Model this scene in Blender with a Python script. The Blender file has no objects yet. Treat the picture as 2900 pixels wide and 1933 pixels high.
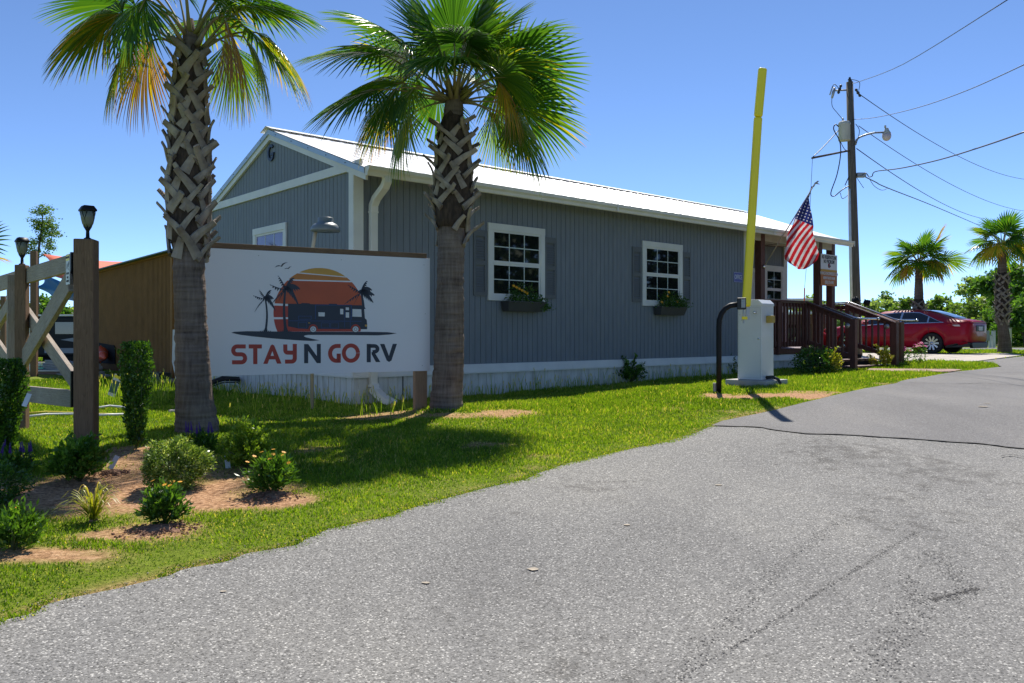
import bpy, math, random
import numpy as np
from mathutils import Vector, Matrix

SC = bpy.context.scene
COL = SC.collection
CZ = 1.15                      # camera height
FPX, CX, HY = 2320.0, 1450.0, 945.0   # focal length, centre and horizon, in photo pixels (2900 wide)

# ---------------------------------------------------------------- camera, sky, sun, exposure
cam = bpy.data.objects.new('camera', bpy.data.cameras.new('camera'))
COL.objects.link(cam)
cam.location = (0, 0, CZ)
cam.rotation_euler = (math.radians(90), 0, 0)
cam.data.sensor_width = 36
cam.data.lens = 36 * FPX / 2900
cam.data.shift_y = -(966.5 - HY) / 2900
cam.data.clip_start = 0.05
cam.data.clip_end = 3000
SC.camera = cam

SUN_EL, SUN_AZ = math.radians(53.5), math.radians(13)
world = bpy.data.worlds.new("World"); SC.world = world
world.use_nodes = True
wn = world.node_tree
sky = wn.nodes.new('ShaderNodeTexSky')
sky.sky_type = 'NISHITA'; sky.sun_disc = False
sky.sun_elevation = SUN_EL; sky.sun_rotation = SUN_AZ
sky.air_density = .45; sky.dust_density = 0.0; sky.ozone_density = 4.5; sky.altitude = 0
bg = wn.nodes['Background']; bg.inputs['Strength'].default_value = 0.15
tint = wn.nodes.new('ShaderNodeMix'); tint.data_type = 'RGBA'; tint.blend_type = 'MULTIPLY'; tint.inputs[0].default_value = 1; tint.inputs[7].default_value = (.82, .85, .87, 1)
wn.links.new(sky.outputs[0], tint.inputs[6]); wn.links.new(tint.outputs[2], bg.inputs['Color'])

sl = bpy.data.lights.new('sun', 'SUN'); sl.energy = 4.0; sl.angle = math.radians(0.5); sl.color = (1.0, 0.95, 0.86)
sun = bpy.data.objects.new('sun', sl); COL.objects.link(sun)
sdir = Vector((math.sin(SUN_AZ) * math.cos(SUN_EL), math.cos(SUN_AZ) * math.cos(SUN_EL), math.sin(SUN_EL)))
sun.rotation_euler = (-sdir).to_track_quat('-Z', 'Y').to_euler()
sun.location = sdir * 30
SC.view_settings.view_transform = 'Standard'
SC.view_settings.look = 'None'
SC.view_settings.exposure = 0.68
SC.view_settings.gamma = 1
SC.cycles.max_bounces = 7
SC.cycles.transparent_max_bounces = 8
SC.cycles.caustics_reflective = False
SC.cycles.caustics_refractive = False

rng = np.random.default_rng(7)
random.seed(7)

# ---------------------------------------------------------------- terrain
CP = np.array([
    (-2, -2, -1.15), (0, 0, -1.15), (3, 0, -1.15), (7, 1, -1.13), (-3, 1.5, -1.12), (0, 3, -1.10), (3, 3, -1.08), (7, 4, -1.0),
    (-4, 3, -1.06), (1, 5, -.98), (4, 5.5, -.93), (-2, 4.4, -.99), (-1, 5.5, -.93), (-4, 5, -.94), (2.2, 7, -.83),
    (-1, 6.8, -.86), (-3, 6.6, -.855), (-.7, 8.7, -.806), (-2.7, 7, -.845), (-3, 9, -.88), (-5, 7.5, -.86),
    (-2.2, 10.2, -.935), (-4.4, 12.9, -.955), (-.7, 11.4, -.90), (1.4, 13.2, -.865), (3.8, 15.4, -.81), (6.3, 17, -.75),
    (3.3, 10.5, -.70), (2.5, 9.9, -.715), (5, 9, -.72), (5, 12, -.68), (10, 12, -.66), (10, 20, -.66), (16, 20, -.66), (12, 27, -.66),
    (20, 30, -.66), (30, 40, -.66), (40, 15, -.66), (0, 22, -.75), (0, 40, -.7), (-6, 12, -.9), (-7, 16, -.88), (-9, 22, -.85),
    (-15, 30, -.8), (-20, 12, -.85), (-10, 4, -.95), (-30, 60, -.7), (30, 70, -.66), (0, 90, -.66), (80, 60, -.66), (-80, 60, -.66),
    (14, 7, -.85), (20, -5, -.95), (-20, -10, -1.0)])


def gz(x, y):
    x = np.atleast_1d(np.asarray(x, float)); y = np.atleast_1d(np.asarray(y, float))
    out = np.zeros(x.shape); f = x.ravel(); g = y.ravel(); o = np.zeros(f.shape)
    for s in range(0, len(f), 200000):
        d2 = (f[s:s+200000, None] - CP[None, :, 0])**2 + (g[s:s+200000, None] - CP[None, :, 1])**2
        e = 0.6 + 0.0 * d2
        w = 1.0 / (d2 + e)**1.6
        o[s:s+200000] = (w * CP[None, :, 2]).sum(1) / w.sum(1)
    return o.reshape(x.shape) + CZ


def gz1(x, y): return float(gz([x], [y])[0])


def at(u, v, Y):
    """photo pixel at depth Y -> world point"""
    return Vector(((u - CX) / FPX * Y, Y, CZ + (HY - v) / FPX * Y))


def gp(u, v):
    """photo pixel -> point of the ground"""
    t = (np.arange(1.5, 120, 0.02))
    X = (u - CX) / FPX * t; Z = CZ + (HY - v) / FPX * t
    d = Z - gz(X, t)
    i = int(np.argmax(d <= 0))
    if d[i] > 0: i = len(t) - 1
    return Vector((X[i], t[i], gz1(X[i], t[i])))


def fnoise(x, y, s=1.0, seed=0):
    r = np.random.default_rng(100 + seed); v = 0
    for k in range(9):
        a = r.uniform(0, 6.28); f = s * (1.6**(k % 5)) * r.uniform(.8, 1.2); p = r.uniform(0, 6.28)
        v = v + np.sin((x * np.cos(a) + y * np.sin(a)) * f + p + 1.3 * np.sin((y * np.cos(a) - x * np.sin(a)) * f * .7 + p)) / (1 + (k % 5) * .6)
    return v / 4.0

# ---------------------------------------------------------------- materials
MAT = {}


def nodes(name):
    m = bpy.data.materials.new(name); m.use_nodes = True
    nt = m.node_tree; b = nt.nodes['Principled BSDF']
    return m, nt, b


def N(nt, typ, **kw):
    n = nt.nodes.new(typ)
    for k, v in kw.items():
        if k in n.inputs: n.inputs[k].default_value = v
        else: setattr(n, k, v)
    return n


def ramp(nt, fac, stops):
    r = nt.nodes.new('ShaderNodeValToRGB'); e = r.color_ramp.elements
    while len(e) < len(stops): e.new(0.5)
    for i, (p, c) in enumerate(stops):
        e[i].position = p; e[i].color = (*c[:3], 1)
    nt.links.new(fac, r.inputs[0]); return r.outputs[0]


def mapping(nt, scale, coord='Object'):
    tc = nt.nodes.new('ShaderNodeTexCoord'); mp = nt.nodes.new('ShaderNodeMapping')
    nt.links.new(tc.outputs[coord], mp.inputs[0]); mp.inputs['Scale'].default_value = scale
    return mp.outputs[0]


def pm(name, c, c2=None, rough=.6, metal=0, scale=4, detail=5, bump=0, bscale=30, stretch=(1, 1, 1), coat=0, spec=.5, coord='Object', lo=.35, hi=.65):
    m, nt, b = nodes(name)
    b.inputs['Roughness'].default_value = rough; b.inputs['Metallic'].default_value = metal
    b.inputs['Coat Weight'].default_value = coat; b.inputs['Specular IOR Level'].default_value = spec
    if coat: b.inputs['Coat Roughness'].default_value = .04
    vec = mapping(nt, stretch, coord)
    if c2 is None: c2 = tuple(x * .86 for x in c)
    n = N(nt, 'ShaderNodeTexNoise', Scale=scale, Detail=detail); nt.links.new(vec, n.inputs['Vector'])
    nt.links.new(ramp(nt, n.outputs[0], [(lo, c2), (hi, c)]), b.inputs['Base Color'])
    if bump:
        n2 = N(nt, 'ShaderNodeTexNoise', Scale=bscale, Detail=6); nt.links.new(vec, n2.inputs['Vector'])
        bp = N(nt, 'ShaderNodeBump', Strength=bump, Distance=.01); nt.links.new(n2.outputs[0], bp.inputs['Height'])
        nt.links.new(bp.outputs[0], b.inputs['Normal'])
    MAT[name] = m; return m


def wood(name, cdark, clight, knots=True, rough=.8, ring=9.0):
    """grain runs along UV.x (metres)"""
    m, nt, b = nodes(name); b.inputs['Roughness'].default_value = rough; b.inputs['Specular IOR Level'].default_value = .25
    uv = mapping(nt, (1, 1, 1), 'UV')
    n1 = N(nt, 'ShaderNodeTexNoise', Scale=2.2, Detail=2)
    mp = nt.nodes.new('ShaderNodeMapping'); nt.links.new(uv, mp.inputs[0]); mp.inputs['Scale'].default_value = (1.2, 9, 1)
    nt.links.new(mp.outputs[0], n1.inputs['Vector'])
    mul = N(nt, 'ShaderNodeMath', operation='MULTIPLY'); mul.inputs[1].default_value = ring; nt.links.new(n1.outputs[0], mul.inputs[0])
    sn = N(nt, 'ShaderNodeMath', operation='FRACT'); nt.links.new(mul.outputs[0], sn.inputs[0])
    mp2 = nt.nodes.new('ShaderNodeMapping'); nt.links.new(uv, mp2.inputs[0]); mp2.inputs['Scale'].default_value = (4, 160, 1)
    n2 = N(nt, 'ShaderNodeTexNoise', Scale=1.0, Detail=4); nt.links.new(mp2.outputs[0], n2.inputs['Vector'])
    add = N(nt, 'ShaderNodeMath', operation='MULTIPLY_ADD'); add.inputs[1].default_value = .3; nt.links.new(sn.outputs[0], add.inputs[0]); nt.links.new(n2.outputs[0], add.inputs[2])
    col = ramp(nt, add.outputs[0], [(.25, cdark), (.5, tuple((a * .4 + c * .6) for a, c in zip(cdark, clight))), (.95, clight)])
    n3 = N(nt, 'ShaderNodeTexNoise', Scale=3.0, Detail=3); nt.links.new(uv, n3.inputs['Vector'])
    mx = N(nt, 'ShaderNodeMix', data_type='RGBA', blend_type='MULTIPLY'); mx.inputs[0].default_value = .5
    nt.links.new(col, mx.inputs[6]); nt.links.new(ramp(nt, n3.outputs[0], [(.3, (.6, .58, .55)), (.7, (1, 1, 1))]), mx.inputs[7])
    nt.links.new(mx.outputs[2], b.inputs['Base Color'])
    bp = N(nt, 'ShaderNodeBump', Strength=.35, Distance=.004); nt.links.new(add.outputs[0], bp.inputs['Height']); nt.links.new(bp.outputs[0], b.inputs['Normal'])
    MAT[name] = m; return m


def leafmat(name, stops, trans=.45, rough=.45, spec=.4, tcol=None):
    """colour from the per-vertex attribute 'tint' (natural leaf-to-leaf variation), part of the light passes through"""
    m, nt, b = nodes(name); b.inputs['Roughness'].default_value = rough; b.inputs['Specular IOR Level'].default_value = spec
    a = N(nt, 'ShaderNodeAttribute', attribute_name='tint')
    c = ramp(nt, a.outputs['Fac'], stops); nt.links.new(c, b.inputs['Base Color'])
    tr = nt.nodes.new('ShaderNodeBsdfTranslucent')
    g = N(nt, 'ShaderNodeMix', data_type='RGBA', blend_type='MULTIPLY'); g.inputs[0].default_value = 1; g.inputs[7].default_value = (*(tcol or (1.5, 1.5, .5)), 1)
    nt.links.new(c, g.inputs[6]); nt.links.new(g.outputs[2], tr.inputs[0])
    mx = nt.nodes.new('ShaderNodeMixShader'); mx.inputs[0].default_value = trans
    nt.links.new(b.outputs[0], mx.inputs[1]); nt.links.new(tr.outputs[0], mx.inputs[2])
    nt.links.new(mx.outputs[0], nt.nodes['Material Output'].inputs[0])
    MAT[name] = m; return m


def asphalt(name, base, dark, light, cell, seams=False):
    m, nt, b = nodes(name); b.inputs['Roughness'].default_value = .85; b.inputs['Specular IOR Level'].default_value = .3
    vec = mapping(nt, (1, 1, 1))
    v = N(nt, 'ShaderNodeTexVoronoi', Scale=1 / cell); nt.links.new(vec, v.inputs['Vector'])
    sep = nt.nodes.new('ShaderNodeSeparateColor'); nt.links.new(v.outputs['Color'], sep.inputs[0])
    c1 = ramp(nt, sep.outputs[0], [(0, dark), (.25, tuple(x * .8 for x in base)), (.55, base), (.90, tuple(x * 1.25 for x in base)), (.975, light)])
    v2 = N(nt, 'ShaderNodeTexNoise', Scale=1 / (cell * 2.2), Detail=3, Roughness=.7); nt.links.new(vec, v2.inputs['Vector'])
    mx = N(nt, 'ShaderNodeMix', data_type='RGBA', blend_type='MULTIPLY'); mx.inputs[0].default_value = .8
    nt.links.new(c1, mx.inputs[6]); nt.links.new(ramp(nt, v2.outputs[0], [(.38, (.80, .80, .80)), (.6, (1.06, 1.06, 1.05))]), mx.inputs[7])
    # broad wear and stains
    mp = nt.nodes.new('ShaderNodeMapping'); nt.links.new(vec, mp.inputs[0]); mp.inputs['Scale'].default_value = (1.0, .45, 1); mp.inputs['Rotation'].default_value = (0, 0, .6)
    n = N(nt, 'ShaderNodeTexNoise', Scale=1.1, Detail=6, Roughness=.6); nt.links.new(mp.outputs[0], n.inputs['Vector'])
    mx2 = N(nt, 'ShaderNodeMix', data_type='RGBA', blend_type='MULTIPLY'); mx2.inputs[0].default_value = 1
    nt.links.new(mx.outputs[2], mx2.inputs[6]); nt.links.new(ramp(nt, n.outputs[0], [(.3, (.78, .78, .79)), (.5, (.98, .98, .98)), (.72, (1.14, 1.13, 1.1))]), mx2.inputs[7])
    out = mx2.outputs[2]
    if seams:
        n4 = N(nt, 'ShaderNodeTexNoise', Scale=7, Detail=8, Roughness=.75); nt.links.new(vec, n4.inputs['Vector'])
        n5 = N(nt, 'ShaderNodeTexNoise', Scale=.55, Detail=2); nt.links.new(vec, n5.inputs['Vector'])
        mm = N(nt, 'ShaderNodeMath', operation='MULTIPLY'); nt.links.new(n4.outputs[0], mm.inputs[0]); nt.links.new(n5.outputs[0], mm.inputs[1])
        mx3 = N(nt, 'ShaderNodeMix', data_type='RGBA', blend_type='MULTIPLY'); mx3.inputs[0].default_value = 1
        nt.links.new(out, mx3.inputs[6]); nt.links.new(ramp(nt, mm.outputs[0], [(.30, (1, 1, 1)), (.37, (.62, .61, .6))]), mx3.inputs[7]); out = mx3.outputs[2]
    nt.links.new(out, b.inputs['Base Color'])
    bp = N(nt, 'ShaderNodeBump', Strength=.55, Distance=cell * .5); nt.links.new(v.outputs['Distance'], bp.inputs['Height']); bp.invert = True
    nt.links.new(bp.outputs[0], b.inputs['Normal'])
    MAT[name] = m; return m


asphalt('asphalt_coarse', (.222, .215, .203), (.075, .072, .068), (.56, .54, .50), .0058, True)
asphalt('asphalt_fine', (.19, .181, .176), (.12, .12, .12), (.30, .295, .29), .006)
pm('crack', (.075, .07, .066), rough=.95)
pm('void', (.085, .08, .075), rough=1)
pm('concrete', (.46, .44, .41), (.36, .34, .31), rough=.85, scale=6, bump=.3, bscale=60)
pm('concrete_pad', (.52, .46, .39), (.42, .37, .32), rough=.85, scale=2, bump=.2)
pm('pink_paver', (.42, .27, .21), (.33, .22, .18), rough=.9, scale=8, bump=.3)
pm('pinkwall', (.30, .20, .16), (.24, .16, .13), rough=.9, scale=8)
pm('siding', (.208, .232, .264), (.182, .205, .236), rough=.62, scale=5, stretch=(3, 3, .5), bump=.25, bscale=40, spec=.3)
pm('trim_white', (.74, .74, .71), (.66, .66, .64), rough=.5, scale=3, bump=.1, bscale=60)
pm('skirt_white', (.64, .65, .64), (.40, .40, .37), rough=.55, scale=2.2, detail=7, stretch=(4, 4, 1.2), lo=.22, hi=.58)
pm('gutter_white', (.78, .76, .71), (.70, .68, .62), rough=.35, scale=3)
pm('roof_metal', (.93, .93, .92), (.86, .86, .86), rough=.35, metal=0, scale=2, spec=.9)
pm('roof_edge', (.42, .50, .56), (.36, .44, .5), rough=.35, metal=.3)
pm('soffit', (.55, .52, .47), rough=.7)
pm('shutter_grey', (.135, .145, .155), (.12, .13, .14), rough=.55)
pm('box_grey', (.05, .053, .058), rough=.6)
pm('glass_dark', (.012, .014, .016), (.006, .007, .009), rough=.03, scale=2, spec=.9)
pm('glass_sky', (.16, .12, .26), (.10, .08, .18), rough=.03, scale=2, spec=1)  # purple sky reflection of the gable panes put into the base colour
pm('muntin', (.62, .70, .66), rough=.4)
pm('dark_stain', (.125, .046, .033), (.085, .033, .025), rough=.55, scale=9, stretch=(3, 3, 1), bump=.15)
pm('steel', (.75, .76, .78), rough=.18, metal=.9)
pm('galv', (.40, .41, .42), (.32, .33, .34), rough=.45, metal=.6)
pm('black_metal', (.008, .008, .009), rough=.5, spec=.25)
pm('black_plastic', (.02, .02, .022), rough=.5)
pm('yellow', (.98, .80, .02), (.94, .76, .02), rough=.42, scale=2)
pm('ochre', (.45, .32, .06), rough=.5)
pm('cabinet_white', (.66, .68, .68), (.60, .62, .63), rough=.32, scale=1.5, coat=.2)
pm('keypad_grey', (.35, .36, .35), rough=.5)
pm('pole_wood', (.15, .125, .10), (.09, .075, .06), rough=.9, scale=5, stretch=(6, 6, .4), bump=.5, bscale=14)
pm('transformer', (.50, .50, .45), rough=.5)
pm('lamp_grey', (.17, .20, .23), (.14, .17, .20), rough=.4)
pm('pale_pipe', (.50, .44, .34), rough=.5)
pm('vent_blue', (.10, .24, .32), rough=.35, metal=.3)
pm('sail_red', (.75, .17, .10), (.70, .15, .09), rough=.8)
pm('sail_blue', (.0, .12, .42), rough=.8)
pm('sail_cyan', (.02, .45, .75), rough=.8)
pm('rv_black', (.012, .013, .018), rough=.45, spec=.2)
pm('rv_silver', (.26, .28, .34), rough=.4)
pm('rv_white', (.72, .72, .72), rough=.3)
pm('pool_teal', (.01, .20, .21), rough=.1)
pm('pool_edge', (.66, .62, .55), rough=.7)
pm('cone_orange', (.80, .10, .02), rough=.5)
pm('hole_dark', (.006, .006, .006), rough=1)
pm('green_metal', (.06, .14, .12), rough=.5)
pm('rubber', (.012, .012, .012), rough=.8)
pm('car_red', (.34, .004, .02), (.31, .004, .018), rough=.38, metal=.0, coat=.22, spec=.2)
pm('alloy', (.62, .63, .65), rough=.25, metal=.8)
pm('lens_red', (.40, .01, .01), rough=.35)
pm('lens_clear', (.6, .5, .5), rough=.4)
pm('plastic_red', (.50, .008, .02), rough=.35)
pm('flag_red', (.62, .02, .03), rough=.8)
pm('flag_white', (.78, .76, .76), rough=.8)
pm('flag_blue', (.02, .03, .16), rough=.8)
pm('aged_white', (.72, .73, .74), rough=.5)
pm('ink', (.012, .022, .045), rough=.45)
pm('ink_black', (.02, .02, .02), rough=.5)
pm('ink_blue', (.015, .06, .22), rough=.45)
pm('ink_red', (.42, .035, .018), rough=.45)
pm('sun_yellow', (.62, .33, .045), rough=.45)
pm('sun_amber', (.56, .20, .03), rough=.45)
pm('sun_orange', (.50, .085, .022), rough=.45)
pm('sun_red', (.46, .045, .025), rough=.45)
pm('sign_white', (.76, .75, .77), (.73, .72, .75), rough=.35, scale=1)
pm('sign_orange', (.52, .17, .035), rough=.5)
pm('sign_amber', (.60, .33, .03), rough=.5)
pm('sign_blue', (.11, .13, .42), rough=.45)
pm('bark', (.13, .105, .085), (.05, .04, .035), rough=.95, scale=6, stretch=(3, 3, 1), bump=.6, bscale=18)
pm('fiber', (.085, .055, .038), (.035, .024, .017), rough=1, scale=20, stretch=(2, 2, .6), bump=.8, bscale=40)
pm('boot', (.37, .315, .26), (.16, .125, .10), rough=.85, scale=7, stretch=(1, 1, 1), bump=.5, bscale=35)
pm('boot_end', (.30, .20, .13), (.20, .13, .09), rough=.95, scale=18, bump=.5)
pm('petiole', (.24, .24, .08), (.30, .24, .14), rough=.55)
pm('stem', (.10, .12, .04), rough=.8)
pm('mulch', (.34, .19, .115), (.16, .08, .05), rough=1, scale=25, bump=.8)
pm('stone', (.40, .38, .35), (.22, .2, .18), rough=.9, scale=20)
pm('grit', (.50, .43, .33), (.34, .29, .23), rough=.95, scale=20)
pm('petal_yellow', (.90, .42, .01), rough=.6)
pm('petal_purple', (.10, .03, .24), rough=.7)
pm('petal_pink', (.75, .06, .28), rough=.6)
pm('hose_yellow', (.6, .5, .05), rough=.5)
pm('shed_roof', (.30, .34, .36), rough=.6)
pm('brown_wall', (.16, .075, .045), rough=.8)
wood('post_wood', (.07, .038, .02), (.26, .165, .10), ring=8)
wood('rail_wood', (.13, .10, .08), (.48, .41, .34), ring=8)
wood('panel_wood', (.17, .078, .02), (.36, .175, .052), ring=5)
wood('panel_shade', (.07, .035, .012), (.16, .085, .03), ring=5)  # darker copy of the panel wood: shade between the ribs put into the colour
wood('post_tan', (.22, .13, .075), (.36, .24, .15), ring=6)
wood('lumber', (.17, .15, .13), (.34, .32, .29), ring=6)
leafmat('palm_leaf', [(0, (.022, .075, .016)), (.4, (.05, .13, .02)), (.62, (.15, .22, .02)), (.78, (.48, .33, .02)), (.9, (.36, .15, .04)), (1, (.28, .16, .09))], trans=.5, rough=.30, spec=.6, tcol=(1.9, 1.9, .5))
leafmat('grass', [(0, (.055, .115, .012)), (.5, (.175, .295, .026)), (.8, (.32, .41, .06)), (1, (.56, .47, .23))], trans=.5, rough=.5, spec=.3, tcol=(1.6, 1.55, .35))
leafmat('leaf_dark', [(0, (.025, .065, .012)), (.6, (.06, .15, .022)), (1, (.17, .31, .04))], trans=.4, rough=.3, spec=.5)
leafmat('leaf_mid', [(0, (.04, .10, .014)), (.6, (.09, .20, .025)), (1, (.20, .34, .05))], trans=.4, rough=.35)
leafmat('leaf_light', [(0, (.09, .17, .015)), (.6, (.22, .34, .03)), (1, (.48, .58, .14))], trans=.45, rough=.4)
leafmat('leaf_box', [(0, (.04, .085, .015)), (.5, (.12, .20, .035)), (.8, (.40, .50, .16)), (1, (.62, .66, .34))], trans=.35, rough=.3)
leafmat('leaf_yellow', [(0, (.16, .22, .02)), (.5, (.36, .36, .03)), (1, (.62, .45, .18))], trans=.4, rough=.4)
leafmat('tree_green', [(0, (.06, .12, .03)), (.6, (.15, .25, .06)), (1, (.27, .37, .10))], trans=.5, rough=.5)
leafmat('tree_pale', [(0, (.14, .21, .08)), (.6, (.26, .36, .14)), (1, (.40, .48, .22))], trans=.5, rough=.6)
leafmat('tree_deep', [(0, (.03, .085, .018)), (.6, (.09, .20, .035)), (1, (.19, .34, .06))], trans=.5, rough=.5)

leafmat('mirror_leaf', [(0, (.02, .05, .012)), (.6, (.035, .08, .018)), (1, (.07, .13, .03))], trans=.2, rough=.5)

# ground: soil where attribute 'soil' is 1
m, nt, b = nodes('ground'); b.inputs['Roughness'].default_value = .95; b.inputs['Specular IOR Level'].default_value = .1
vec = mapping(nt, (1, 1, 1))
n1 = N(nt, 'ShaderNodeTexNoise', Scale=1.3, Detail=8, Roughness=.65); nt.links.new(vec, n1.inputs['Vector'])
n2 = N(nt, 'ShaderNodeTexNoise', Scale=35, Detail=6, Roughness=.7); nt.links.new(vec, n2.inputs['Vector'])
gcol = ramp(nt, n1.outputs[0], [(.3, (.13, .17, .02)), (.5, (.19, .25, .025)), (.7, (.26, .28, .06))])
scol = ramp(nt, n2.outputs[0], [(.3, (.27, .135, .07)), (.5, (.52, .29, .155)), (.72, (.68, .44, .27))])
at_ = N(nt, 'ShaderNodeAttribute', attribute_name='soil')
mx = N(nt, 'ShaderNodeMix', data_type='RGBA'); nt.links.new(at_.outputs['Fac'], mx.inputs[0]); nt.links.new(gcol, mx.inputs[6]); nt.links.new(scol, mx.inputs[7])
mx2 = N(nt, 'ShaderNodeMix', data_type='RGBA', blend_type='MULTIPLY'); mx2.inputs[0].default_value = 1
nt.links.new(mx.outputs[2], mx2.inputs[6]); nt.links.new(ramp(nt, n2.outputs[0], [(.3, (.6, .6, .6)), (.6, (1.1, 1.1, 1.1))]), mx2.inputs[7])
nt.links.new(mx2.outputs[2], b.inputs['Base Color'])
bp = N(nt, 'ShaderNodeBump', Strength=.8, Distance=.03); nt.links.new(n2.outputs[0], bp.inputs['Height']); nt.links.new(bp.outputs[0], b.inputs['Normal'])
MAT['ground'] = m

# ---------------------------------------------------------------- object helpers


def link_obj(name, me, parent=None, loc=None):
    o = bpy.data.objects.new(name, me); COL.objects.link(o)
    if parent is not None: o.parent = parent
    if loc is not None: o.location = loc
    return o


def tag(o, label=None, cat=None, group=None, kind=None):
    if label: o['label'] = label
    if cat: o['category'] = cat
    if group: o['group'] = group
    if kind: o['kind'] = kind
    return o


def thing(name, loc, rz, label, cat, group=None):
    o = bpy.data.objects.new(name, None); COL.objects.link(o)
    o.location = loc; o.rotation_euler = (0, 0, rz); o.empty_display_size = .2
    return tag(o, label, cat, group)


def wmat(o):
    m = Matrix.LocRotScale(o.location, o.rotation_euler, o.scale)
    return (wmat(o.parent) @ m) if o.parent else m


class MB:
    def __init__(s, frame=None):
        s.v = []; s.f = []; s.uv = []; s.mi = []; s.frame = frame or Matrix.Identity(4); s.sm = []

    def add(s, vs, fs, uvs=None, mi=0, smooth=False):
        o = len(s.v); s.v += [Vector(p) for p in vs]
        for k, f in enumerate(fs):
            s.f.append([i + o for i in f]); s.uv.append(uvs[k] if uvs else [(0, 0)] * len(f)); s.mi.append(mi); s.sm.append(smooth)
        return s

    def box(s, lo, hi, mi=0):
        x0, y0, z0 = lo; x1, y1, z1 = hi
        c = Vector(((x0 + x1) / 2, (y0 + y1) / 2, (z0 + z1) / 2))
        d = [x1 - x0, y1 - y0, z1 - z0]; a = d.index(max(d))
        ax = [Vector((1, 0, 0)), Vector((0, 1, 0)), Vector((0, 0, 1))]
        o = [i for i in range(3) if i != a]
        return s.board(c - ax[a] * d[a] / 2, c + ax[a] * d[a] / 2, d[o[0]], d[o[1]], ax[o[0]], mi)

    def board(s, p0, p1, w, t, up=Vector((0, 0, 1)), mi=0, w2=None, t2=None):
        """box from p0 to p1; width w along 'up', thickness t across; uv.x runs along it"""
        p0 = Vector(p0); p1 = Vector(p1); L = (p1 - p0).length; x = (p1 - p0).normalized(); up = Vector(up)
        z = (up - x * up.dot(x)).normalized(); y = z.cross(x)
        w2 = w if w2 is None else w2; t2 = t if t2 is None else t2
        vs = []
        for p, ww, tt in ((p0, w, t), (p1, w2, t2)):
            for a, bb in ((-1, -1), (1, -1), (1, 1), (-1, 1)): vs.append(p + z * (ww / 2 * a) + y * (tt / 2 * bb))
        fs = [(0, 1, 2, 3), (7, 6, 5, 4), (0, 4, 5, 1), (1, 5, 6, 2), (2, 6, 7, 3), (3, 7, 4, 0)]
        r = random.uniform(0, 50); q = random.uniform(0, 50)
        uvs = [[(r, q), (r, q + w), (r + t, q + w), (r + t, q)]] * 2
        for k, side in enumerate((w, t, w, t)):
            b0 = q + k * .37
            uvs.append([(r, b0), (r + L, b0), (r + L, b0 + side), (r, b0 + side)])
        return s.add(vs, fs, uvs, mi)

    def tube(s, pts, r, seg=8, mi=0, smooth=True, cap=True, flat=1.0, up=None):
        pts = [Vector(p) for p in pts]; n = len(pts)
        if not hasattr(r, '__len__'): r = [r] * n
        vs = []; L = 0; ls = []; ref = up
        for i, p in enumerate(pts):
            d = (pts[min(i + 1, n - 1)] - pts[max(i - 1, 0)]).normalized()
            if i: L += (pts[i] - pts[i - 1]).length
            ls.append(L)
            if ref is None: ref = Vector((0, 0, 1)) if abs(d.z) < .9 else Vector((1, 0, 0))
            a = (ref - d * ref.dot(d)).normalized(); bb = d.cross(a); ref = a
            for k in range(seg):
                t = 2 * math.pi * k / seg
                vs.append(p + a * (math.cos(t) * r[i] * flat) + bb * (math.sin(t) * r[i]))
        fs = []; uvs = []
        for i in range(n - 1):
            for k in range(seg):
                k2 = (k + 1) % seg
                fs.append((i * seg + k, i * seg + k2, (i + 1) * seg + k2, (i + 1) * seg + k))
                c = .1
                uvs.append([(ls[i], k * c), (ls[i], (k + 1) * c), (ls[i + 1], (k + 1) * c), (ls[i + 1], k * c)])
        s.add(vs, fs, uvs, mi, smooth)
        if cap:
            o = len(s.v) - len(vs)
            s.f.append([o + k for k in range(seg)][::-1]); s.f.append([o + (n - 1) * seg + k for k in range(seg)])
            for _ in range(2): s.uv.append([(0, 0)] * seg); s.mi.append(mi); s.sm.append(False)
        return s

    def lathe(s, prof, c, seg=16, mi=0, axis=None, smooth=True, sy=1.0):
        """prof: (radius, height) list"""
        c = Vector(c); M = Matrix.Identity(3)
        if axis is not None: M = Vector(axis).to_track_quat('Z', 'Y').to_matrix()
        vs = [c + M @ Vector((r * math.cos(2 * math.pi * k / seg), sy * r * math.sin(2 * math.pi * k / seg), z)) for r, z in prof for k in range(seg)]
        fs = [(i * seg + k, i * seg + (k + 1) % seg, (i + 1) * seg + (k + 1) % seg, (i + 1) * seg + k) for i in range(len(prof) - 1) for k in range(seg)]
        s.add(vs, fs, None, mi, smooth)
        o = len(s.v) - len(vs); n = len(prof)
        for i, rev in ((0, True), (n - 1, False)):
            if prof[i][0] > 1e-4:
                f = [o + i * seg + k for k in range(seg)]
                s.f.append(f[::-1] if rev else f); s.uv.append([(0, 0)] * seg); s.mi.append(mi); s.sm.append(False)
        return s

    def prism(s, poly, org, ax, ay, th, mi=0):
        """polygon in the plane org+ax*x+ay*y given thickness th along ax×ay"""
        org = Vector(org); ax = Vector(ax); ay = Vector(ay); n = ax.cross(ay).normalized()
        A = [org + ax * x + ay * y + n * th for x, y in poly]; B = [org + ax * x + ay * y for x, y in poly]
        k = len(poly); fs = [list(range(k)), list(range(2 * k - 1, k - 1, -1))]
        fs += [(i, i + k, (i + 1) % k + k, (i + 1) % k) for i in range(k)]
        area = sum(poly[i][0] * poly[(i + 1) % k][1] - poly[(i + 1) % k][0] * poly[i][1] for i in range(k))
        if area < 0: fs = [list(f)[::-1] for f in fs]
        return s.add(A + B, fs, None, mi)

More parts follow.
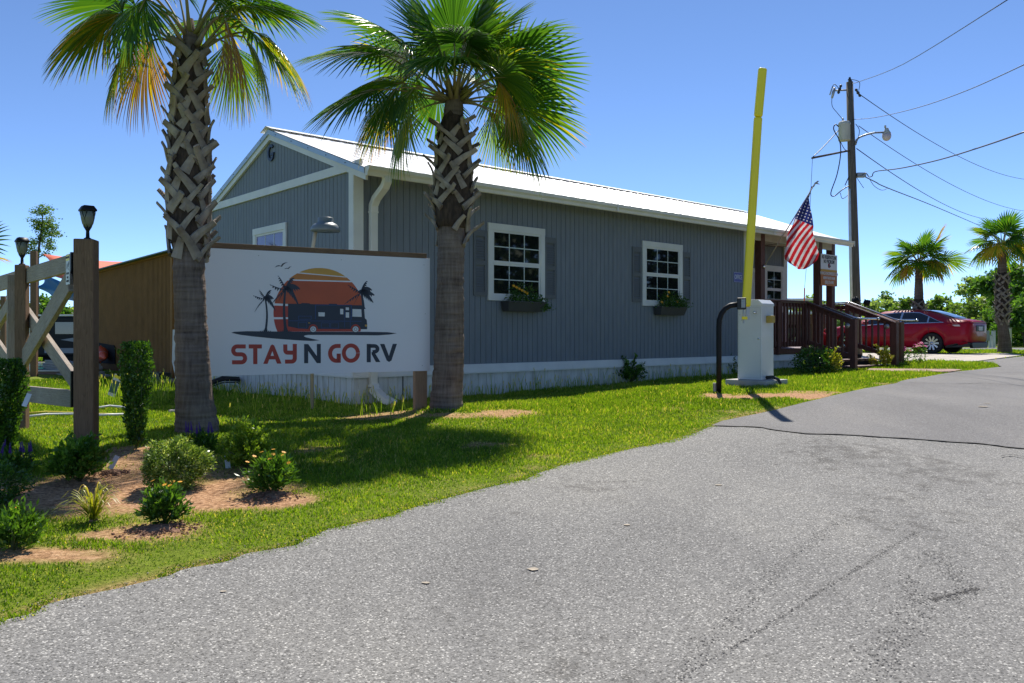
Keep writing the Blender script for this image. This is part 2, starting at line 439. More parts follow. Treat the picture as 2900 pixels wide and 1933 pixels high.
    def link(s, name, mat, parent=None, bevel=0, center=True, seg=2):
        M = s.frame
        if parent is not None: M = wmat(parent).inverted() @ s.frame
        V = [M @ p for p in s.v]
        c = Vector((0, 0, 0))
        if V and center:
            lo = Vector([min(p[i] for p in V) for i in range(3)]); hi = Vector([max(p[i] for p in V) for i in range(3)])
            c = (lo + hi) / 2
            if parent is None: c.z = lo.z
        me = bpy.data.meshes.new(name)
        me.from_pydata([p - c for p in V], [], s.f)
        uvl = me.uv_layers.new(name='UVMap')
        flat = [x for f in s.uv for q in f for x in q]
        if len(flat) == 2 * len(me.loops): uvl.data.foreach_set('uv', flat)
        mats = mat if isinstance(mat, (list, tuple)) else [mat]
        for q in mats: me.materials.append(MAT[q])
        me.polygons.foreach_set('material_index', s.mi); me.polygons.foreach_set('use_smooth', s.sm)
        me.update()
        o = link_obj(name, me, parent, c)
        if bevel:
            b = o.modifiers.new('bevel', 'BEVEL'); b.width = bevel; b.segments = seg; b.limit_method = 'ANGLE'; b.angle_limit = math.radians(35)
        return o


def npmesh(name, V, F, mat, parent=None, tint=None, smooth=False, loc=None, extra=None):
    """V (n,3) in parent's local space (world if top-level), F (m,k)"""
    me = bpy.data.meshes.new(name); V = np.asarray(V, np.float32)
    if loc is None:
        loc = (V.min(0) + V.max(0)) / 2
        if parent is None: loc[2] = V[:, 2].min()
    F = np.asarray(F, np.int32); k = F.shape[1]
    me.vertices.add(len(V)); me.vertices.foreach_set('co', (V - np.asarray(loc, np.float32)).ravel())
    me.loops.add(F.size); me.loops.foreach_set('vertex_index', F.ravel())
    me.polygons.add(len(F)); me.polygons.foreach_set('loop_start', np.arange(0, F.size, k, dtype=np.int32)); me.polygons.foreach_set('loop_total', np.full(len(F), k, np.int32))
    me.update(calc_edges=True)
    if smooth: me.polygons.foreach_set('use_smooth', np.ones(len(F), bool))
    if tint is not None:
        a = me.attributes.new('tint', 'FLOAT', 'POINT'); a.data.foreach_set('value', np.asarray(tint, np.float32))
    for kx, val in (extra or {}).items():
        a = me.attributes.new(kx, 'FLOAT', 'POINT'); a.data.foreach_set('value', np.asarray(val, np.float32))
    me.materials.append(MAT[mat])
    return link_obj(name, me, parent, [float(q) for q in loc])


def copy_tree(o, parent=None):
    c = o.copy(); COL.objects.link(c)
    if parent is not None: c.parent = parent
    for ch in list(o.children): copy_tree(ch, c)
    return c


def text(s, name, mat, parent, frame, size, extrude=.0015, sx=1.0, bold=0):
    """flat lettering; frame = world matrix whose xy plane carries the text, centred on its origin"""
    cu = bpy.data.curves.new('t', 'FONT'); cu.body = s; cu.size = size; cu.extrude = extrude; cu.align_x = 'CENTER'; cu.align_y = 'CENTER'; cu.offset = bold; cu.resolution_u = 3
    o = bpy.data.objects.new('t', cu); COL.objects.link(o)
    bpy.context.view_layer.update()
    me = bpy.data.meshes.new_from_object(o.evaluated_get(bpy.context.evaluated_depsgraph_get()))
    bpy.data.objects.remove(o); me.name = name
    M = wmat(parent).inverted() @ frame @ Matrix.Diagonal((sx, 1, 1, 1))
    me.transform(M); me.materials.clear(); me.materials.append(MAT[mat])
    return link_obj(name, me, parent)


def frameof(org, ax, ay):
    ax = Vector(ax).normalized(); ay = Vector(ay); ay = (ay - ax * ay.dot(ax)).normalized(); n = ax.cross(ay)
    M = Matrix.Identity(4)
    for i in range(3): M[i][0] = ax[i]; M[i][1] = ay[i]; M[i][2] = n[i]; M[i][3] = org[i]
    return M


# ---------------------------------------------------------------- roads and ground
EDGE1 = [(0, 1762), (82, 1748), (155, 1711), (221, 1695), (344, 1670), (467, 1637), (524, 1614), (638, 1596), (712, 1568), (851, 1547), (868, 1529), (941, 1500), (1100, 1465), (1196, 1432), (1286, 1408), (1393, 1379),
         (1491, 1359), (1532, 1340), (1606, 1314), (1696, 1293), (1786, 1273), (1884, 1256), (1958, 1234), (2015, 1208)]
EDGE2 = [(2015, 1207), (2070, 1181), (2150, 1167), (2223, 1155), (2270, 1144), (2325, 1131), (2390, 1115), (2448, 1102), (2537, 1087), (2601, 1071), (2660, 1061), (2707, 1053), (2780, 1046), (2837, 1039)]
JOINT = [(2015, 1207), (2080, 1210), (2120, 1210), (2160, 1213), (2180, 1219), (2225, 1224), (2290, 1231), (2340, 1232), (2400, 1234), (2480, 1240), (2600, 1247), (2690, 1254), (2780, 1259), (2840, 1268), (2900, 1273)]
e1 = [gp(*p) for p in EDGE1]; e2 = [gp(*p) for p in EDGE2]; jt = [gp(*p) for p in JOINT]
d = (e1[0] - e1[4]) * .5; e1 = [e1[0] + d * 4, e1[0] + d * 1.8] + e1
d = (jt[-1] - jt[-6]).normalized()
jt = jt + [jt[-1] + d * 3, jt[-1] + d * 9]


def resample(P, n):
    P = np.array([(p[0], p[1]) for p in P]); s = np.r_[0, np.cumsum(np.hypot(*np.diff(P, axis=0).T))]
    t = np.linspace(0, s[-1], n); return np.c_[np.interp(t, s, P[:, 0]), np.interp(t, s, P[:, 1])]


def jag(P, amp, seed):
    t = np.arange(len(P)); r = np.random.default_rng(seed)
    o = np.convolve(r.normal(0, amp, len(P) + 4), [.25, .5, 1, .5, .25], 'valid'); o[0] = 0; o[-1] = 0
    return P + np.c_[o * .5, o * .5]


def sheet(name, rows, mat, dz, amp=0, seed=1):
    R = np.array(rows); n, m_, _ = R.shape
    V = np.c_[R[..., 0].ravel(), R[..., 1].ravel(), gz(R[..., 0].ravel(), R[..., 1].ravel()) + dz]
    i = np.arange(n - 1)[:, None] * m_ + np.arange(m_ - 1)[None, :]
    F = np.stack([i, i + 1, i + m_ + 1, i + m_], -1).reshape(-1, 4)
    if np.cross(V[F[0, 1]] - V[F[0, 0]], V[F[0, 3]] - V[F[0, 0]])[2] < 0: F = F[:, ::-1]
    o = npmesh(name, V, F, mat, smooth=True, loc=(0, 0, 0)); tag(o, kind='structure'); return o


MJ = 160
JR = jag(resample(jt, MJ), .007, 3)
L1 = jag(resample(e1, 260), .017, 5); L1[-1] = JR[0]
rows = []
tx = (np.linspace(0, 1, MJ)**1.3)
jend = JR[-1]
for i in range(len(L1)):
    k = i / (len(L1) - 1)
    Rr = np.array([jend[0] + 2 * (1 - k), -6 + (jend[1] + 6) * k**.8])
    a = L1[i]; st = a[None, :] * (1 - tx[:, None]) + Rr[None, :] * tx[:, None]
    sj = JR
    kk = max(0, (k - .8) / .2)**2
    rows.append(st * (1 - kk) + sj * kk if i < len(L1) - 1 else sj)
road_near = sheet('road', rows, 'asphalt_coarse', .004)
L2 = jag(resample(e2, 120), .018, 6); L2[0] = JR[0]
rows = []
for i in range(len(L2)):
    k = i / (len(L2) - 1)
    far = np.array([32, 19.5]); Rr = jend * (1 - k) + far * k
    a = L2[i]; st = a[None, :] * (1 - tx[:, None]) + Rr[None, :] * tx[:, None]
    kk = max(0, 1 - k / .2)**2
    rows.append(st * (1 - kk) + JR * kk)
# beyond the tongue of grass the drive widens back to the slab
for p, q in (((2815, 1030), (34, 21)), ((2751, 1026), (36, 22)), ((2900, 1009), (38, 25))):
    a = gp(*p); a = np.array([a.x, a.y]); Rr = np.array(q, float)
    rows.append(a[None, :] * (1 - tx[:, None]) + Rr[None, :] * tx[:, None])
road_far = sheet('driveway', rows, 'asphalt_fine', .011)
# the crack between the two pavings
mb = MB()
for i in range(MJ - 1):
    a, c = JR[i], JR[i + 1]
    if a[0] > 9: break
    w0 = .0065 * (1 + .7 * math.sin(i * 1.7) + .5 * random.random()); w1 = .0065 * (1 + .7 * math.sin(i * 1.7 + 1.7))
    za, zc = gz1(*a) + .015, gz1(*c) + .015
    mb.add([(a[0], a[1] - w0, za), (c[0], c[1] - w0, zc), (c[0], c[1] + w0 * .6, zc), (a[0], a[1] + w0 * .6, za)], [(0, 1, 2, 3)])
tag(mb.link('road_crack', 'crack'), kind='structure')


def crackline(pts, w, seed, name='road_crack'):
    P = [gp(*p) for p in pts]; R = jag(resample(P, 14 * len(P)), .02, seed); mb = MB(); r = random.Random(seed)
    w_ = [w * r.uniform(.3, 1.2) for _ in R]
    for i in range(len(R) - 1):
        a, c = R[i], R[i + 1]; dd = (c - a); dd = dd / np.hypot(*dd); nn = np.array([-dd[1], dd[0]])
        q = [a - nn * w_[i], c - nn * w_[i + 1], c + nn * w_[i + 1], a + nn * w_[i]]
        mb.add([(x, y, gz1(x, y) + .016) for x, y in q], [(0, 1, 2, 3)])
    tag(mb.link(name, 'crack'), kind='structure')


crackline([(2575, 1086), (2640, 1087), (2710, 1089), (2780, 1087), (2900, 1094)], .012, 11)


def seam(pts, n, jit, smax, seed):
    """ravelled seam: small dark voids where stones have come out"""
    P = resample([gp(*p) for p in pts], 200); r = random.Random(seed); mb = MB()
    for k in range(n):
        a = P[min(199, int(r.random() * 200))]; q = jit * (1 + 1.5 * (math.sin(k * .37) > .6)); x = a[0] + r.gauss(0, q); y = a[1] + r.gauss(0, q); s_ = smax * r.uniform(.3, 1) ** 1.5; a0 = r.uniform(0, 6.28); z = gz1(x, y) + .0062
        mb.add([(x + s_ * r.uniform(.5, 1.2) * math.cos(a0 + i * 1.2566), y + s_ * r.uniform(.5, 1.2) * .7 * math.sin(a0 + i * 1.2566), z) for i in range(5)], [(0, 1, 2, 3, 4)])
    tag(mb.link('road_crack', 'void'), kind='structure')


seam([(1925, 1925), (2111, 1816), (2262, 1722), (2441, 1606), (2593, 1512)], 900, .006, .0055, 1)
seam([(1914, 1925), (2048, 1780), (2173, 1655), (2280, 1548), (2405, 1459)], 900, .020, .0055, 2)
seam([(2590, 1590), (2640, 1570), (2700, 1640), (2770, 1665), (2700, 1700), (2600, 1712), (2570, 1640)], 800, .030, .006, 3)
seam([(2640, 1705), (2770, 1672)], 260, .006, .007, 4)
seam([(2600, 1715), (2560, 1790), (2500, 1850), (2480, 1925)], 500, .035, .006, 5)
crackline([(2840, 1296), (2870, 1294), (2900, 1300)], .005, 14)

# fine ground grid near, growing outwards
xs = np.unique(np.r_[-400, -250, -150, -100, -70, -50, -38, -30, -24, np.arange(-20, -9, 1), np.arange(-9, 10, .11), np.arange(10, 26, .6), 28, 32, 38, 46, 60, 80, 110, 150, 250, 400])
ys = np.unique(np.r_[-300, -100, -40, -20, -10, -5, -2, np.arange(0, 19, .11), np.arange(19, 40, .6), 44, 50, 60, 75, 95, 130, 180, 260, 400, 600])
GX, GY = np.meshgrid(xs, ys)


def inpoly(x, y, P):
    P = np.array([(p[0], p[1]) for p in P]); ins = np.zeros(x.shape, bool); n = len(P); j = n - 1
    for i in range(n):
        xi, yi = P[i]; xj, yj = P[j]
        c = ((yi > y) != (yj > y)) & (x < (xj - xi) * (y - yi) / (yj - yi + 1e-12) + xi); ins ^= c; j = i
    return ins


def dist_poly(x, y, P):
    P = np.array([(p[0], p[1]) for p in P]); best = np.full(x.shape, 1e9)
    for i in range(len(P) - 1):
        a, c = P[i], P[i + 1]; dd = c - a; L2_ = (dd**2).sum() + 1e-12
        t = np.clip(((x - a[0]) * dd[0] + (y - a[1]) * dd[1]) / L2_, 0, 1)
        best = np.minimum(best, (x - a[0] - t * dd[0])**2 + (y - a[1] - t * dd[1])**2)
    return np.sqrt(best)


EL = np.r_[L1[::3], L2[::2]]
pt = [gp(2815, 1030), gp(2751, 1026), gp(2900, 1009)]
ROAD = [tuple(p) for p in EL] + [(p.x, p.y) for p in pt] + [(60, 25), (60, -30), (L1[0][0] - .5, -30)]
PAD = [gp(*p) for p in ((2440, 1001), (2850, 1003), (2900, 1008), (2751, 1026.5), (2640, 1024), (2530, 1022), (2440, 1030))]
PAD = [(p.x, p.y) for p in PAD]
PATH = [gp(*p) for p in ((2462, 1047), (2700, 1046), (2728, 1048), (2690, 1055), (2560, 1056), (2452, 1053))]
PATH = [(p.x, p.y) for p in PATH]

# bare soil patches: photo pixel centre, half sizes in metres (along x, along y), strength
SOIL = [((250, 1400), 1.0, .62, 1), ((60, 1400), .7, .5, .9), ((470, 1330), .55, .5, .9), ((110, 1575), .34, .12, .95), ((330, 1515), .26, .12, .9), ((560, 1400), .4, .3, .8), ((790, 1420), .28, .2, 1),
        ((380, 1290), .45, .45, .9), ((1180, 1178), 1.0, .28, .8), ((1420, 1168), .35, .35, .9), ((1130, 1168), .35, .3, .8), ((2090, 1125), .4, .3, 1), ((2250, 1122), .75, .38, 1), ((2040, 1118), .2, .3, 1),
        ((2330, 1112), .5, .3, .8), ((760, 1385), .25, .2, .8), ((680, 1340), .3, .25, .8), ((440, 1505), .3, .2, .8)]
SOILW = [(gp(*c), a, b_, s) for c, a, b_, s in SOIL]


def soil(x, y):
    n = fnoise(x, y, 3.5, 1) * .42 + fnoise(x, y, 11, 2) * .25
    v = np.zeros(np.shape(x))
    for c, a, b_, s in SOILW:
        r = np.sqrt(((x - c.x) / a)**2 + ((y - c.y) / b_)**2)
        v = np.maximum(v, s * np.clip((1.15 - r + n) * 2.2, 0, 1))
    near = (x > -12) & (x < 20) & (y < 24)
    de = np.where(near, dist_poly(x, y, EL), 9)
    v = np.maximum(v, np.clip(.8 - de / .10 + n * .6, 0, 1) * .9)
    v = np.maximum(v, np.clip(fnoise(x, y, 3.4, 5) * 2.2 - 1.0, 0, .6) * (y < 14))
    return v


inr = inpoly(GX, GY, ROAD); de = dist_poly(GX, GY, EL)
sink = np.where(inr & (GY < 30), np.clip(de / .25, 0, 1) * .05, 0)
sink = np.where(inpoly(GX, GY, PAD) | inpoly(GX, GY, PATH), .02, sink)
GZ = gz(GX, GY) - sink
# small mounds of the planting bed
GZ = GZ + np.where(~inr & (GY < 20), fnoise(GX, GY, 5, 9) * .006, 0)
V = np.c_[GX.ravel(), GY.ravel(), GZ.ravel()]
nx = len(xs); i = np.arange(len(ys) - 1)[:, None] * nx + np.arange(nx - 1)[None, :]
F = np.stack([i, i + 1, i + nx + 1, i + nx], -1).reshape(-1, 4)
SO = soil(GX, GY)
tag(npmesh('ground', V, F, 'ground', smooth=True, loc=(0, 0, 0), extra={'soil': SO.ravel()}), kind='structure')


def flat_poly(name, poly, mat, dz, z=None):
    mb = MB(); mb.prism([(p[0], p[1]) for p in poly], (0, 0, (z if z is not None else CZ - .66) + dz - .04), (1, 0, 0), (0, 1, 0), .04)
    return tag(mb.link(name, mat), kind='structure')


flat_poly('parking_pad', PAD, 'concrete_pad', .022)
pm_ = MB()
zP = [gz1(*p) for p in PATH]
pm_.prism(PATH, (0, 0, sum(zP) / len(zP) - .02), (1, 0, 0), (0, 1, 0), .045)
tag(pm_.link('path', 'pink_paver'), kind='structure')
# road beyond the lawn at the far right, and the pale verge lines
mb = MB(); mb.prism([(13.5, 32.5), (60, 33), (60, 38.5), (13, 38)], (0, 0, CZ - .66 - .03), (1, 0, 0), (0, 1, 0), .045); tag(mb.link('road_beyond', 'asphalt_fine'), kind='structure')
mb = MB()
mb.prism([(24, 52), (70, 50), (70, 57), (24, 58)], (0, 0, CZ - .66 - .03), (1, 0, 0), (0, 1, 0), .05)
mb.prism([(27.5, 43), (45, 43.5), (45, 45), (29.5, 45.0)], (0, 0, CZ - .66 - .03), (1, 0, 0), (0, 1, 0), .05)
tag(mb.link('pavement', 'concrete_pad'), kind='structure')

# ---------------------------------------------------------------- grass


BX = Matrix  # placeholder
C0 = Vector((-2.0, 10.4, 0)); LV = Vector((.750, .661, 0)).normalized(); NV = Vector((LV.y, -LV.x, 0)); GV = -NV


def in_house(x, y):
    rx, ry = x - C0.x, y - C0.y
    t = rx * LV.x + ry * LV.y; n = rx * NV.x + ry * NV.y
    return (t > -.02) & (t < 13) & (n < .02) & (n > -4.8)


def grass_patch(name, x0, x1, y0, y1, dens, h, w, seed, edge=False):
    r = np.random.default_rng(seed); n = int((x1 - x0) * (y1 - y0) * dens) if not edge else dens
    x = r.uniform(x0, x1, n); y = r.uniform(y0, y1, n)
    if edge:      # ragged tufts creeping over the asphalt's edge
        q = np.array([L1[k % len(L1)] if k < len(L1) else L2[k - len(L1)] for k in r.integers(6, len(L1) + 70, n // 9)]); cx_ = np.repeat(q[:, 0], 9); cy_ = np.repeat(q[:, 1], 9); n = len(cx_)
        cl = fnoise(cx_, cy_, 6, 41); off = r.normal(0, .02, n) + .028 * cl - .012
        x = cx_ + off * .82 + r.normal(0, .012, n); y = cy_ - off * .57 + r.normal(0, .012, n)
    # only where the photo can see it (with a generous margin)
    k = (np.abs(x) < y * .66 + 1.2)
    x, y = x[k], y[k]
    x += r.normal(0, .01, len(x))
    ok = (edge | ~inpoly(x, y, ROAD)) & ~in_house(x, y) & ~inpoly(x, y, PAD) & ~inpoly(x, y, PATH)
    x, y = x[ok], y[ok]
    s = soil(x, y) * (.45 if edge else 1); ok = r.random(len(x)) > s * 1.12 - .06
    x, y = x[ok], y[ok]; s = s[ok]; n = len(x)
    pat = fnoise(x, y, 1.2, 21); pat2 = fnoise(x, y, 7, 22)
    hh = h * (1 + .35 * pat + .35 * pat2) * r.uniform(.45, 1.25, n) * (1 - .5 * s)
    near_edge = dist_poly(x, y, EL); hh *= np.clip(.45 + near_edge / .8, .45, 1)
    ww = w * r.uniform(.6, 1.3, n)
    a = r.uniform(0, 2 * np.pi, n); lean = r.uniform(.15, 1.0, n) * (.55 + .3 * (h < .045))
    dx, dy = np.cos(a), np.sin(a); b_ = r.uniform(0, 2 * np.pi, n); sx, sy = np.cos(b_) * ww / 2, np.sin(b_) * ww / 2
    z = gz(x, y) - .004
    P0 = np.c_[x - sx, y - sy, z]; P1 = np.c_[x + sx, y + sy, z]
    mx_, my = x + dx * hh * lean * .35, y + dy * hh * lean * .35; mz = z + hh * .6
    P2 = np.c_[mx_ + sx * .8, my + sy * .8, mz]; P3 = np.c_[mx_ - sx * .8, my - sy * .8, mz]
    P4 = np.c_[x + dx * hh * lean, y + dy * hh * lean, z + hh * (1.05 - .35 * lean)]
    V = np.stack([P0, P1, P2, P3, P4], 1).reshape(-1, 3)
    o = np.arange(n) * 5
    F = np.concatenate([np.stack([o, o + 1, o + 2], 1), np.stack([o, o + 2, o + 3], 1), np.stack([o + 3, o + 2, o + 4], 1)])
    t = np.clip(.42 + .22 * pat + .16 * pat2 + r.normal(0, .17, n), 0, .85); dry = r.random(n) < (.06 + .25 * s + .12 * np.clip(fnoise(x, y, 2.6, 25), 0, 1)); t = np.where(dry, r.uniform(.85, 1, n), t)
    return tag(npmesh(name, V, F, 'grass', tint=np.repeat(t, 5), loc=(0, 0, 0)), kind='stuff'), n


tot = 0
for a in (('grass', -4, 2.2, 2.2, 5.4, 10500, .027, .0052, 1), ('grass', -5.5, 4, 5.4, 8.4, 7000, .037, .0065, 2), ('grass', -7, 7, 8.4, 12.2, 4200, .048, .009, 3),
          ('grass', -9, 13, 12.2, 19, 1300, .065, .013, 4), ('grass', -16, 20, 19, 34, 200, .07, .03, 5)):
    o, n = grass_patch(*a); tot += n
grass_patch('grass', 0, 1, 0, 1, 26000, .034, .006, 6, True)
print('grass blades', tot)
# tall seed-head weeds along the skirting
def weeds(seed=33):
    r = np.random.default_rng(seed); V = []; F = []; T = []
    mbv = 0
    pts = []
    for k in range(420):
        t = r.uniform(-.0, 8.7); n = abs(r.normal(0, .10)) + .04
        p = C0 + LV * t + NV * n; pts.append((p.x, p.y, r.uniform(.05, .2) * (1.6 if r.random() < .1 else 1)))
    for k in range(500):
        w = r.uniform(0, 5.5); n = abs(r.normal(0, .35)) + .04
        p = C0 + GV * w - LV * n; pts.append((p.x, p.y, r.uniform(.06, .22)))
    for k in range(260):
        p = gp(r.uniform(280, 480), r.uniform(1085, 1150)); pts.append((p.x, p.y, r.uniform(.1, .28)))
    for k in range(140):
        p = gp(r.uniform(640, 1180), r.uniform(1148, 1185)); pts.append((p.x, p.y, r.uniform(.06, .2)))
    for x, y, h in pts:
        z = gz1(x, y); a = r.uniform(0, 6.28); l = r.uniform(.05, .4) * h; w = .004
        ca, sa = math.cos(a), math.sin(a); b0 = len(V)
        V += [(x - w, y, z), (x + w, y, z), (x + ca * l * .4 + w * .8, y + sa * l * .4, z + h * .6), (x + ca * l * .4 - w * .8, y + sa * l * .4, z + h * .6),
              (x + ca * l + w * .5, y + sa * l, z + h), (x + ca * l - w * .5, y + sa * l, z + h)]
        F += [(b0, b0 + 1, b0 + 2), (b0, b0 + 2, b0 + 3), (b0 + 3, b0 + 2, b0 + 4), (b0 + 3, b0 + 4, b0 + 5)]
        T += [r.uniform(.3, .8)] * 6
        if r.random() < .35:      # seed head
            b1 = len(V); cx_, cy_, cz_ = x + ca * l, y + sa * l, z + h
            V += [(cx_ - .006, cy_, cz_), (cx_ + .006, cy_, cz_ + .004), (cx_ + .004 + ca * .006, cy_, cz_ + .045), (cx_ - .004 + ca * .006, cy_, cz_ + .045)]; F += [(b1, b1 + 1, b1 + 2), (b1, b1 + 2, b1 + 3)]; T += [.95] * 4
    tag(npmesh('tall_grass', np.array(V), np.array(F), 'grass', tint=T, loc=(0, 0, 0)), kind='stuff')
weeds()
# pebbles and crumbs along the asphalt edge
def crumbs():
    r = random.Random(5); mb = MB()
    for k in range(650):
        i = r.randrange(8, len(L1) - 1); a = L1[i]; s = r.uniform(.0015, .0042)
        x = a[0] + r.gauss(0, .045); y = a[1] + r.gauss(0, .05)
        z = gz1(x, y) + .006
        mb.lathe([(s * .7, -s * .2), (s, s * .3), (s * .5, s * .8), (0, s * .9)], (x, y, z), seg=5, smooth=False)
    tag(mb.link('gravel', 'grit'), kind='stuff')
crumbs()

# ---------------------------------------------------------------- palms
m, nt, b = nodes('palm_bark'); b.inputs['Roughness'].default_value = .95; b.inputs['Specular IOR Level'].default_value = .1
v1 = mapping(nt, (3, 3, 34)); v2 = mapping(nt, (45, 45, 5)); v3 = mapping(nt, (4, 4, 3))
na = N(nt, 'ShaderNodeTexNoise', Scale=1, Detail=4); nt.links.new(v1, na.inputs['Vector'])
nb_ = N(nt, 'ShaderNodeTexNoise', Scale=1, Detail=4); nt.links.new(v2, nb_.inputs['Vector'])
nc = N(nt, 'ShaderNodeTexNoise', Scale=1, Detail=6); nt.links.new(v3, nc.inputs['Vector'])
ad = N(nt, 'ShaderNodeMath', operation='ADD'); nt.links.new(na.outputs[0], ad.inputs[0]); nt.links.new(nb_.outputs[0], ad.inputs[1])
ad2 = N(nt, 'ShaderNodeMath', operation='MULTIPLY_ADD'); ad2.inputs[1].default_value = .6; nt.links.new(nc.outputs[0], ad2.inputs[0]); nt.links.new(ad.outputs[0], ad2.inputs[2])
nt.links.new(ramp(nt, ad2.outputs[0], [(.0, (.03, .022, .018)), (1.0, (.03, .022, .018))]), b.inputs['Base Color'])
mr = N(nt, 'ShaderNodeMapRange'); mr.inputs[1].default_value = .85; mr.inputs[2].default_value = 1.75; nt.links.new(ad2.outputs[0], mr.inputs[0])
nt.links.new(ramp(nt, mr.outputs[0], [(.0, (.085, .062, .05)), (.35, (.16, .122, .10)), (1.0, (.28, .22, .18))]), b.inputs['Base Color'])
bp = N(nt, 'ShaderNodeBump', Strength=.9, Distance=.012); nt.links.new(ad.outputs[0], bp.inputs['Height']); nt.links.new(bp.outputs[0], b.inputs['Normal'])
MAT['palm_bark'] = m


def frond_blade(parent, hub, A, Nn, R, span, nseg, droop, curv, t0, seed, spread=.10, split=.52):
    r = np.random.default_rng(seed)
    A = np.array(A, float); A /= np.linalg.norm(A); Nn = np.array(Nn, float); Nn -= A * Nn.dot(A); Nn /= np.linalg.norm(Nn); B = np.cross(Nn, A)
    th = np.linspace(-span, span, nseg) + r.normal(0, .008, nseg); dth = 2 * span / nseg
    fr = np.array([0, .18, .36, split, .62, .76, .88, 1.0]); nr = len(fr)
    V = np.zeros((nseg, nr, 3, 3)); T = np.zeros((nseg, nr, 3))
    for k in range(nseg):
        c, s_ = math.cos(th[k]), math.sin(th[k])
        L = R * (.80 + .20 * c) * r.uniform(.93, 1.03)
        org = A * .28 * R * max(0, c)
        D = A * c + B * s_; P = -A * s_ + B * c
        tipd = droop * .30 * r.uniform(.5, 1.5); tz = r.normal(0, .05); tw = r.normal(0, .12)
        Pn = P * math.cos(tw) + Nn * math.sin(tw)
        tk = np.clip(t0 + r.normal(0, spread), 0, 1)
        for j, f in enumerate(fr):
            rad = f * L
            p = org * f**.5 + D * rad + Nn * (.10 * R * (f - f * f) + tz * R * max(0, f - split))
            xa = p.dot(A); xb = p.dot(B)
            p = p - Nn * (curv * xa * abs(xa) / R + .25 * xb * xb / R)
            p[2] -= tipd * R * max(0, f - .38)**1.8
            hw = (.5 * dth * (rad + .02) * 1.05) if f <= split else .5 * dth * (split * L + .02) * 1.05 * (1 - ((f - split) / (1 - split))**1.9)
            hw = max(hw, .0008)
            V[k, j, 0] = p - Pn * hw; V[k, j, 1] = p - Nn * hw * (.75 if k % 2 else .45); V[k, j, 2] = p + Pn * hw
            T[k, j] = min(1, tk + (.22 * (f - .7) / .3 if f > .7 else 0) * (t0 > -.5))
    V = V.reshape(-1, 3) + np.array(hub)
    F = []
    for k in range(nseg):
        b0 = k * nr * 3
        for j in range(nr - 1):
            q = b0 + j * 3
            F += [(q, q + 1, q + 4, q + 3), (q + 1, q + 2, q + 5, q + 4)]
    Mi = np.array(wmat(parent).inverted()); V = V @ Mi[:3, :3].T + Mi[:3, 3]
    return npmesh('frond', V, F, 'palm_leaf', parent=parent, tint=T.ravel(), smooth=False)


def add_frond(palm, base, az, el, plen, R, axel, t0, seed, droop=.5, curv=.35, span=1.9, nseg=40, roll=0., prad=.015, axaz=None):
    """petiole leaves 'base' at azimuth az / elevation el; the blade's axis points at elevation axel"""
    h = Vector((math.cos(az), math.sin(az), 0)); base = Vector(base)
    pts = []
    for k in range(7):
        f = k / 6; e = el + (axel - el) * .45 * f * f
        if k == 0: p = base.copy()
        else: p = pts[-1] + (h * math.cos(e) + Vector((0, 0, math.sin(e)))) * plen / 6
        pts.append(p)
    hub = pts[-1]
    h2 = h if axaz is None else Vector((math.cos(axaz), math.sin(axaz), 0))
    A = h2 * math.cos(axel) + Vector((0, 0, math.sin(axel)))
    side = Vector((-h2.y, h2.x, 0)); Nn = A.cross(side)
    if Nn.z < 0 and abs(axel) < 1.5: Nn = -Nn
    Nn = Nn * math.cos(roll) + side * math.sin(roll)
    bl = frond_blade(palm, hub, A, Nn, R, span, nseg, droop, curv, t0, seed)
    mb = MB(); mb.tube(pts + [hub + A * R * .28], [prad * 1.9, prad * 1.5, prad * 1.2, prad, prad, prad * .9, prad * .8, prad * .3], seg=6, flat=.6)
    mb.link('petiole', 'petiole' if t0 < .85 else 'boot', bl)
    return bl


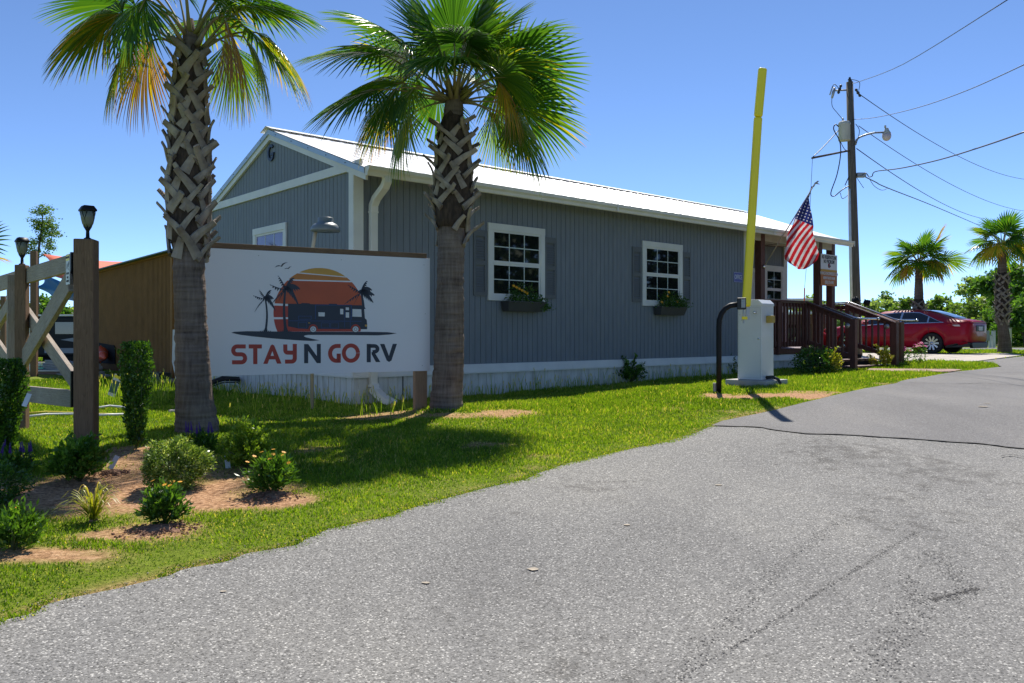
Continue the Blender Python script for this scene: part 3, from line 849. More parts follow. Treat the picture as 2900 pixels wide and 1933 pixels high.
def palm(name, label, base, path, boot, group, fronds, seed, nseg=40, boots=True, bh=.26, bout=.05, nb=None):
    """path: (x, y, z, radius) points; boot: (z0, z1) of the part still carrying leaf bases"""
    r = random.Random(seed)
    t = thing(name, base, 0, label, 'palm tree', group)
    P = path

    def cen(z):
        for a, c in zip(P[:-1], P[1:]):
            if z <= c[2] or c is P[-1]:
                f = (z - a[2]) / (c[2] - a[2]); return Vector((a[0] + (c[0] - a[0]) * f, a[1] + (c[1] - a[1]) * f, z)), a[3] + (c[3] - a[3]) * f
    # trunk with a fibrous, ringed surface
    zz = np.linspace(P[0][2], P[-1][2], 110); seg = 30; V = []; rr = np.random.default_rng(seed)
    ph = rr.uniform(0, 6.28, 8)
    for iz, z in enumerate(zz):
        c, rad = cen(float(z))
        ring = .0035 * math.sin(z * 70 + 2 * math.sin(z * 9)) + rr.normal(0, .0015)
        for k in range(seg):
            a = 2 * math.pi * k / seg
            w = rad + ring * (1 + .6 * math.sin(3 * a + z * 5)) + .006 * math.sin(4 * a + ph[0] + z * 2) + rr.normal(0, .0022)
            V.append((c.x + w * math.cos(a), c.y + w * math.sin(a), z))
    F = [(iz * seg + k, iz * seg + (k + 1) % seg, (iz + 1) * seg + (k + 1) % seg, (iz + 1) * seg + k) for iz in range(109) for k in range(seg)]
    o0 = np.array(base); npmesh('trunk', np.array(V) - o0, F, 'palm_bark', parent=t, smooth=True)
    if boots:
        z0, z1 = boot; mb = MB()

        def bf(z): q = max(0, min(1, (z - z0 + .15) / (z1 - z0))); return 1.08 + .26 * math.sin(min(1, q * 1.5) * math.pi * .72)
        pts = []; rad_ = []
        for k in range(16):
            z = z0 - .02 + (z1 - z0 + .25) * k / 15; c, rad = cen(min(z, P[-1][2])); pts.append(Vector((c.x, c.y, z))); rad_.append(rad * (bf(z) - .01 + .04 * math.sin(k * 2.4)) * (1 if k < 13 else 1 - .22 * (k - 12)))
        mb.tube(pts, rad_, seg=20); f_ = mb.link('fibre_matting', 'fiber', t)
        n = nb or int((z1 - z0) / .0235)
        for k in range(n):
            f = k / (n - 1); z = z0 + (z1 - z0) * f; a = k * 2.39996 + r.uniform(-.24, .24)
            c, rad = cen(z); out = .85 * bout * (1.5 if k < 3 else 1) * r.uniform(.5, 1.35); hgt = bh * r.uniform(.65, 1.2) * (1.25 if k < 5 else 1) * (1 - .25 * f)
            sgn = 1 if r.random() < .5 else -1
            if r.random() < .07: continue
            w = .058 * r.uniform(.75, 1.25)
            mb = MB(); top = None
            for leg, ext in ((sgn, 1), (-sgn, 0)):
                pts = []; ups = []
                for q in range(7):
                    g = q / 6
                    aa = a + leg * (1 - g) * .62 + sgn * (-.10) * g; zq = z - hgt * .62 * (1 - g)
                    cc, rr_ = cen(max(P[0][2], zq)); rq = rr_ * bf(zq) + .006 + (out * g**3 + (.006 if ext else 0)) * 1.0
                    if not ext and q == 6: continue
                    pts.append(Vector((cc.x + rq * math.cos(aa), cc.y + rq * math.sin(aa), zq)))
                if ext:
                    dd = (pts[-1] - pts[-2]).normalized(); pts.append(pts[-1] + (dd + Vector((math.cos(a), math.sin(a), .9)) * .35).normalized() * (.035 + out * .5))
                nn = len(pts); rad2 = [w * (1.15 - .5 * (i / nn)) for i in range(nn)]
                mb.tube(pts, [q_ * .62 for q_ in rad2], seg=6, flat=.40 , up=Vector((math.cos(a), math.sin(a), 0)), smooth=False)
            mb.link('leaf_base', 'boot', t)
    for k, fd in enumerate(fronds):
        add_frond(t, **fd, seed=seed * 100 + k, nseg=nseg)
    return t


def auto_fronds(c, n, R, plen, seed, rad=.12, emax=1.35, emin=-.35, dead=.12, hmax=.35, skip=None):
    r = random.Random(seed); out = []
    for i in range(n):
        f = i / (n - 1); az = i * 2.39996 + r.uniform(-.25, .25)
        el = emax + (emin - emax) * f**.85 + r.uniform(-.12, .12)
        ax = el - (.10 + .60 * f) + r.uniform(-.15, .15)
        t = .28 + r.uniform(-.08, .12) + .14 * f
        if f > .65 and r.random() < dead: t = r.choice([.72, .85, .95])
        if skip and skip(az, el): continue
        out.append(dict(base=(c[0] + rad * math.cos(az), c[1] + rad * math.sin(az), c[2] + hmax * (1 - f)), az=az, el=el, plen=plen * r.uniform(.8, 1.15), R=R * r.uniform(.85, 1.1), axel=max(ax, -1.45),
                        t0=t, droop=.2 + .3 * f, curv=.10 + .12 * f, span=r.uniform(1.7, 2.1), roll=r.uniform(-.5, .5)))
    return out


def img_dir(dx, dy):   # azimuth of a direction: dx to the right in the picture, dy away from the camera
    return math.atan2(dy, dx)


def frd(c, dx, dy, dz, R, ax, t0, droop=.6, span=1.85, curv=.16, roll=0., axaz=None, rad=.10):
    """frond whose hub sits at offset (dx,dy,dz) from the crown centre c; ax=(dx,dy,dz) of the blade axis"""
    az = math.atan2(dy, dx); hor = math.hypot(dx, dy); L = math.sqrt(hor * hor + dz * dz); el = math.atan2(dz, hor)
    aaz = math.atan2(ax[1], ax[0]); ael = math.atan2(ax[2], math.hypot(ax[0], ax[1]))
    return dict(base=(c[0] + rad * math.cos(az), c[1] + rad * math.sin(az), c[2]), az=az, el=el + .12, plen=L, R=R, axel=ael, t0=t0, droop=droop, span=span, curv=curv, roll=roll, axaz=aaz)


# palm by the shrub bed
b1 = gp(559, 1225); 
c1 = at(540, 60, b1.y)
path1 = [(b1.x, b1.y, b1.z - .08, .185), (b1.x - .005, b1.y, b1.z + .10, .172), (b1.x - .03, b1.y, b1.z + .35, .150), (b1.x - .055, b1.y, b1.z + .9, .138), (b1.x - .07, b1.y, b1.z + 1.35, .134),
         (b1.x - .075, b1.y, CZ + .79, .128), (b1.x - .075, b1.y, CZ + 1.6, .118), (b1.x - .06, b1.y, CZ + 2.35, .085), (b1.x - .06, b1.y, CZ + 2.62, .06)]
cc = (b1.x - .06, b1.y, CZ + 2.48)
fr1 = auto_fronds((cc[0], cc[1], cc[2] + .10), 9, .56, .42, 41, rad=.05, emin=.75, hmax=.03)
fr1 += [frd(cc, -.40, -.10, .30, .66, (-.80, -.2, -.50), .36, droop=.5), frd(cc, -.28, .10, .18, .62, (-.45, .1, -.85), .93, droop=.7, span=1.2),
        frd(cc, -.30, -.12, .12, .60, (-.35, -.3, -.9), .60, droop=.7, span=1.3), frd(cc, .30, .05, .28, .58, (.75, 0, -.6), .38, droop=.6),
        frd(cc, .28, -.2, .28, .66, (.25, -.1, -.95), .95, droop=.9, span=.45), frd(cc, .30, .1, .22, .52, (.5, .2, -.9), .55, droop=.8, span=.9),
        frd(cc, .36, .05, .42, .56, (.9, -.1, -.05), .34, droop=.5), frd(cc, -.42, .1, .42, .66, (-.95, 0, .05), .3, droop=.45), frd(cc, -.12, -.34, .34, .55, (-.15, -.4, -.85), .40, droop=.6, span=1.2),
        frd(cc, .38, .2, .30, .60, (.7, .2, -.6), .62, droop=.7, span=1.2), frd(cc, -.38, -.25, .22, .60, (-.80, -.2, -.55), .66, droop=.6, span=1.3), frd(cc, .1, .3, .3, .55, (.15, .4, -.8), .45, droop=.6, span=1.2)]
palm('palm_tree', 'tall cabbage palm left of the white sign, its crown cut off by the photo', (b1.x, b1.y, b1.z), path1, (CZ + .80, CZ + 2.50), 'cabbage palms', fr1, 3, nseg=40)

# palm right of the sign
b2 = gp(1263, 1160)
Y2 = b2.y


def X2(u): return (u - CX) / FPX * Y2
def Z2(v): return CZ + (HY - v) / FPX * Y2


path2 = [(b2.x, Y2, b2.z - .08, .185), (b2.x + .005, Y2, b2.z + .12, .172), (b2.x + .03, Y2, b2.z + .5, .158), (X2(1275), Y2, Z2(800), .140), (X2(1279), Y2, Z2(647), .145), (X2(1284), Y2, Z2(560), .150),
         (X2(1284), Y2, Z2(420), .14), (X2(1284), Y2, Z2(330), .105), (X2(1288), Y2, Z2(250), .09)]
cc = (X2(1286), Y2, Z2(285))
fr2 = auto_fronds((cc[0], cc[1], cc[2] + .04), 19, .74, .56, 77, rad=.07, emin=.28, hmax=.10, dead=.05)
for q_ in fr2: q_['roll'] *= 2.0
fr2 += [frd(cc, -.75, -.1, .55, .85, (-.95, -.25, -.12), .30, droop=.35, roll=.3, span=1.5),      # the broad fan at left
        frd(cc, -.78, -.25, .05, .80, (-.72, -.35, -.50), .34, droop=.25, span=1.45, roll=.2), frd(cc, -.55, -.3, .12, .75, (-.35, -.3, -.9), .42, droop=.7, span=1.1),
        frd(cc, -.60, .2, .12, .72, (-.65, .3, -.75), .66, droop=.8, span=1.3), frd(cc, -.42, .1, -.10, .70, (-.35, .1, -.95), .40, droop=.6, span=1.5), frd(cc, -.35, -.45, .05, .6, (-.4, -.3, -.85), .46, droop=.6, span=1.2),
        frd(cc, .55, .1, .42, .82, (.93, .1, -.10), .27, droop=.30, span=1.9, roll=.9), frd(cc, .62, .2, .0, .80, (.8, .1, -.45), .35, droop=.45, span=1.6, roll=.6),
        frd(cc, .55, -.1, -.25, .78, (.55, -.1, -.85), .44, droop=.35, span=1.6, roll=.3), frd(cc, .50, .1, .12, .7, (.35, .1, -.95), .70, droop=.9, span=.9), frd(cc, .42, -.3, .25, .62, (.3, -.25, -.85), .8, droop=1.0, span=.8),
        frd(cc, .35, .3, .0, .66, (.4, .3, -.9), .5, droop=.8, span=1.2), frd(cc, -.1, -.5, .35, .62, (-.25, -.75, -.45), .25, droop=.45, span=2.0), frd(cc, .12, -.45, .5, .6, (.2, -.9, .0), .3, droop=.5, span=1.9),
        frd(cc, -.5, -.2, .55, .85, (-.85, -.2, .40), .30, droop=.5), frd(cc, .5, .1, .6, .8, (.8, .1, .35), .30, droop=.5), frd(cc, -.25, 0, .7, .8, (-.4, 0, .85), .3, droop=.4), frd(cc, .25, 0, .7, .8, (.35, 0, .9), .28, droop=.4)]
for q_ in fr2: q_['R'] *= .88; q_['plen'] *= .90; q_['axel'] += .13; q_['roll'] = q_.get('roll', 0) + .15
palm('palm_tree', 'cabbage palm standing right of the white sign in front of the long grey wall', (b2.x, b2.y, b2.z), path2, (Z2(640), Z2(335)), 'cabbage palms', fr2, 5, nseg=42, bout=.07)

# the two palms beyond the car
for (u, v, crown_v, ub, label, sd, bootv, dd) in ((2600, 1001, 715, 2602, 'short cabbage palm behind the red car with one orange frond', 21, (935, 850), 29.0),
                                                  (2845, 998, 665, 2838, 'cabbage palm rightmost in the photo, beside the far lane', 23, (905, 770), 28.0)):
    Y = dd; bx = (u - CX) / FPX * Y; z0 = gz1(bx, Y)
    def XX(uu): return (uu - CX) / FPX * Y
    def ZZ(vv): return CZ + (HY - vv) / FPX * Y
    top = ZZ(crown_v + 30)
    path = [(bx, Y, z0 - .05, .24), (bx, Y, z0 + .4, .20), (XX(ub), Y, ZZ(bootv[0]), .155), (XX(ub), Y, ZZ(bootv[1]), .15), (XX(ub), Y, top - .2, .11), (XX(ub), Y, top + .1, .09)]
    c = (XX(ub), Y, top)
    fr = auto_fronds(c, 28, .62, .46, sd, rad=.08, emin=-.25, hmax=.08, dead=.3)
    if sd == 21:
        fr.append(frd(c, .28, -.35, .42, .78, (.42, -.15, .95), .80, droop=.05, span=.75, curv=.03, roll=.2)); fr.append(frd(c, .6, -.3, .05, .75, (.95, -.3, -.1), .5, droop=.2, span=1.6, roll=.8))
    palm('palm_tree', label, (bx, Y, z0), path, (ZZ(bootv[0]), ZZ(bootv[1])), 'cabbage palms', fr, sd, nseg=24, nb=60, bh=.30, bout=.06)

# a palm mostly outside the left edge shows only frond tips
Y = 14.0
c = at(-70, 735, Y); c = (c.x, c.y, c.z); z0 = gz1(c[0], Y)
t_ = palm('palm_tree', 'palm whose frond tips reach in at the left edge of the photo', (c[0], Y, z0), [(c[0], Y, z0 - .05, .2), (c[0], Y, z0 + 1, .16), (c[0], Y, c[2] + .1, .12)], (c[2] - .7, c[2] - .1), 'cabbage palms',
          [frd(c, .1, -.1, .02, .42, (1, 0, .1), .8, droop=.5, span=.9), frd(c, -.2, -.1, .2, .6, (-.6, 0, .3), .4), frd(c, -.1, .2, .2, .6, (0, .3, .6), .4)], 31, nseg=22, nb=16)

# ---------------------------------------------------------------- shrubs and flowers


def leaves_at(P, size, r, elong=1.9, up=.3, outw=None):
    """rhombic leaves at points P"""
    n = len(P)
    d = r.normal(0, 1, (n, 3)); d[:, 2] = d[:, 2] * .8 + up
    if outw is not None: d = d * .7 + outw * 1.1
    d /= np.linalg.norm(d, axis=1)[:, None]
    q = r.normal(0, 1, (n, 3)); s = np.cross(d, q); s /= np.linalg.norm(s, axis=1)[:, None]
    L = (size * r.uniform(.6, 1.3, n))[:, None]
    nrm = np.cross(d, s)
    V = np.stack([P, P + d * L * .45 + s * L / elong / 2 + nrm * L * .06, P + d * L, P + d * L * .45 - s * L / elong / 2 + nrm * L * .06], 1).reshape(-1, 3)
    F = np.arange(n * 4).reshape(-1, 4)
    return V, F


def blob_points(r, n, rx, ry, rz, shell=.55, lump=.18, base=.0):
    d = r.normal(0, 1, (n, 3)); d /= np.linalg.norm(d, axis=1)[:, None]
    rad = r.uniform(shell, 1.0, n)**.7
    a = np.arctan2(d[:, 1], d[:, 0])
    rad *= 1 + lump * (np.sin(3 * a + 4 * d[:, 2]) * .6 + np.sin(7 * d[:, 0] + 5 * d[:, 1]) * .5 + r.normal(0, .35, n))
    return np.c_[d[:, 0] * rad * rx, d[:, 1] * rad * ry, (d[:, 2] * rad) * rz], d


def flower(parent, p, size, mat, facing=None, petals=9):
    mb = MB(); f = Vector(facing or (random.uniform(-.4, .4), random.uniform(-.9, .1), 1)).normalized()
    M = f.to_track_quat('Z', 'Y').to_matrix(); poly = []
    for k in range(petals * 2):
        a = math.pi * k / petals; q = size * (.5 if k % 2 else 1.0)
        poly.append(Vector(p) + M @ Vector((math.cos(a) * q, math.sin(a) * q, .15 * q)))
    c = Vector(p)
    mb.add([c] + poly, [(0, k + 1, (k + 1) % (2 * petals) + 1) for k in range(2 * petals)])
    mb.lathe([(size * .28, 0), (size * .2, size * .14), (0, size * .18)], c, seg=7, axis=f)
    return mb.link('flower', mat, parent)


def stems(parent, base, tops, rad=.004, mat='stem'):
    mb = MB()
    for tp in tops:
        mid = (Vector(base) + Vector(tp)) / 2 + Vector((random.uniform(-.02, .02), random.uniform(-.02, .02), .01))
        mb.tube([base, mid, tp], [rad * 1.5, rad, rad * .6], seg=5)
    return mb.link('stem', mat, parent)


def bush(label, uv, w, h, mat, n, leaf, seed, cat='shrub', name='shrub', group=None, elong=1.9, shape='round', flowers=0, fmat='petal_yellow', fsize=.017, base=None, lift=.5, depth=None):
    r = np.random.default_rng(seed); p = base if base is not None else gp(*uv); n = int(n * (1.8 if shape == 'spray' else 1.25))
    t = thing(name, p, 0, label, cat, group)
    rx, rz = w / 2, h / 2
    if shape == 'round':
        P, d = blob_points(r, n, rx, (depth or w) / 2, rz); P[:, 2] += h * lift; P[:, 2] = np.maximum(P[:, 2], .012)
    elif shape == 'column':
        z = r.uniform(.02, 1, n)**.85 * h; f = z / h
        prof = .30 + .70 * np.clip(f * 1.35, 0, 1)**.8; a = r.uniform(0, 6.283, n); q = np.sqrt(r.uniform(.15, 1, n)) * prof * rx * (1 + .12 * np.sin(5 * a + 9 * f)) * np.where(f > .93, .8, 1)
        P = np.c_[np.cos(a) * q, np.sin(a) * q, z]; d = np.c_[np.cos(a) * .5, np.sin(a) * .5, np.full(n, .9)]
    elif shape == 'spray':      # leafy stems arching out of one root
        k = max(10, n // 42); a = r.uniform(0, 6.283, k); e = np.arccos(r.uniform(.0, .98, k)); L = r.uniform(.75, 1.08, k)
        P = []; d = []
        for i in range(k):
            m_ = n // k; s_ = r.uniform(.30, 1, m_)
            sx = np.sin(e[i]) * rx * L[i]; top = np.cos(e[i]) * .75 * h * L[i] + .22 * h
            x = s_ * sx * math.cos(a[i]); y = s_ * sx * math.sin(a[i]); z = top * np.sin(s_ * 1.45)
            P.append(np.c_[x, y, z] + r.normal(0, leaf * .33, (m_, 3))); dd = np.array([math.cos(a[i]) * sx, math.sin(a[i]) * sx, top]); d.append(np.tile(dd / np.linalg.norm(dd), (m_, 1)))
        P = np.concatenate(P); d = np.concatenate(d); n = len(P); P[:, 2] = np.maximum(P[:, 2], .01)
    V, F = leaves_at(P, leaf, r, elong, .3, d)
    cl = .5 + .25 * np.sin(P[:, 0] * 40 / (w + .2) + seed) * np.sin(P[:, 2] * 25 / (h + .2)) + r.normal(0, .2, len(P))
    npmesh('foliage', V, F, mat, parent=t, tint=np.repeat(np.clip(cl, 0, 1), 4))
    tops = [Vector(P[r.integers(len(P))]) + Vector(p) for _ in range(9)]
    stems(t, p, tops, rad=max(.003, w * .012))
    for k in range(flowers):
        a = r.uniform(0, 6.28); q = r.uniform(.1, .95) * rx
        flower(t, Vector(p) + Vector((q * math.cos(a), q * math.sin(a) - .02, h * (1.08 - .25 * (q / rx)**2) * r.uniform(.85, 1.08))), fsize, fmat)
    return t


G_ = 'plants of the bed'
bush('tall dark columnar shrub standing right of the big gate post', (386, 1272), .235, .80, 'leaf_dark', 3800, .028, 1, shape='column')
bush('tall dark columnar shrub cut by the left edge of the photo', (10, 1292), .30, .70, 'leaf_dark', 5200, .030, 2, shape='column')
bush('leafy mid green shrub at the foot of the big gate post', (226, 1362), .38, .30, 'leaf_mid', 1500, .038, 3, shape='spray')
bush('round clipped boxwood shrub with small pale leaf tips', (494, 1383), .385, .30, 'leaf_box', 9500, .018, 4)
bush('light green shrub between the salvia and the yellow flowers', (697, 1325), .38, .37, 'leaf_light', 3400, .024, 5, shape='spray')
bush('leafy plant with yellow daisies on its own soil mound nearest the lawn', (768, 1398), .30, .23, 'leaf_mid', 1150, .040, 6, shape='spray', elong=3, flowers=11, fsize=.016, cat='flower plant', name='flower_plant')
bush('dark leafy plant with few yellow daisies in front of the boxwood', (466, 1488), .235, .22, 'leaf_dark', 950, .036, 7, shape='spray', elong=3, flowers=5, fsize=.015, cat='flower plant', name='flower_plant')
bush('bright green leafy plant at the lower left corner of the bed', (38, 1562), .24, .21, 'leaf_mid', 900, .038, 8, shape='spray', elong=3, flowers=1, fsize=.013, cat='flower plant', name='flower_plant')
bush('low dark green clump at the left edge between salvia and corner plant', (-5, 1425), .30, .22, 'leaf_dark', 2500, .020, 9)
sal = bush('salvia with purple flower spikes between left palm and boxwood', (572, 1290), .24, .19, 'leaf_mid', 700, .042, 10, shape='spray', elong=3, cat='flower plant', name='flower_plant')
sal2 = bush('salvia with purple flower spikes at the left edge of the bed', (30, 1345), .26, .17, 'leaf_mid', 650, .042, 11, shape='spray', elong=3, cat='flower plant', name='flower_plant')


def spikes(t, p, n, w, h0, h1, seed):
    r = random.Random(seed)
    for k in range(n):
        x = p.x + r.uniform(-w, w); y = p.y + r.uniform(-.05, .05); b_ = Vector((x, y, p.z + h0)); L = r.uniform(h1 * .7, h1)
        tp = b_ + Vector((r.uniform(-.015, .015), r.uniform(-.01, .01), L)); mb = MB()
        for i in range(10):
            q = b_.lerp(tp, .25 + .75 * i / 9); s_ = .0062 * (1.15 - i / 13)
            for a in range(3):
                an = a * 2.09 + i; mb.lathe([(s_ * .5, -s_ * .4), (s_ * .8, 0), (0, s_)], q + Vector((math.cos(an) * s_ * .8, math.sin(an) * s_ * .8, 0)), seg=4, smooth=False)
        mb.tube([b_ - Vector((0, 0, .05)), tp], .0015, seg=4)
        mb.link('flower_spike', 'petal_purple', t)


spikes(sal, gp(572, 1290), 8, .12, .15, .10, 1)
spikes(sal2, gp(30, 1345), 8, .11, .13, .10, 2)


def grass_tuft(label, uv, n, L, seed, mat='leaf_yellow', name='ornamental_grass'):
    p = gp(*uv); t = thing(name, p, 0, label, 'plant'); r = random.Random(seed); V = []; F = []; T = []
    for k in range(n):
        a = r.uniform(0, 6.28); out = r.uniform(.25, 1.0) * L; hgt = L * r.uniform(.35, 1.05) * (1.2 - .5 * out / L); w = r.uniform(.003, .0055); b0 = len(V); tt = min(1, max(0, r.gauss(.42, .25)))
        pts = []
        for q in range(7):
            f = q / 6; x = out * f; z = hgt * math.sin(min(f * 2.2, 2.7)) * (1 - .15 * f)
            pts.append((math.cos(a) * x, math.sin(a) * x, max(z, .004)))
        sx, sy = -math.sin(a), math.cos(a)
        for q, (x, y, z) in enumerate(pts):
            ww = w * (1 - (q / 6)**2 * .9); V += [(x - sx * ww, y - sy * ww, z), (x + sx * ww, y + sy * ww, z)]; T += [tt, tt]
        for q in range(6): F.append((b0 + 2 * q, b0 + 2 * q + 1, b0 + 2 * q + 3, b0 + 2 * q + 2))
    npmesh('blades', np.array(V), F, mat, parent=t, tint=T)
    mb = MB(); mb.lathe([(.03, -.01), (.022, .012), (0, .02)], p, seg=8); mb.link('crown', 'mulch', t)
    return t


grass_tuft('spiky tuft of yellow striped ornamental grass in the sandy bed', (265, 1478), 120, .23, 3)
# planting mounds of loose soil
for (u, v, w, lab) in ((768, 1402, .19, 'small mound of dark soil under the yellow daisies nearest the lawn'), (320, 1340, .10, 'clods of reddish root mulch right of the leafy green shrub'), (450, 1500, .17, 'dark soil mound under the plant in front of the boxwood')):
    p = gp(u, v); r = np.random.default_rng(int(u)); mb = MB(); t = thing('soil_mound', p, 0, lab, 'soil mound')
    rw = [w * (.75 + .3 * math.sin(a * .9 + u) + .15 * math.sin(a * 2.1) + r.uniform(-.08, .08)) for a in range(26)]
    rings = [(1, -.02), (.85, -.004), (.6, .010), (.3, .018), (.08, .022)]
    vs = [(p.x + q * rw[a] * math.cos(a * .24166), p.y + q * rw[a] * math.sin(a * .24166), p.z + h_ + (r.uniform(-.004, .004) if q < 1 else 0)) for q, h_ in rings for a in range(26)]
    mb.add(vs, [(i * 26 + k, i * 26 + (k + 1) % 26, (i + 1) * 26 + (k + 1) % 26, (i + 1) * 26 + k) for i in range(4) for k in range(26)] + [tuple(range(104, 130))])
    for k in range(190):
        a = r.uniform(0, 6.28); q = w * math.sqrt(r.uniform(0, 1.6)); s_ = r.uniform(.002, .009); mb.lathe([(s_ * .7, -s_ * .5), (s_, 0), (s_ * .6, s_ * .6), (0, s_ * .7)], (p.x + q * math.cos(a), p.y + q * math.sin(a), p.z + .016 * (1 - q / w) + .004), seg=5, smooth=False)
    mb.link('soil', 'mulch', t)
# plant labels stuck by the shrubs
for (u, v, lean, lab, pic) in ((312, 1328, .35, 'white nursery tag lying beside the leafy green shrub', 0), (646, 1326, -.2, 'pale nursery tag under the light green shrub', 0), (70, 1162, .2, 'white nursery tag hanging on the dark shrub at the left', 0)):
    p = gp(u, v) if v > 1200 else at(68, 1150, 5.6); t = thing('plant_tag', p, 0, lab, 'plant tag'); mb = MB()
    mb.board(p + Vector((0, 0, .0)), p + Vector((lean * .10, .03, .085)), .034, .0012, Vector((1, .1, 0))); mb.link('card', 'aged_white', t)
p = at(328, 1092, 10.5); t = thing('plant_tag', p, 0, 'picture tag with yellow band tilted in grass behind the columnar shrub', 'plant tag')
mb = MB(); a_, b_ = p + Vector((-.06, 0, -.13)), p + Vector((.035, 0, .14)); mb.board(a_, b_, .10, .002, Vector((1, 0, -.3))); cd = mb.link('card', 'aged_white', t)
mb = MB(); mb.board(a_.lerp(b_, .15) + Vector((0, -.003, 0)), a_.lerp(b_, .72) + Vector((0, -.003, 0)), .09, .002, Vector((1, 0, -.3))); mb.link('picture', 'green_metal', cd)
mb = MB(); mb.board(a_.lerp(b_, .83) + Vector((0, -.003, 0)), a_.lerp(b_, .97) + Vector((0, -.003, 0)), .09, .002, Vector((1, 0, -.3))); mb.link('band', 'yellow', cd)

# shrubs along the house
bush('sparse upright shrub growing against the white skirting of the long wall', (1785, 1088), .62, .50, 'leaf_dark', 900, .045, 31, shape='spray', base=None)
bush('thin dark shrub between the cabinet and the skirting', (2082, 1062), .5, .42, 'leaf_dark', 420, .04, 32, shape='spray')
bush('dark shrub against the deck left of the stairs', (2306, 1060), .75, .50, 'leaf_dark', 1600, .05, 33)
bush('yellow green shrub at the foot of the near stair post', (2350, 1060), .42, .55, 'leaf_yellow', 500, .055, 34, shape='spray')
bush('yellow green shrub between the two stair railings', (2494, 1040), .55, .50, 'leaf_yellow', 500, .055, 35, shape='spray')
bush('azalea with pink flowers right of the far stair post', (2554, 1029), .40, .34, 'leaf_mid', 420, .04, 36, flowers=26, fmat='petal_pink', fsize=.05, cat='flower shrub', name='azalea')
bush('azalea with pink flowers in front of the car wheel', (2604, 1031), .30, .46, 'leaf_mid', 300, .04, 37, flowers=14, fmat='petal_pink', fsize=.045, cat='flower shrub', name='azalea')

# ---------------------------------------------------------------- the office building
Z = Vector((0, 0, 1))
HB = Matrix.Identity(4)
for i in range(3): HB[i][0] = LV[i]; HB[i][1] = GV[i]; HB[i][2] = Z[i]
HB[0][3] = C0.x; HB[1][3] = C0.y
house = thing('office_building', (C0.x, C0.y, .2), math.atan2(LV.y, LV.x), 'long grey cabin with white trim, metal roof and letter G on its gable', 'building')


def HM(): return MB(frame=HB.copy())


ZS, ZE, ZW, TE, PW, TB, WB = .717, 3.225, 3.24, 12.42, 1.2, 8.85, 4.75
RW, RZ, SL = 2.375, 4.19, .360


def zroof(w): return RZ - SL * abs(w - RW)


def grooved(axis, s0, s1, fix, z0, z1, out, pitch=.1016, gw=.009, gd=.009):
    """siding with real vertical grooves; axis 0: runs along t at w=fix; axis 1: along w at t=fix"""
    xs_ = [s0]; off = [0]
    x = math.ceil(s0 / pitch) * pitch + .03
    while x < s1 - .02:
        g2 = gw * (1.0 if round(x / pitch) % 12 else 1.7)
        xs_ += [x - g2 / 2, x - g2 / 2 + .001, x + g2 / 2 - .001, x + g2 / 2]; off += [0, gd, gd, 0]; x += pitch
    xs_.append(s1); off.append(0); mb = HM(); vs = []
    for s_, o in zip(xs_, off):
        zt = z1(s_) if callable(z1) else z1
        p = fix - out * o
        for z in (z0(s_) if callable(z0) else z0, zt): vs.append((s_, p, z) if axis == 0 else (p, s_, z))
    fs = []
    for i in range(len(xs_) - 1):
        q = (2 * i, 2 * i + 2, 2 * i + 3, 2 * i + 1); fs.append(q if (axis == 0) == (out < 0) else q[::-1])
    mb.add(vs, fs); return mb


# walls: grooved faces over a solid core
wl = grooved(0, .0, TB, 0, ZS, ZW + .05, -1).link('wall', 'siding', house)
gl = grooved(1, .0, WB, 0, ZS, lambda w: zroof(w) - .06, -1).link('wall', 'siding', house)
pw_ = grooved(0, TB, TE, PW, .84, ZW + .05, -1).link('wall', 'siding', house)
mb = HM(); mb.box((.03, .03, ZS), (TB - .01, WB - .01, ZW)); mb.box((TB - .01, PW + .03, ZS), (TE - .01, WB - .01, ZW))
mb.add([(.03, 0, ZW), (.03, WB, ZW), (.03, RW, zroof(RW) - .08), (TE - .01, 0, ZW), (TE - .01, WB, ZW), (TE - .01, RW, zroof(RW) - .08)], [(0, 2, 1), (3, 4, 5), (0, 3, 5, 2), (1, 2, 5, 4)])
mb.link('wall_core', 'siding', house)
# skirting with its ledge
def ledge(mb, t0, t1, along_t=True):
    prof = [(0.004, ZS + .004), (-.022, ZS), (-.05, ZS - .105), (-.05, ZS - .128), (-.015, ZS - .128), (.004, ZS - .10)]
    vs = [((t, p[0], p[1]) if along_t else (p[0], t, p[1])) for t in (t0, t1) for p in prof]; n = len(prof)
    fs = [(i, (i + 1) % n, (i + 1) % n + n, i + n) for i in range(n)] + [tuple(range(n))[::-1], tuple(range(n, 2 * n))]
    if along_t: fs = [f[::-1] for f in fs]
    mb.add(vs, fs)
mb = HM(); ledge(mb, -.05, 3.9); ledge(mb, 3.904, 7.6); ledge(mb, 7.604, 11.08); ledge(mb, -.045, WB, False)
mb.link('skirting_ledge', 'trim_white', house)
mb = grooved(0, -.02, 11.05, -.015, lambda t: gz1(*(HB @ Vector((t, 0, 0))).xy) - .12, ZS - .11, -1, pitch=.152, gw=.022, gd=.010)
mb.link('skirting', 'skirt_white', house)
mb = grooved(1, -.015, WB, -.015, lambda t: gz1(*(HB @ Vector((0, t, 0))).xy) - .12, ZS - .11, -1, pitch=.152, gw=.022, gd=.010)
mb.link('skirting', 'skirt_white', house)
mb = HM(); mb.box((.0, .0, .1), (11.0, .02, ZS - .1)); mb.box((11.0, 0, .1), (11.03, WB, ZS - .1)); mb.link('skirting_back', 'hole_dark', house)
mb = HM(); mb.box((.715, -.0175, .15), (.73, -.012, ZS - .13)); mb.link('skirting_gap', 'hole_dark', house)
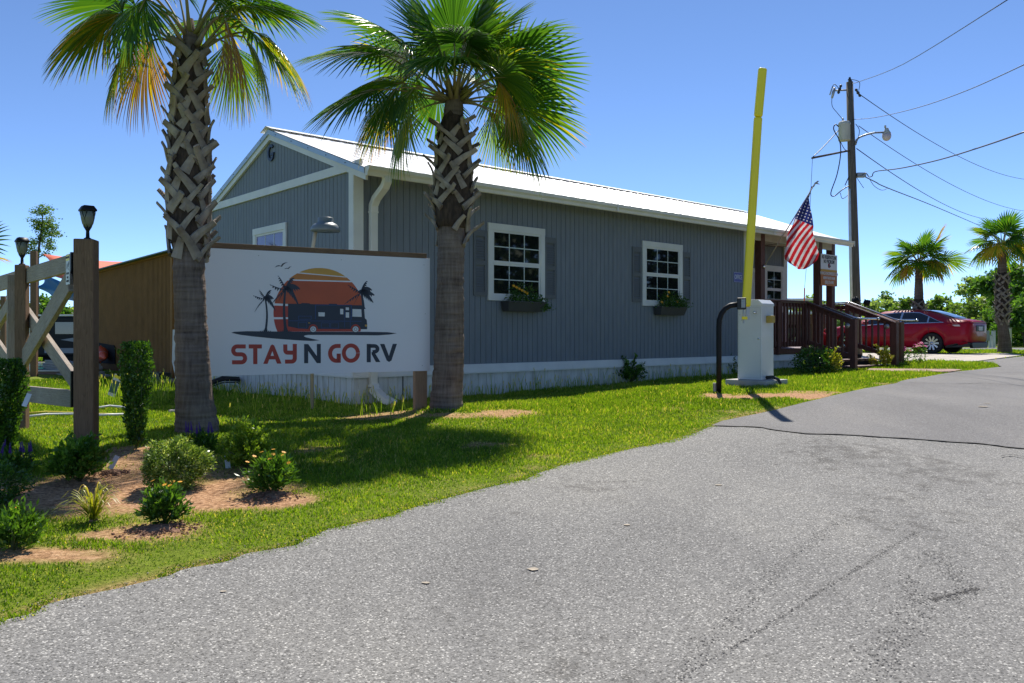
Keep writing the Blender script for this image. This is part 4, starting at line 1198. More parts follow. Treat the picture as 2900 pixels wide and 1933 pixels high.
# trims
mb = HM(); mb.box((-.031, -.026, ZS + .006), (.118, -.001, ZE + .03)); mb.link('corner_trim', 'trim_white', house, bevel=.003)
mb = HM(); mb.box((-.028, .0, ZS + .006), (-.001, .10, ZE - .002)); mb.link('corner_trim', 'trim_white', house, bevel=.003)
mb = HM(); mb.box((-.028, WB - .09, ZS + .006), (-.001, WB + .01, ZE - .002)); mb.link('corner_trim', 'trim_white', house, bevel=.003)
mb = HM(); mb.box((-.034, -.20, ZE), (-.001, WB + .2, ZE + .115)); mb.link('gable_band', 'trim_white', house, bevel=.003)
mb = HM(); mb.box((TB - .09, -.026, ZS + .006), (TB + .02, -.001, ZE)); mb.link('corner_trim', 'trim_white', house, bevel=.003)
mb = HM(); mb.box((TE - .12, PW - .026, .86), (TE + .02, PW - .001, ZE)); mb.box((TE + .001, PW - .02, .86), (TE + .025, PW + .1, ZE)); mb.link('corner_trim', 'trim_white', house)
def rake(mb, x0, x1, wtop, h, dz):
    for sg in (-1, 1):
        a = Vector((0, RW, 0)); w_e = RW + sg * (RW + .33)
        vs = []
        for x in (x0, x1):
            for w, zc in ((RW, RZ), (w_e, RZ - SL * (RW + .33))): vs += [(x, w, zc - dz), (x, w, zc - dz - h)]
        f = [(0, 2, 3, 1), (4, 5, 7, 6), (0, 4, 6, 2), (1, 3, 7, 5), (0, 1, 5, 4), (2, 6, 7, 3)]
        mb.add(vs, f if sg > 0 else [q[::-1] for q in f])
mb = HM(); rake(mb, -.040, -.0055, 0, .085, .075); mb.link('rake_board', 'trim_white', house)
mb = HM(); rake(mb, -.062, -.0405, 0, .07, .010); mb.link('rake_edge', 'roof_edge', house)
mb = HM()
for sg in (-1, 1):
    for k in range(5):
        w = RW + sg * (.25 + k * .5); mb.lathe([(.008, 0), (.008, .004), (0, .006)], (-.0625, w, zroof(w) - .045), seg=6, axis=(-1, 0, 0))
mb.link('screws', 'black_metal', house)
# roof: ribbed sheets
xs_ = []; x = -.06
prof = []
k = 0
while x < 12.5:
    prof += [(x, 0), (x + .165, 0), (x + .192, .009), (x + .2, .009)]; x += .2286
prof = [p for p in prof if p[0] <= 12.5] + [(12.5, 0)]
roof = None
for sg in (-1, 1):
    mb = HM(); we = RW + sg * (RW + .35); ze = RZ - SL * (RW + .35); n = len(prof)
    nn = Vector((0, sg * SL, 1)).normalized()
    vs = []
    for (w, z) in ((RW, RZ), (we, ze)):
        for p in prof: vs.append((p[0], w, z + p[1]))
    f = [(i, i + n, i + n + 1, i + 1) for i in range(n - 1)]
    if sg < 0: pass
    else: f = [q[::-1] for q in f]
    mb.add(vs, f)
    # flat underside
    mb.add([(-.058, RW, RZ - .012), (12.498, RW, RZ - .012), (12.498, we, ze - .012), (-.058, we, ze - .012)], [(0, 1, 2, 3) if sg < 0 else (3, 2, 1, 0)])
    rp = mb.link('roof', 'roof_metal', house)
    roof = roof or rp
mb = HM()
for sg in (-1, 1):
    mb.board((-.10, RW + sg * .095, RZ + .033 - SL * .095 + .002), (12.53, RW + sg * .095, RZ + .033 - SL * .095 + .002), .20, .002, Vector((0, 1, -SL * sg)))
mb.link('ridge_cap', 'roof_metal', roof)
mb = HM(); mb.box((-.03, -.30, ZW - .035), (12.48, .0, ZW - .02)); mb.box((TB, .0, ZW - .034), (12.46, PW - .002, ZW - .021)); mb.link('soffit', 'soffit', house)
mb = HM(); mb.box((-.02, -.325, ZE - .03), (12.49, -.302, ZE + .0)); mb.link('fascia', 'trim_white', house)
# gutter with K profile, in three lengths
gp_ = [(-.328, 3.225), (-.328, 3.118), (-.375, 3.104), (-.392, 3.112), (-.402, 3.15), (-.43, 3.178), (-.436, 3.222), (-.428, 3.222), (-.422, 3.183), (-.395, 3.156), (-.385, 3.12), (-.372, 3.112), (-.334, 3.125), (-.334, 3.225)]
for a_, b_ in ((-.05, 4.55), (4.553, 9.2), (9.203, 12.52)):
    mb = HM(); n = len(gp_); vs = [(t, w, z) for t in (a_, b_) for w, z in gp_]
    mb.add(vs, [((i + 1) % n, i, i + n, (i + 1) % n + n) for i in range(n)])
    for t in (a_, b_):
        k0 = len(mb.v); mb.add([(t, w, z) for w, z in gp_[:7]], [tuple(range(7)) if t == b_ else tuple(range(7))[::-1]])
    g_ = mb.link('gutter', 'gutter_white', house)
    mb = HM(); mb.box((b_ - .03, -.441, 3.11), (b_ + .001, -.437, 3.228)); mb.link('gutter_seam', 'gutter_white', g_)


def rectpipe(mb, pts, a, b_, side):
    pts = [Vector(p) for p in pts]; side = Vector(side).normalized(); vs = []
    for i, p in enumerate(pts):
        d0 = (pts[i] - pts[i - 1]).normalized() if i else (pts[1] - pts[0]).normalized(); d1 = (pts[i + 1] - pts[i]).normalized() if i < len(pts) - 1 else d0
        d = (d0 + d1).normalized(); o = d.cross(side).normalized(); k = 1 / max(.5, d.dot(d1))
        for sx, sy in ((-1, -1), (1, -1), (1, 1), (-1, 1)): vs.append(p + side * (a / 2 * sx) + o * (b_ / 2 * sy * k))
    fs = [(i * 4 + k, i * 4 + (k + 1) % 4, i * 4 + 4 + (k + 1) % 4, i * 4 + 4 + k) for i in range(len(pts) - 1) for k in range(4)]
    n = len(pts); mb.add(vs, fs + [(3, 2, 1, 0), (4 * n - 4, 4 * n - 3, 4 * n - 2, 4 * n - 1)])


mb = HM(); rectpipe(mb, [(.24, -.375, 3.12), (.24, -.375, 3.06), (.24, -.33, 3.0), (.24, -.13, 2.88), (.24, -.065, 2.80), (.24, -.06, 2.70)], .105, .075, (1, 0, 0)); dsp = mb.link('downspout', 'gutter_white', house, bevel=.008)
mb = HM(); rectpipe(mb, [(.24, -.06, 2.715), (.24, -.06, .46)], .10, .07, (1, 0, 0)); mb.box((.183, -.10, 2.70), (.297, -.02, 2.725)); mb.link('downspout_pipe', 'gutter_white', dsp, bevel=.006)
mb = HM(); mb.box((.18, -.098, 1.95), (.30, -.022, 1.975)); mb.link('strap', 'gutter_white', dsp)
mb = HM(); rectpipe(mb, [(.24, -.062, .50), (.25, -.09, .42), (.29, -.22, .33), (.33, -.40, .265)], .13, .085, (.94, .3, 0)); mb.link('outlet', 'gutter_white', dsp, bevel=.006)
mb = HM(); mb.box((.17, -.104, .462), (.31, -.02, .472)); mb.link('clamp', 'galv', dsp)


def plane(org_t, org_w, z, gable=False):
    o = HB @ Vector((org_t, org_w, z))
    return frameof(o, NV, Z) if gable else frameof(o, LV, Z)


def window(M, w, h, trim=.085, cols=3, rows=2, glass='glass_dark', box=False, low_rows=2, tt=.028):
    """M: lower left outer corner, x right, y up, z out of the wall"""
    mb = MB(frame=M)
    mb.box((0, h - trim * 1.15, .002), (w, h, tt + .004)); mb.box((0, 0, .002), (w, trim * .8, tt)); mb.box((0, trim * .8, .002), (trim, h - trim * 1.15, tt)); mb.box((w - trim, trim * .8, .002), (w, h - trim * 1.15, tt))
    win = mb.link('window', 'trim_white', house, bevel=.002)
    x0, x1, y0, y1 = trim, w - trim, trim * .8, h - trim * 1.15; ym = (y0 + y1) / 2; f = .03
    mb = MB(frame=M); 
    for (a, c, zz) in ((ym, y1, .018), (y0, ym, .012)):
        mb.box((x0, a, .002), (x0 + f, c, zz)); mb.box((x1 - f, a, .002), (x1, c, zz)); mb.box((x0 + f, c - f, .002), (x1 - f, c, zz)); mb.box((x0 + f, a, .002), (x1 - f, a + f * 1.2, zz))
    mb.link('sash', 'trim_white', win)
    for (a, c, zz, rws) in ((ym + f * 1.2, y1 - f, .008, rows), (y0 + f * 1.2, ym - f, .0055, low_rows)):
        mb = MB(frame=M); mb.box((x0 + f, a, .0015), (x1 - f, c, zz)); pn = mb.link('pane', glass, win)
        mb = MB(frame=M)
        for k in range(1, cols): xx = x0 + f + (x1 - x0 - 2 * f) * k / cols; mb.box((xx - .007, a, zz - .001), (xx + .007, c, zz + .004))
        for k in range(1, rws): yy = a + (c - a) * k / rws; mb.box((x0 + f, yy - .007, zz - .001), (x1 - f, yy + .007, zz + .0035))
        mb.link('muntin', 'muntin', pn)
    return win


def shutter(M, w, h):
    mb = MB(frame=M); st = .035; t = .022
    mb.box((0, 0, .001), (st, h, t)); mb.box((w - st, 0, .001), (w, h, t)); mb.box((st, 0, .001), (w - st, .06, t)); mb.box((st, h - .09, .001), (w - st, h, t)); mb.box((st, h * .47, .001), (w - st, h * .47 + .06, t))
    n = int(h / .036); mb.box((st, .06, .0005), (w - st, h - .09, .004))
    for k in range(n):
        y = .07 + k * .036
        if y > h - .12 or (h * .47 - .03 < y < h * .47 + .06): continue
        mb.add([(st, y, .006), (w - st, y, .006), (w - st, y - .004, .019), (st, y - .004, .019), (st, y + .026, .005), (w - st, y + .026, .005)], [(0, 3, 2, 1), (3, 4, 5, 2)][::1])
    return mb.link('shutter', 'shutter_grey', house)


ZWT, ZWB = 1.61 + CZ, .487 + CZ
window(plane(2.19, 0, ZWB), 1.128, ZWT - ZWB)
window(plane(5.65, 0, ZWB), 1.12, ZWT - ZWB)
for t0 in (1.925, 3.325, 5.385, 6.785): shutter(plane(t0, 0, .545 + CZ), .235, .945)
window(plane(0, 2.99, ZWB, True), 1.12, ZWT - ZWB, glass='glass_sky')
# porch window and door
dpt = 0
window(plane(11.46, PW, 1.66), .84, 1.08, trim=.09, cols=2, rows=2, low_rows=2)
mb = HM(); mb.box((11.06, PW - .025, .845), (11.14, PW - .001, 2.55)); mb.box((10.10, PW - .025, 2.551), (11.14, PW - .001, 2.64)); mb.box((10.10, PW - .025, .845), (10.17, PW - .001, 2.549)); dr = mb.link('door_frame', 'trim_white', house)
mb = HM(); mb.box((10.171, PW - .02, .85), (11.059, PW - .002, 2.548)); mb.link('door', 'aged_white', dr)
for t in (9.46, 11.8, 12.38):
    mb = HM(); mb.box((t - .075, -.01, .845), (t + .075, .135, ZW - .036)); mb.link('porch_post', 'dark_stain', house, bevel=.006)
mb = HM(); mb.box((TB + .03, -.005, ZW - .20), (12.46, .04, ZW - .037)); mb.link('porch_beam', 'soffit', house)
# ceiling fan under the porch roof
fc = HB @ Vector((10.35, .62, ZW - .036))
fan = thing('ceiling_fan', fc, 0, 'dark ceiling fan under the white porch ceiling', 'ceiling fan')
mb = MB(); mb.lathe([(.03, -.10), (.03, 0)], fc, seg=8); mb.lathe([(.0, -.24), (.07, -.23), (.09, -.18), (.09, -.12), (.04, -.09)], fc, seg=14); mb.link('motor', 'pale_pipe', fan)
for k in range(5):
    a = k * 1.2566 + .3; d = Vector((math.cos(a), math.sin(a), 0)); mb = MB(); mb.board(fc + d * .1 - Z * .15, fc + d * .60 - Z * .15, .11, .008, Vector((-d.y, d.x, .15))); mb.link('blade', 'dark_stain', fan)
# letter G of three layers on the gable
M = plane(0, 2.06, 3.80, True)
M = frameof(HB @ Vector((-.004, RW, 3.84)), NV, Z)
def _arc(r1, r2, a0, a1, n=22): return [(r1 * math.cos(math.radians(a0 + (a1 - a0) * i / n)), r2 * math.sin(math.radians(a0 + (a1 - a0) * i / n))) for i in range(n + 1)]
mb = MB(frame=M); mb.prism(_arc(.105, .125, 42, 318) + [(.105, -.005), (.0, -.005), (.0, -.040), (.06, -.040), (.06, -.07)] + _arc(.062, .085, 300, 50), (0, 0, .002), (1, 0, 0), (0, 1, 0), .02); mb.link('letter', 'ink', house)
# office sign, security notice on the porch wall
M = frameof(HB @ Vector((8.42, -.001, 1.01 + CZ)), LV, Z)
sg = thing('office_sign', M.translation, 0, 'small blue sign reading OFFICE on the grey wall left of the barrier arm', 'sign')
mb = MB(frame=M); mb.box((0, 0, .001), (.30, .20, .007)); pl = mb.link('plate', 'sign_blue', sg, bevel=.003)
mb = MB(frame=M)
for b_ in (((.008, .008), (.292, .012)), ((.008, .188), (.292, .192)), ((.008, .012), (.012, .188)), ((.288, .012), (.292, .188))): mb.box((*b_[0], .0072), (*b_[1], .0082))
mb.link('border', 'aged_white', pl)
text('OFFICE', 'lettering', 'aged_white', pl, M @ Matrix.Translation((.15, .10, .0085)), .125, sx=.62, bold=.001)


def notice(name, M, w, h, label):
    t = thing(name, M.translation, 0, label, 'sign')
    mb = MB(frame=M); mb.box((0, 0, 0), (w, h, .003)); pl = mb.link('plate', 'aged_white', t)
    mb = MB(frame=M); mb.box((.02 * w, .79 * h, .0032), (.98 * w, .99 * h, .0045)); mb.link('band', 'yellow', pl)
    text('WARNING', 'lettering', 'ink_black', pl, M @ Matrix.Translation((w / 2, h * .89, .0055)), h * .105, sx=w / (h * .105 * 4.9), extrude=.0005)
    mb = MB(frame=M)   # camera on its arm and a bent figure-like black emblem
    mb.prism([(.55 * w, .60 * h), (.72 * w, .75 * h), (.90 * w, .74 * h), (.84 * w, .64 * h), (.70 * w, .56 * h)], (0, 0, .0032), (1, 0, 0), (0, 1, 0), .001)
    mb.prism([(.22 * w, .56 * h), (.30 * w, .70 * h), (.44 * w, .69 * h), (.38 * w, .55 * h), (.30 * w, .50 * h)], (0, 0, .0032), (1, 0, 0), (0, 1, 0), .001)
    mb.prism([(.66 * w, .56 * h), (.78 * w, .47 * h), (.74 * w, .46 * h), (.62 * w, .54 * h)], (0, 0, .0032), (1, 0, 0), (0, 1, 0), .001)
    mb.link('emblem', 'ink_black', pl)
    for k, (s_, y) in enumerate((('24 HOUR', .36), ('VIDEO', .23), ('SURVEILLANCE', .11))):
        text(s_, 'lettering', 'ink_black', pl, M @ Matrix.Translation((w / 2, h * y, .004)), h * .10, sx=(.78 if k != 1 else .5) * w / (h * .10 * .62 * len(s_)), extrude=.0005)
    return t


notice('warning_sign', frameof(HB @ Vector((11.17, PW - .004, 1.85)), LV, Z), .22, .58, 'white and yellow notice on the porch wall beside the door')

# window boxes with flowers
for k, (t0, lab) in enumerate(((2.42, 'dark window box with yellow flowers under the large window nearer the palm'), (5.93, 'dark window box with yellow flowers under the far window of the long wall'))):
    w_ = .74; z0 = .33 + CZ; M = frameof(HB @ Vector((t0, -.03, z0)), LV, Z)
    t = thing('window_box', M.translation, 0, lab, 'window box', 'window boxes on the long wall')
    mb = MB(frame=M); a = .035
    vs = [(a, 0, 0), (w_ - a, 0, 0), (w_ - a, 0, .13), (a, 0, .13), (0, .145, 0), (w_, .145, 0), (w_, .145, .18), (0, .145, .18)]
    mb.add(vs, [(0, 1, 2, 3)[::1], (3, 2, 6, 7), (0, 3, 7, 4), (1, 5, 6, 2), (0, 4, 5, 1)])
    mb.box((-.006, .133, .172), (w_ + .006, .149, .186)); mb.link('box', 'box_grey', t)
    mb = MB(frame=M); mb.box((.01, .11, .005), (w_ - .01, .128, .168)); mb.link('soil', 'mulch', t)
    r = np.random.default_rng(50 + k); P = []
    for q, (cx_, wx, hh) in enumerate((((.20, .10, .20), (.44, .11, .22), (.64, .08, .10), (.77, .08, .10)) if k == 0 else ((.18, .10, .20), (.36, .12, .21), (.56, .14, .20), (.66, .10, .12)))):
        n = int(330 * wx / .1); x = r.normal(cx_, wx * .7, n); y = .13 + np.abs(r.normal(0, hh * .62, n)) * np.clip(1.2 - ((x - cx_) / (wx * 2))**2, .2, 1); z = r.normal(.10, .055, n)
        y = np.where((q == 3) & (k == 0), y - .10, y); P.append(np.c_[x, np.clip(y, .0, .13 + hh * 1.3), z])
    P = np.concatenate(P); R3 = np.array(M)[:3, :3]; Pw = P @ R3.T + (np.array(M)[:3, 3] - np.array(M.translation))
    V, F = leaves_at(Pw, .05, r, 3.0, .3); npmesh('foliage', V, F, 'leaf_dark', parent=t, tint=np.repeat(np.clip(r.normal(.45, .2, len(P)), 0, 1), 4))
    for q in range(6 if k == 0 else 4):
        x = (.13 + .055 * q) if k == 0 else (.06, .22, .25, .48)[q]; y = (.37 - .02 * q) if k == 0 else (.22, .33, .40, .24)[q]
        flower(t, M @ Vector((x, y, .14)), .030, 'petal_yellow', facing=(.3, -.8, .5))

# vent hood and cables on the gable, lamp behind the sign
M = frameof(HB @ Vector((-.001, 4.52, 2.32)), NV, Z)
t = thing('vent_hood', M.translation, 0, 'blue grey metal vent hood on the gable wall beside the left palm', 'vent')
mb = MB(frame=M); mb.add([(0, 0, 0), (.30, 0, 0), (.30, 0, .16), (0, 0, .16), (.0, .22, 0), (.30, .22, 0), (.30, .05, .16), (0, .05, .16)], [(0, 1, 2, 3), (3, 2, 6, 7), (7, 6, 5, 4), (0, 3, 7, 4), (1, 5, 6, 2)]); mb.link('hood', 'vent_blue', t)
mb = MB(frame=M); mb.box((-.02, -.02, -.0005), (.32, .24, .004)); mb.link('flange', 'vent_blue', t)
lp = at(922, 640, 9.6); lg = Vector((lp.x, lp.y, gz1(lp.x, lp.y)))
t = thing('yard_lamp', (lp.x - .1, lp.y, lg.z), 0, 'grey dome lamp on a pale bent pipe behind the white sign', 'lamp')
mb = MB(); s_ = 9.6 / 2320
rim = at(922, 655, 9.6)
mb.lathe([(.0, .0), (41 * s_, .0), (42 * s_, 4 * s_), (40 * s_, 12 * s_), (33 * s_, 20 * s_), (24 * s_, 24 * s_), (21.5 * s_, 27 * s_), (22 * s_, 36 * s_), (21 * s_, 39 * s_), (0, 40 * s_)], rim, seg=28); mb.link('shade', 'lamp_grey', t)
mb = MB(); a = at(891, 657, 9.65); mb.tube([(a.x - .03, a.y, lg.z), (a.x - .035, a.y, a.z - .5), (a.x - .03, a.y, a.z - .25), (a.x - .008, a.y, a.z - .10), (a.x + .012, a.y, a.z + .02)], .022, seg=10); mb.link('pipe', 'pale_pipe', t)
cb = thing('cable', HB @ Vector((-.1, 3.9, .25)), 0, 'black cables hanging out of the skirting beside the left palm', 'cable')
for k in range(4):
    mb = MB(); a = at(672, 1070 + 4 * k, 13.0 - .1 * k); mb.tube([at(680, 1070 + 6 * k, 13.05), a, at(630, 1068 + 5 * k, 12.8), at(602, 1078 + 5 * k, 12.8), at(585, 1090 + 8 * k, 12.9)], .022 if k < 2 else .009, seg=7); mb.link('cable_run', 'black_plastic', cb)

# ---------------------------------------------------------------- deck, stairs and railings
FZ = .84
dk = thing('entrance_deck', HB @ Vector((11.1, 0, .4)), 0, 'dark brown wooden entrance deck with stairs and two stair railings', 'deck')


def D(t, n, z): return HB @ Vector((t, -n, z))
mb = HM()
for k in range(9): w = .0 + k * .133; mb.box((TB + .03, w, FZ - .035), (13.1, w + .128, FZ))
mb.link('floor', 'dark_stain', dk)
mb = HM(); mb.box((TB, -.03, ZS + .006), (13.1, -.002, FZ + .003)); mb.link('rim_board', 'dark_stain', dk)
for k, (n0, z) in enumerate(((.03, .70), (.36, .60), (.70, .475))):
    if k == 0: continue
    mb = HM(); mb.box((11.05, -n0 - .34, z - .04), (13.03, -n0 - .02, z)); mb.link('tread', 'dark_stain', dk, bevel=.006)
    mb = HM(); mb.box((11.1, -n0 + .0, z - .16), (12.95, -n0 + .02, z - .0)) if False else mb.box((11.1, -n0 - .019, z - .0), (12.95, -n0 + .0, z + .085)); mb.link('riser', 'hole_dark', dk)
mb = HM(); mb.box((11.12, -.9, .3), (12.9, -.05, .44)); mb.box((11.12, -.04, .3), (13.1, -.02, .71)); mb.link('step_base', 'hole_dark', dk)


def rail_run(p0, p1, bot0, bot1, n, post0=None, post1=None, steel=None):
    """p0,p1 top ends (world); bottom rail heights; n balusters"""
    mb = MB(); mb.board(p0, p1, .14, .035, Vector(((p1 - p0).y, -(p1 - p0).x, 0))); mb.link('top_rail', 'dark_stain', dk, bevel=.004)
    q0 = p0 - Z * .035; q1 = p1 - Z * .035; mb = MB(); mb.board(q0 - Z * .035, q1 - Z * .035, .09, .03, Z); mb.link('rail', 'dark_stain', dk)
    b0 = Vector((p0.x, p0.y, bot0)); b1 = Vector((p1.x, p1.y, bot1)); mb = MB(); mb.board(b0, b1, .09, .038, Z); mb.link('rail', 'dark_stain', dk)
    off = (p1 - p0).cross(Z).normalized() * .035
    for k in range(n):
        f = (k + .5) / n; a = b0.lerp(b1, f) + off; c = q0.lerp(q1, f) + off; mb = MB(); mb.board(a - Z * .06, c - Z * .01, .036, .036, (p1 - p0).normalized()); mb.link('baluster', 'dark_stain', dk)


def dpost(p, z0, z1, s=.10, mat='dark_stain'):
    mb = MB(frame=HB.copy()); q = HB.inverted() @ p; mb.box((q.x - s / 2, q.y - s / 2, z0), (q.x + s / 2, q.y + s / 2, z1)); return mb.link('post', mat, dk, bevel=.005)


rail_run(D(9.5, .03, 1.84), D(11.1, .03, 1.84), FZ + .10, FZ + .10, 13)
dpost(D(9.98, .03, 0), FZ - .12, 1.81); dpost(D(11.1, .03, 0), FZ - .25, 1.81, .12)
rail_run(D(11.1, .06, 1.84), D(11.1, 1.10, 1.44), .98, .67, 7)
dpost(D(11.1, 1.10, 0), .28, 1.45, .115)
rail_run(D(12.98, .0, 1.84), D(12.98, 1.12, 1.40), .98, .62, 8)
dpost(D(12.98, 1.12, 0), .28, 1.41, .125); dpost(D(12.98, .05, 0), FZ - .3, 1.82)
rail_run(D(13.2, -1.1, 1.84), D(13.2, .0, 1.84), FZ + .1, FZ + .1, 8)
dpost(D(13.6, .95, 0), .3, 1.42, .16, 'brown_wall'); mb = MB(); mb.board(D(13.4, -.3, 1.74), D(13.62, .95, 1.44), .15, .03, (1, 0, 0)); mb.link('top_rail', 'brown_wall', dk)
mb = MB(); mb.board(D(13.3, -1.0, 1.86), D(14.0, -1.0, 1.86), .14, .04, (0, 1, 0)); mb.board(D(13.3, -1.0, 1.6), D(14.0, -1.0, 1.6), .4, .03, Z); mb.link('side_panel', 'dark_stain', dk)
for (t, n0, n1) in ((11.1, .42, 1.12), (12.98, .10, 1.10)):
    def zt(n): return 1.84 - (n - .05) * (.385 if t < 12 else .40) + .055
    pts = [D(t, n0 - .0, zt(n0)), D(t, n1, zt(n1) + .0), D(t + .02, n1 + .09, zt(n1) - .02), D(t + .05, n1 + .47, zt(n1) - .025)]
    if t > 12: pts = [D(t, n0 - .5, zt(n0) + .0)] + pts
    mb = MB(); mb.tube(pts, .021, seg=10); h_ = mb.link('handrail', 'steel', dk)
    mb = MB(); mb.lathe([(.028, -.02), (.028, .02), (0, .024)], pts[-1], seg=10, axis=(pts[-1] - pts[-2])); mb.link('end_cap', 'steel', h_)
    mb = MB(); mb.lathe([(.055, 0), (.055, .012), (.02, .02), (.02, .04)], D(t, n1 - .12, zt(n1) - .16) + NV * .0 - LV * .07, seg=16, axis=-LV); mb.link('bracket', 'galv', h_)
# red fuel cans on the deck
can = thing('fuel_can', D(12.35, -.30, FZ), 0, 'red plastic fuel can on the deck, the left one of two', 'fuel can', 'fuel cans on the deck')
o_ = D(12.35, -.30, FZ)
mb = MB(); mb.lathe([(.13, 0), (.15, .02), (.15, .26), (.12, .33), (.05, .36), (.04, .38)], o_, seg=20, sy=.75); mb.link('body', 'plastic_red', can)
mb = MB(); mb.tube([o_ + Vector((-.09, 0, .31)), o_ + Vector((-.07, 0, .41)), o_ + Vector((.03, 0, .42)), o_ + Vector((.07, 0, .34))], .018, seg=8); mb.link('handle', 'plastic_red', can)
mb = MB(); mb.lathe([(.03, .36), (.035, .40), (.012, .42), (.01, .52), (0, .52)], o_ + Vector((.03, 0, 0)), seg=10); mb.link('spout', 'leafcap' if 'leafcap' in MAT else 'green_metal', can)
c2 = copy_tree(can); c2.location = D(12.80, -.35, FZ); c2['label'] = 'red plastic fuel can on the deck, the right one of two'

# ---------------------------------------------------------------- notice board on the porch posts
zt, zb = CZ + (HY - 718) / FPX * 18.2, CZ + (HY - 808) / FPX * 18.2
M = frameof(HB @ Vector((11.74, -.035, zb)), LV, Z); w_, h_ = .74, zt - zb
t = thing('notice_sign', M.translation, 0, 'white and orange sign asking about reservations between two porch posts', 'sign')
mb = MB(frame=M); mb.box((0, h_ * .52, 0), (w_, h_, .008)); pl = mb.link('white_panel', 'sign_white', t)
mb = MB(frame=M); mb.box((0, 0, 0), (w_, h_ * .45, .008)); po = mb.link('orange_panel', 'sign_orange', t)
mb = MB(frame=M); mb.box((0, h_ * .4505, 0), (w_, h_ * .5195, .008)); mb.link('amber_band', 'sign_amber', t)
text('NO RESERVATION?', 'lettering', 'ink_black', pl, M @ Matrix.Translation((w_ / 2, h_ * .90, .0095)), .115, sx=.66, bold=.002)
text('NO PROBLEM!', 'lettering', 'ink_black', pl, M @ Matrix.Translation((w_ / 2, h_ * .765, .0095)), .115, sx=.66, bold=.002)
mb = MB(frame=M); mb.lathe([(.055, 0), (0, .001)], (w_ / 2, h_ * .645, .0085), seg=16, axis=(0, 0, 1)); lg_ = mb.link('emblem', 'ink_red', pl)
mb = MB(frame=M); mb.box((w_ * .43, h_ * .605, .009), (w_ * .60, h_ * .625, .0105)); mb.box((w_ * .47, h_ * .625, .009), (w_ * .60, h_ * .65, .0105)); mb.link('emblem_base', 'ink', lg_)
text('WWW.STAYNGORVRESORT.COM', 'lettering', 'aged_white', po, M @ Matrix.Translation((w_ / 2, h_ * .385, .0095)), .10, sx=.52, bold=.002)
text('RESERVE YOUR SITE ONLINE', 'lettering', 'aged_white', po, M @ Matrix.Translation((w_ / 2, h_ * .245, .0095)), .08, sx=.52, bold=.002)
text('(850) 372-4190', 'lettering', 'aged_white', po, M @ Matrix.Translation((w_ / 2, h_ * .11, .0095)), .10, sx=.62, bold=.002)

# ---------------------------------------------------------------- flag on its slanted pole
fb = D(9.46, .02, CZ + (HY - 757) / FPX * 16.7); ft = at(2303, 528, 16.0)
fl = thing('flag', fb, 0, 'american flag on a slanted pole fixed to the porch post', 'flag')
mb = MB(); mb.tube([fb, fb.lerp(ft, .5), ft], [.014, .013, .010], seg=8); mb.link('pole', 'pale_pipe', fl)
mb = MB(); mb.lathe([(.03, -.02), (.03, .02), (.02, .05)], fb, seg=10, axis=(ft - fb)); mb.link('bracket', 'steel', fl)
mb = MB(); mb.lathe([(.016, 0), (.02, .03), (.012, .05), (.022, .07), (.01, .10), (0, .11)], ft, seg=8, axis=(ft - fb))
mb.prism([(0, 0), (.05, .05), (.09, .04), (.05, .01), (.09, -.03), (.05, -.02)], ft + (ft - fb).normalized() * .06, (1, 0, .2), (-.2, 0, 1), .012); mb.link('finial', 'galv', fl)
LB = [(525, 2299, 2303), (545, 2291, 2296), (560, 2284, 2291), (585, 2268, 2294), (610, 2254, 2300), (640, 2243, 2304), (655, 2234, 2302), (672, 2228, 2306), (700, 2226, 2314), (720, 2221, 2320), (735, 2224, 2314), (745, 2236, 2304), (755, 2252, 2292), (763, 2262, 2276)]
def fl_b(v): 
    vs_ = [a[0] for a in LB]; return np.interp(v, vs_, [a[1] for a in LB]), np.interp(v, vs_, [a[2] for a in LB])
nu, nv = 90, 170; V = np.zeros((nv, nu, 3)); UVp = np.zeros((nv, nu, 2))
for j in range(nv):
    v = 527 + (762 - 527) * j / (nv - 1); a, c_ = fl_b(v)
    for i in range(nu):
        f = i / (nu - 1); u = a + (c_ - a) * f; Yd = 16.15 - .10 * j / nv + .07 * math.sin(f * 7.5 + v * .012) + .03 * math.sin(f * 15 + v * .03)
        V[j, i] = at(u, v, Yd); UVp[j, i] = (u, v)
mb = MB(); idx = [(j * nu + i, (j + 1) * nu + i, (j + 1) * nu + i + 1, j * nu + i + 1) for j in range(nv - 1) for i in range(nu - 1)]
mb.add([tuple(p) for p in V.reshape(-1, 3)], idx, None, 0, True)
mi = []
for j in range(nv - 1):
    for i in range(nu - 1):
        u, v = UVp[j, i]
        edge = 620 + (u - 2258) * .42
        if v < edge and u > 2250 + (620 - v) * .0: 
            su = ((u * .9 + v * .35) / 9.5) ; sv = ((v - u * .35) / 9.5); star = (abs(su % 1 - .5) < .17 and abs(sv % 1 - .5) < .17 and (int(su) + int(sv)) % 1 == 0); m_ = 2 if not star else 1
        else:
            s_ = (v + (u - 2220) * 1.45) / 26.0 + (.35 * math.sin(v * .03)); m_ = 0 if (s_ % 1) < .56 else 1
        mi.append(m_)
mb.mi = mi; mb.link('cloth', ['flag_red', 'flag_white', 'flag_blue'], fl)
for nm in ('flag_red', 'flag_white', 'flag_blue'):      # thin cloth lets light through
    nt = MAT[nm].node_tree; b = nt.nodes['Principled BSDF']; tr = nt.nodes.new('ShaderNodeBsdfTranslucent'); mx = nt.nodes.new('ShaderNodeMixShader'); mx.inputs[0].default_value = .5
    nt.links.new(b.inputs['Base Color'].links[0].from_socket, tr.inputs[0]); nt.links.new(b.outputs[0], mx.inputs[1]); nt.links.new(tr.outputs[0], mx.inputs[2]); nt.links.new(mx.outputs[0], nt.nodes['Material Output'].inputs[0])

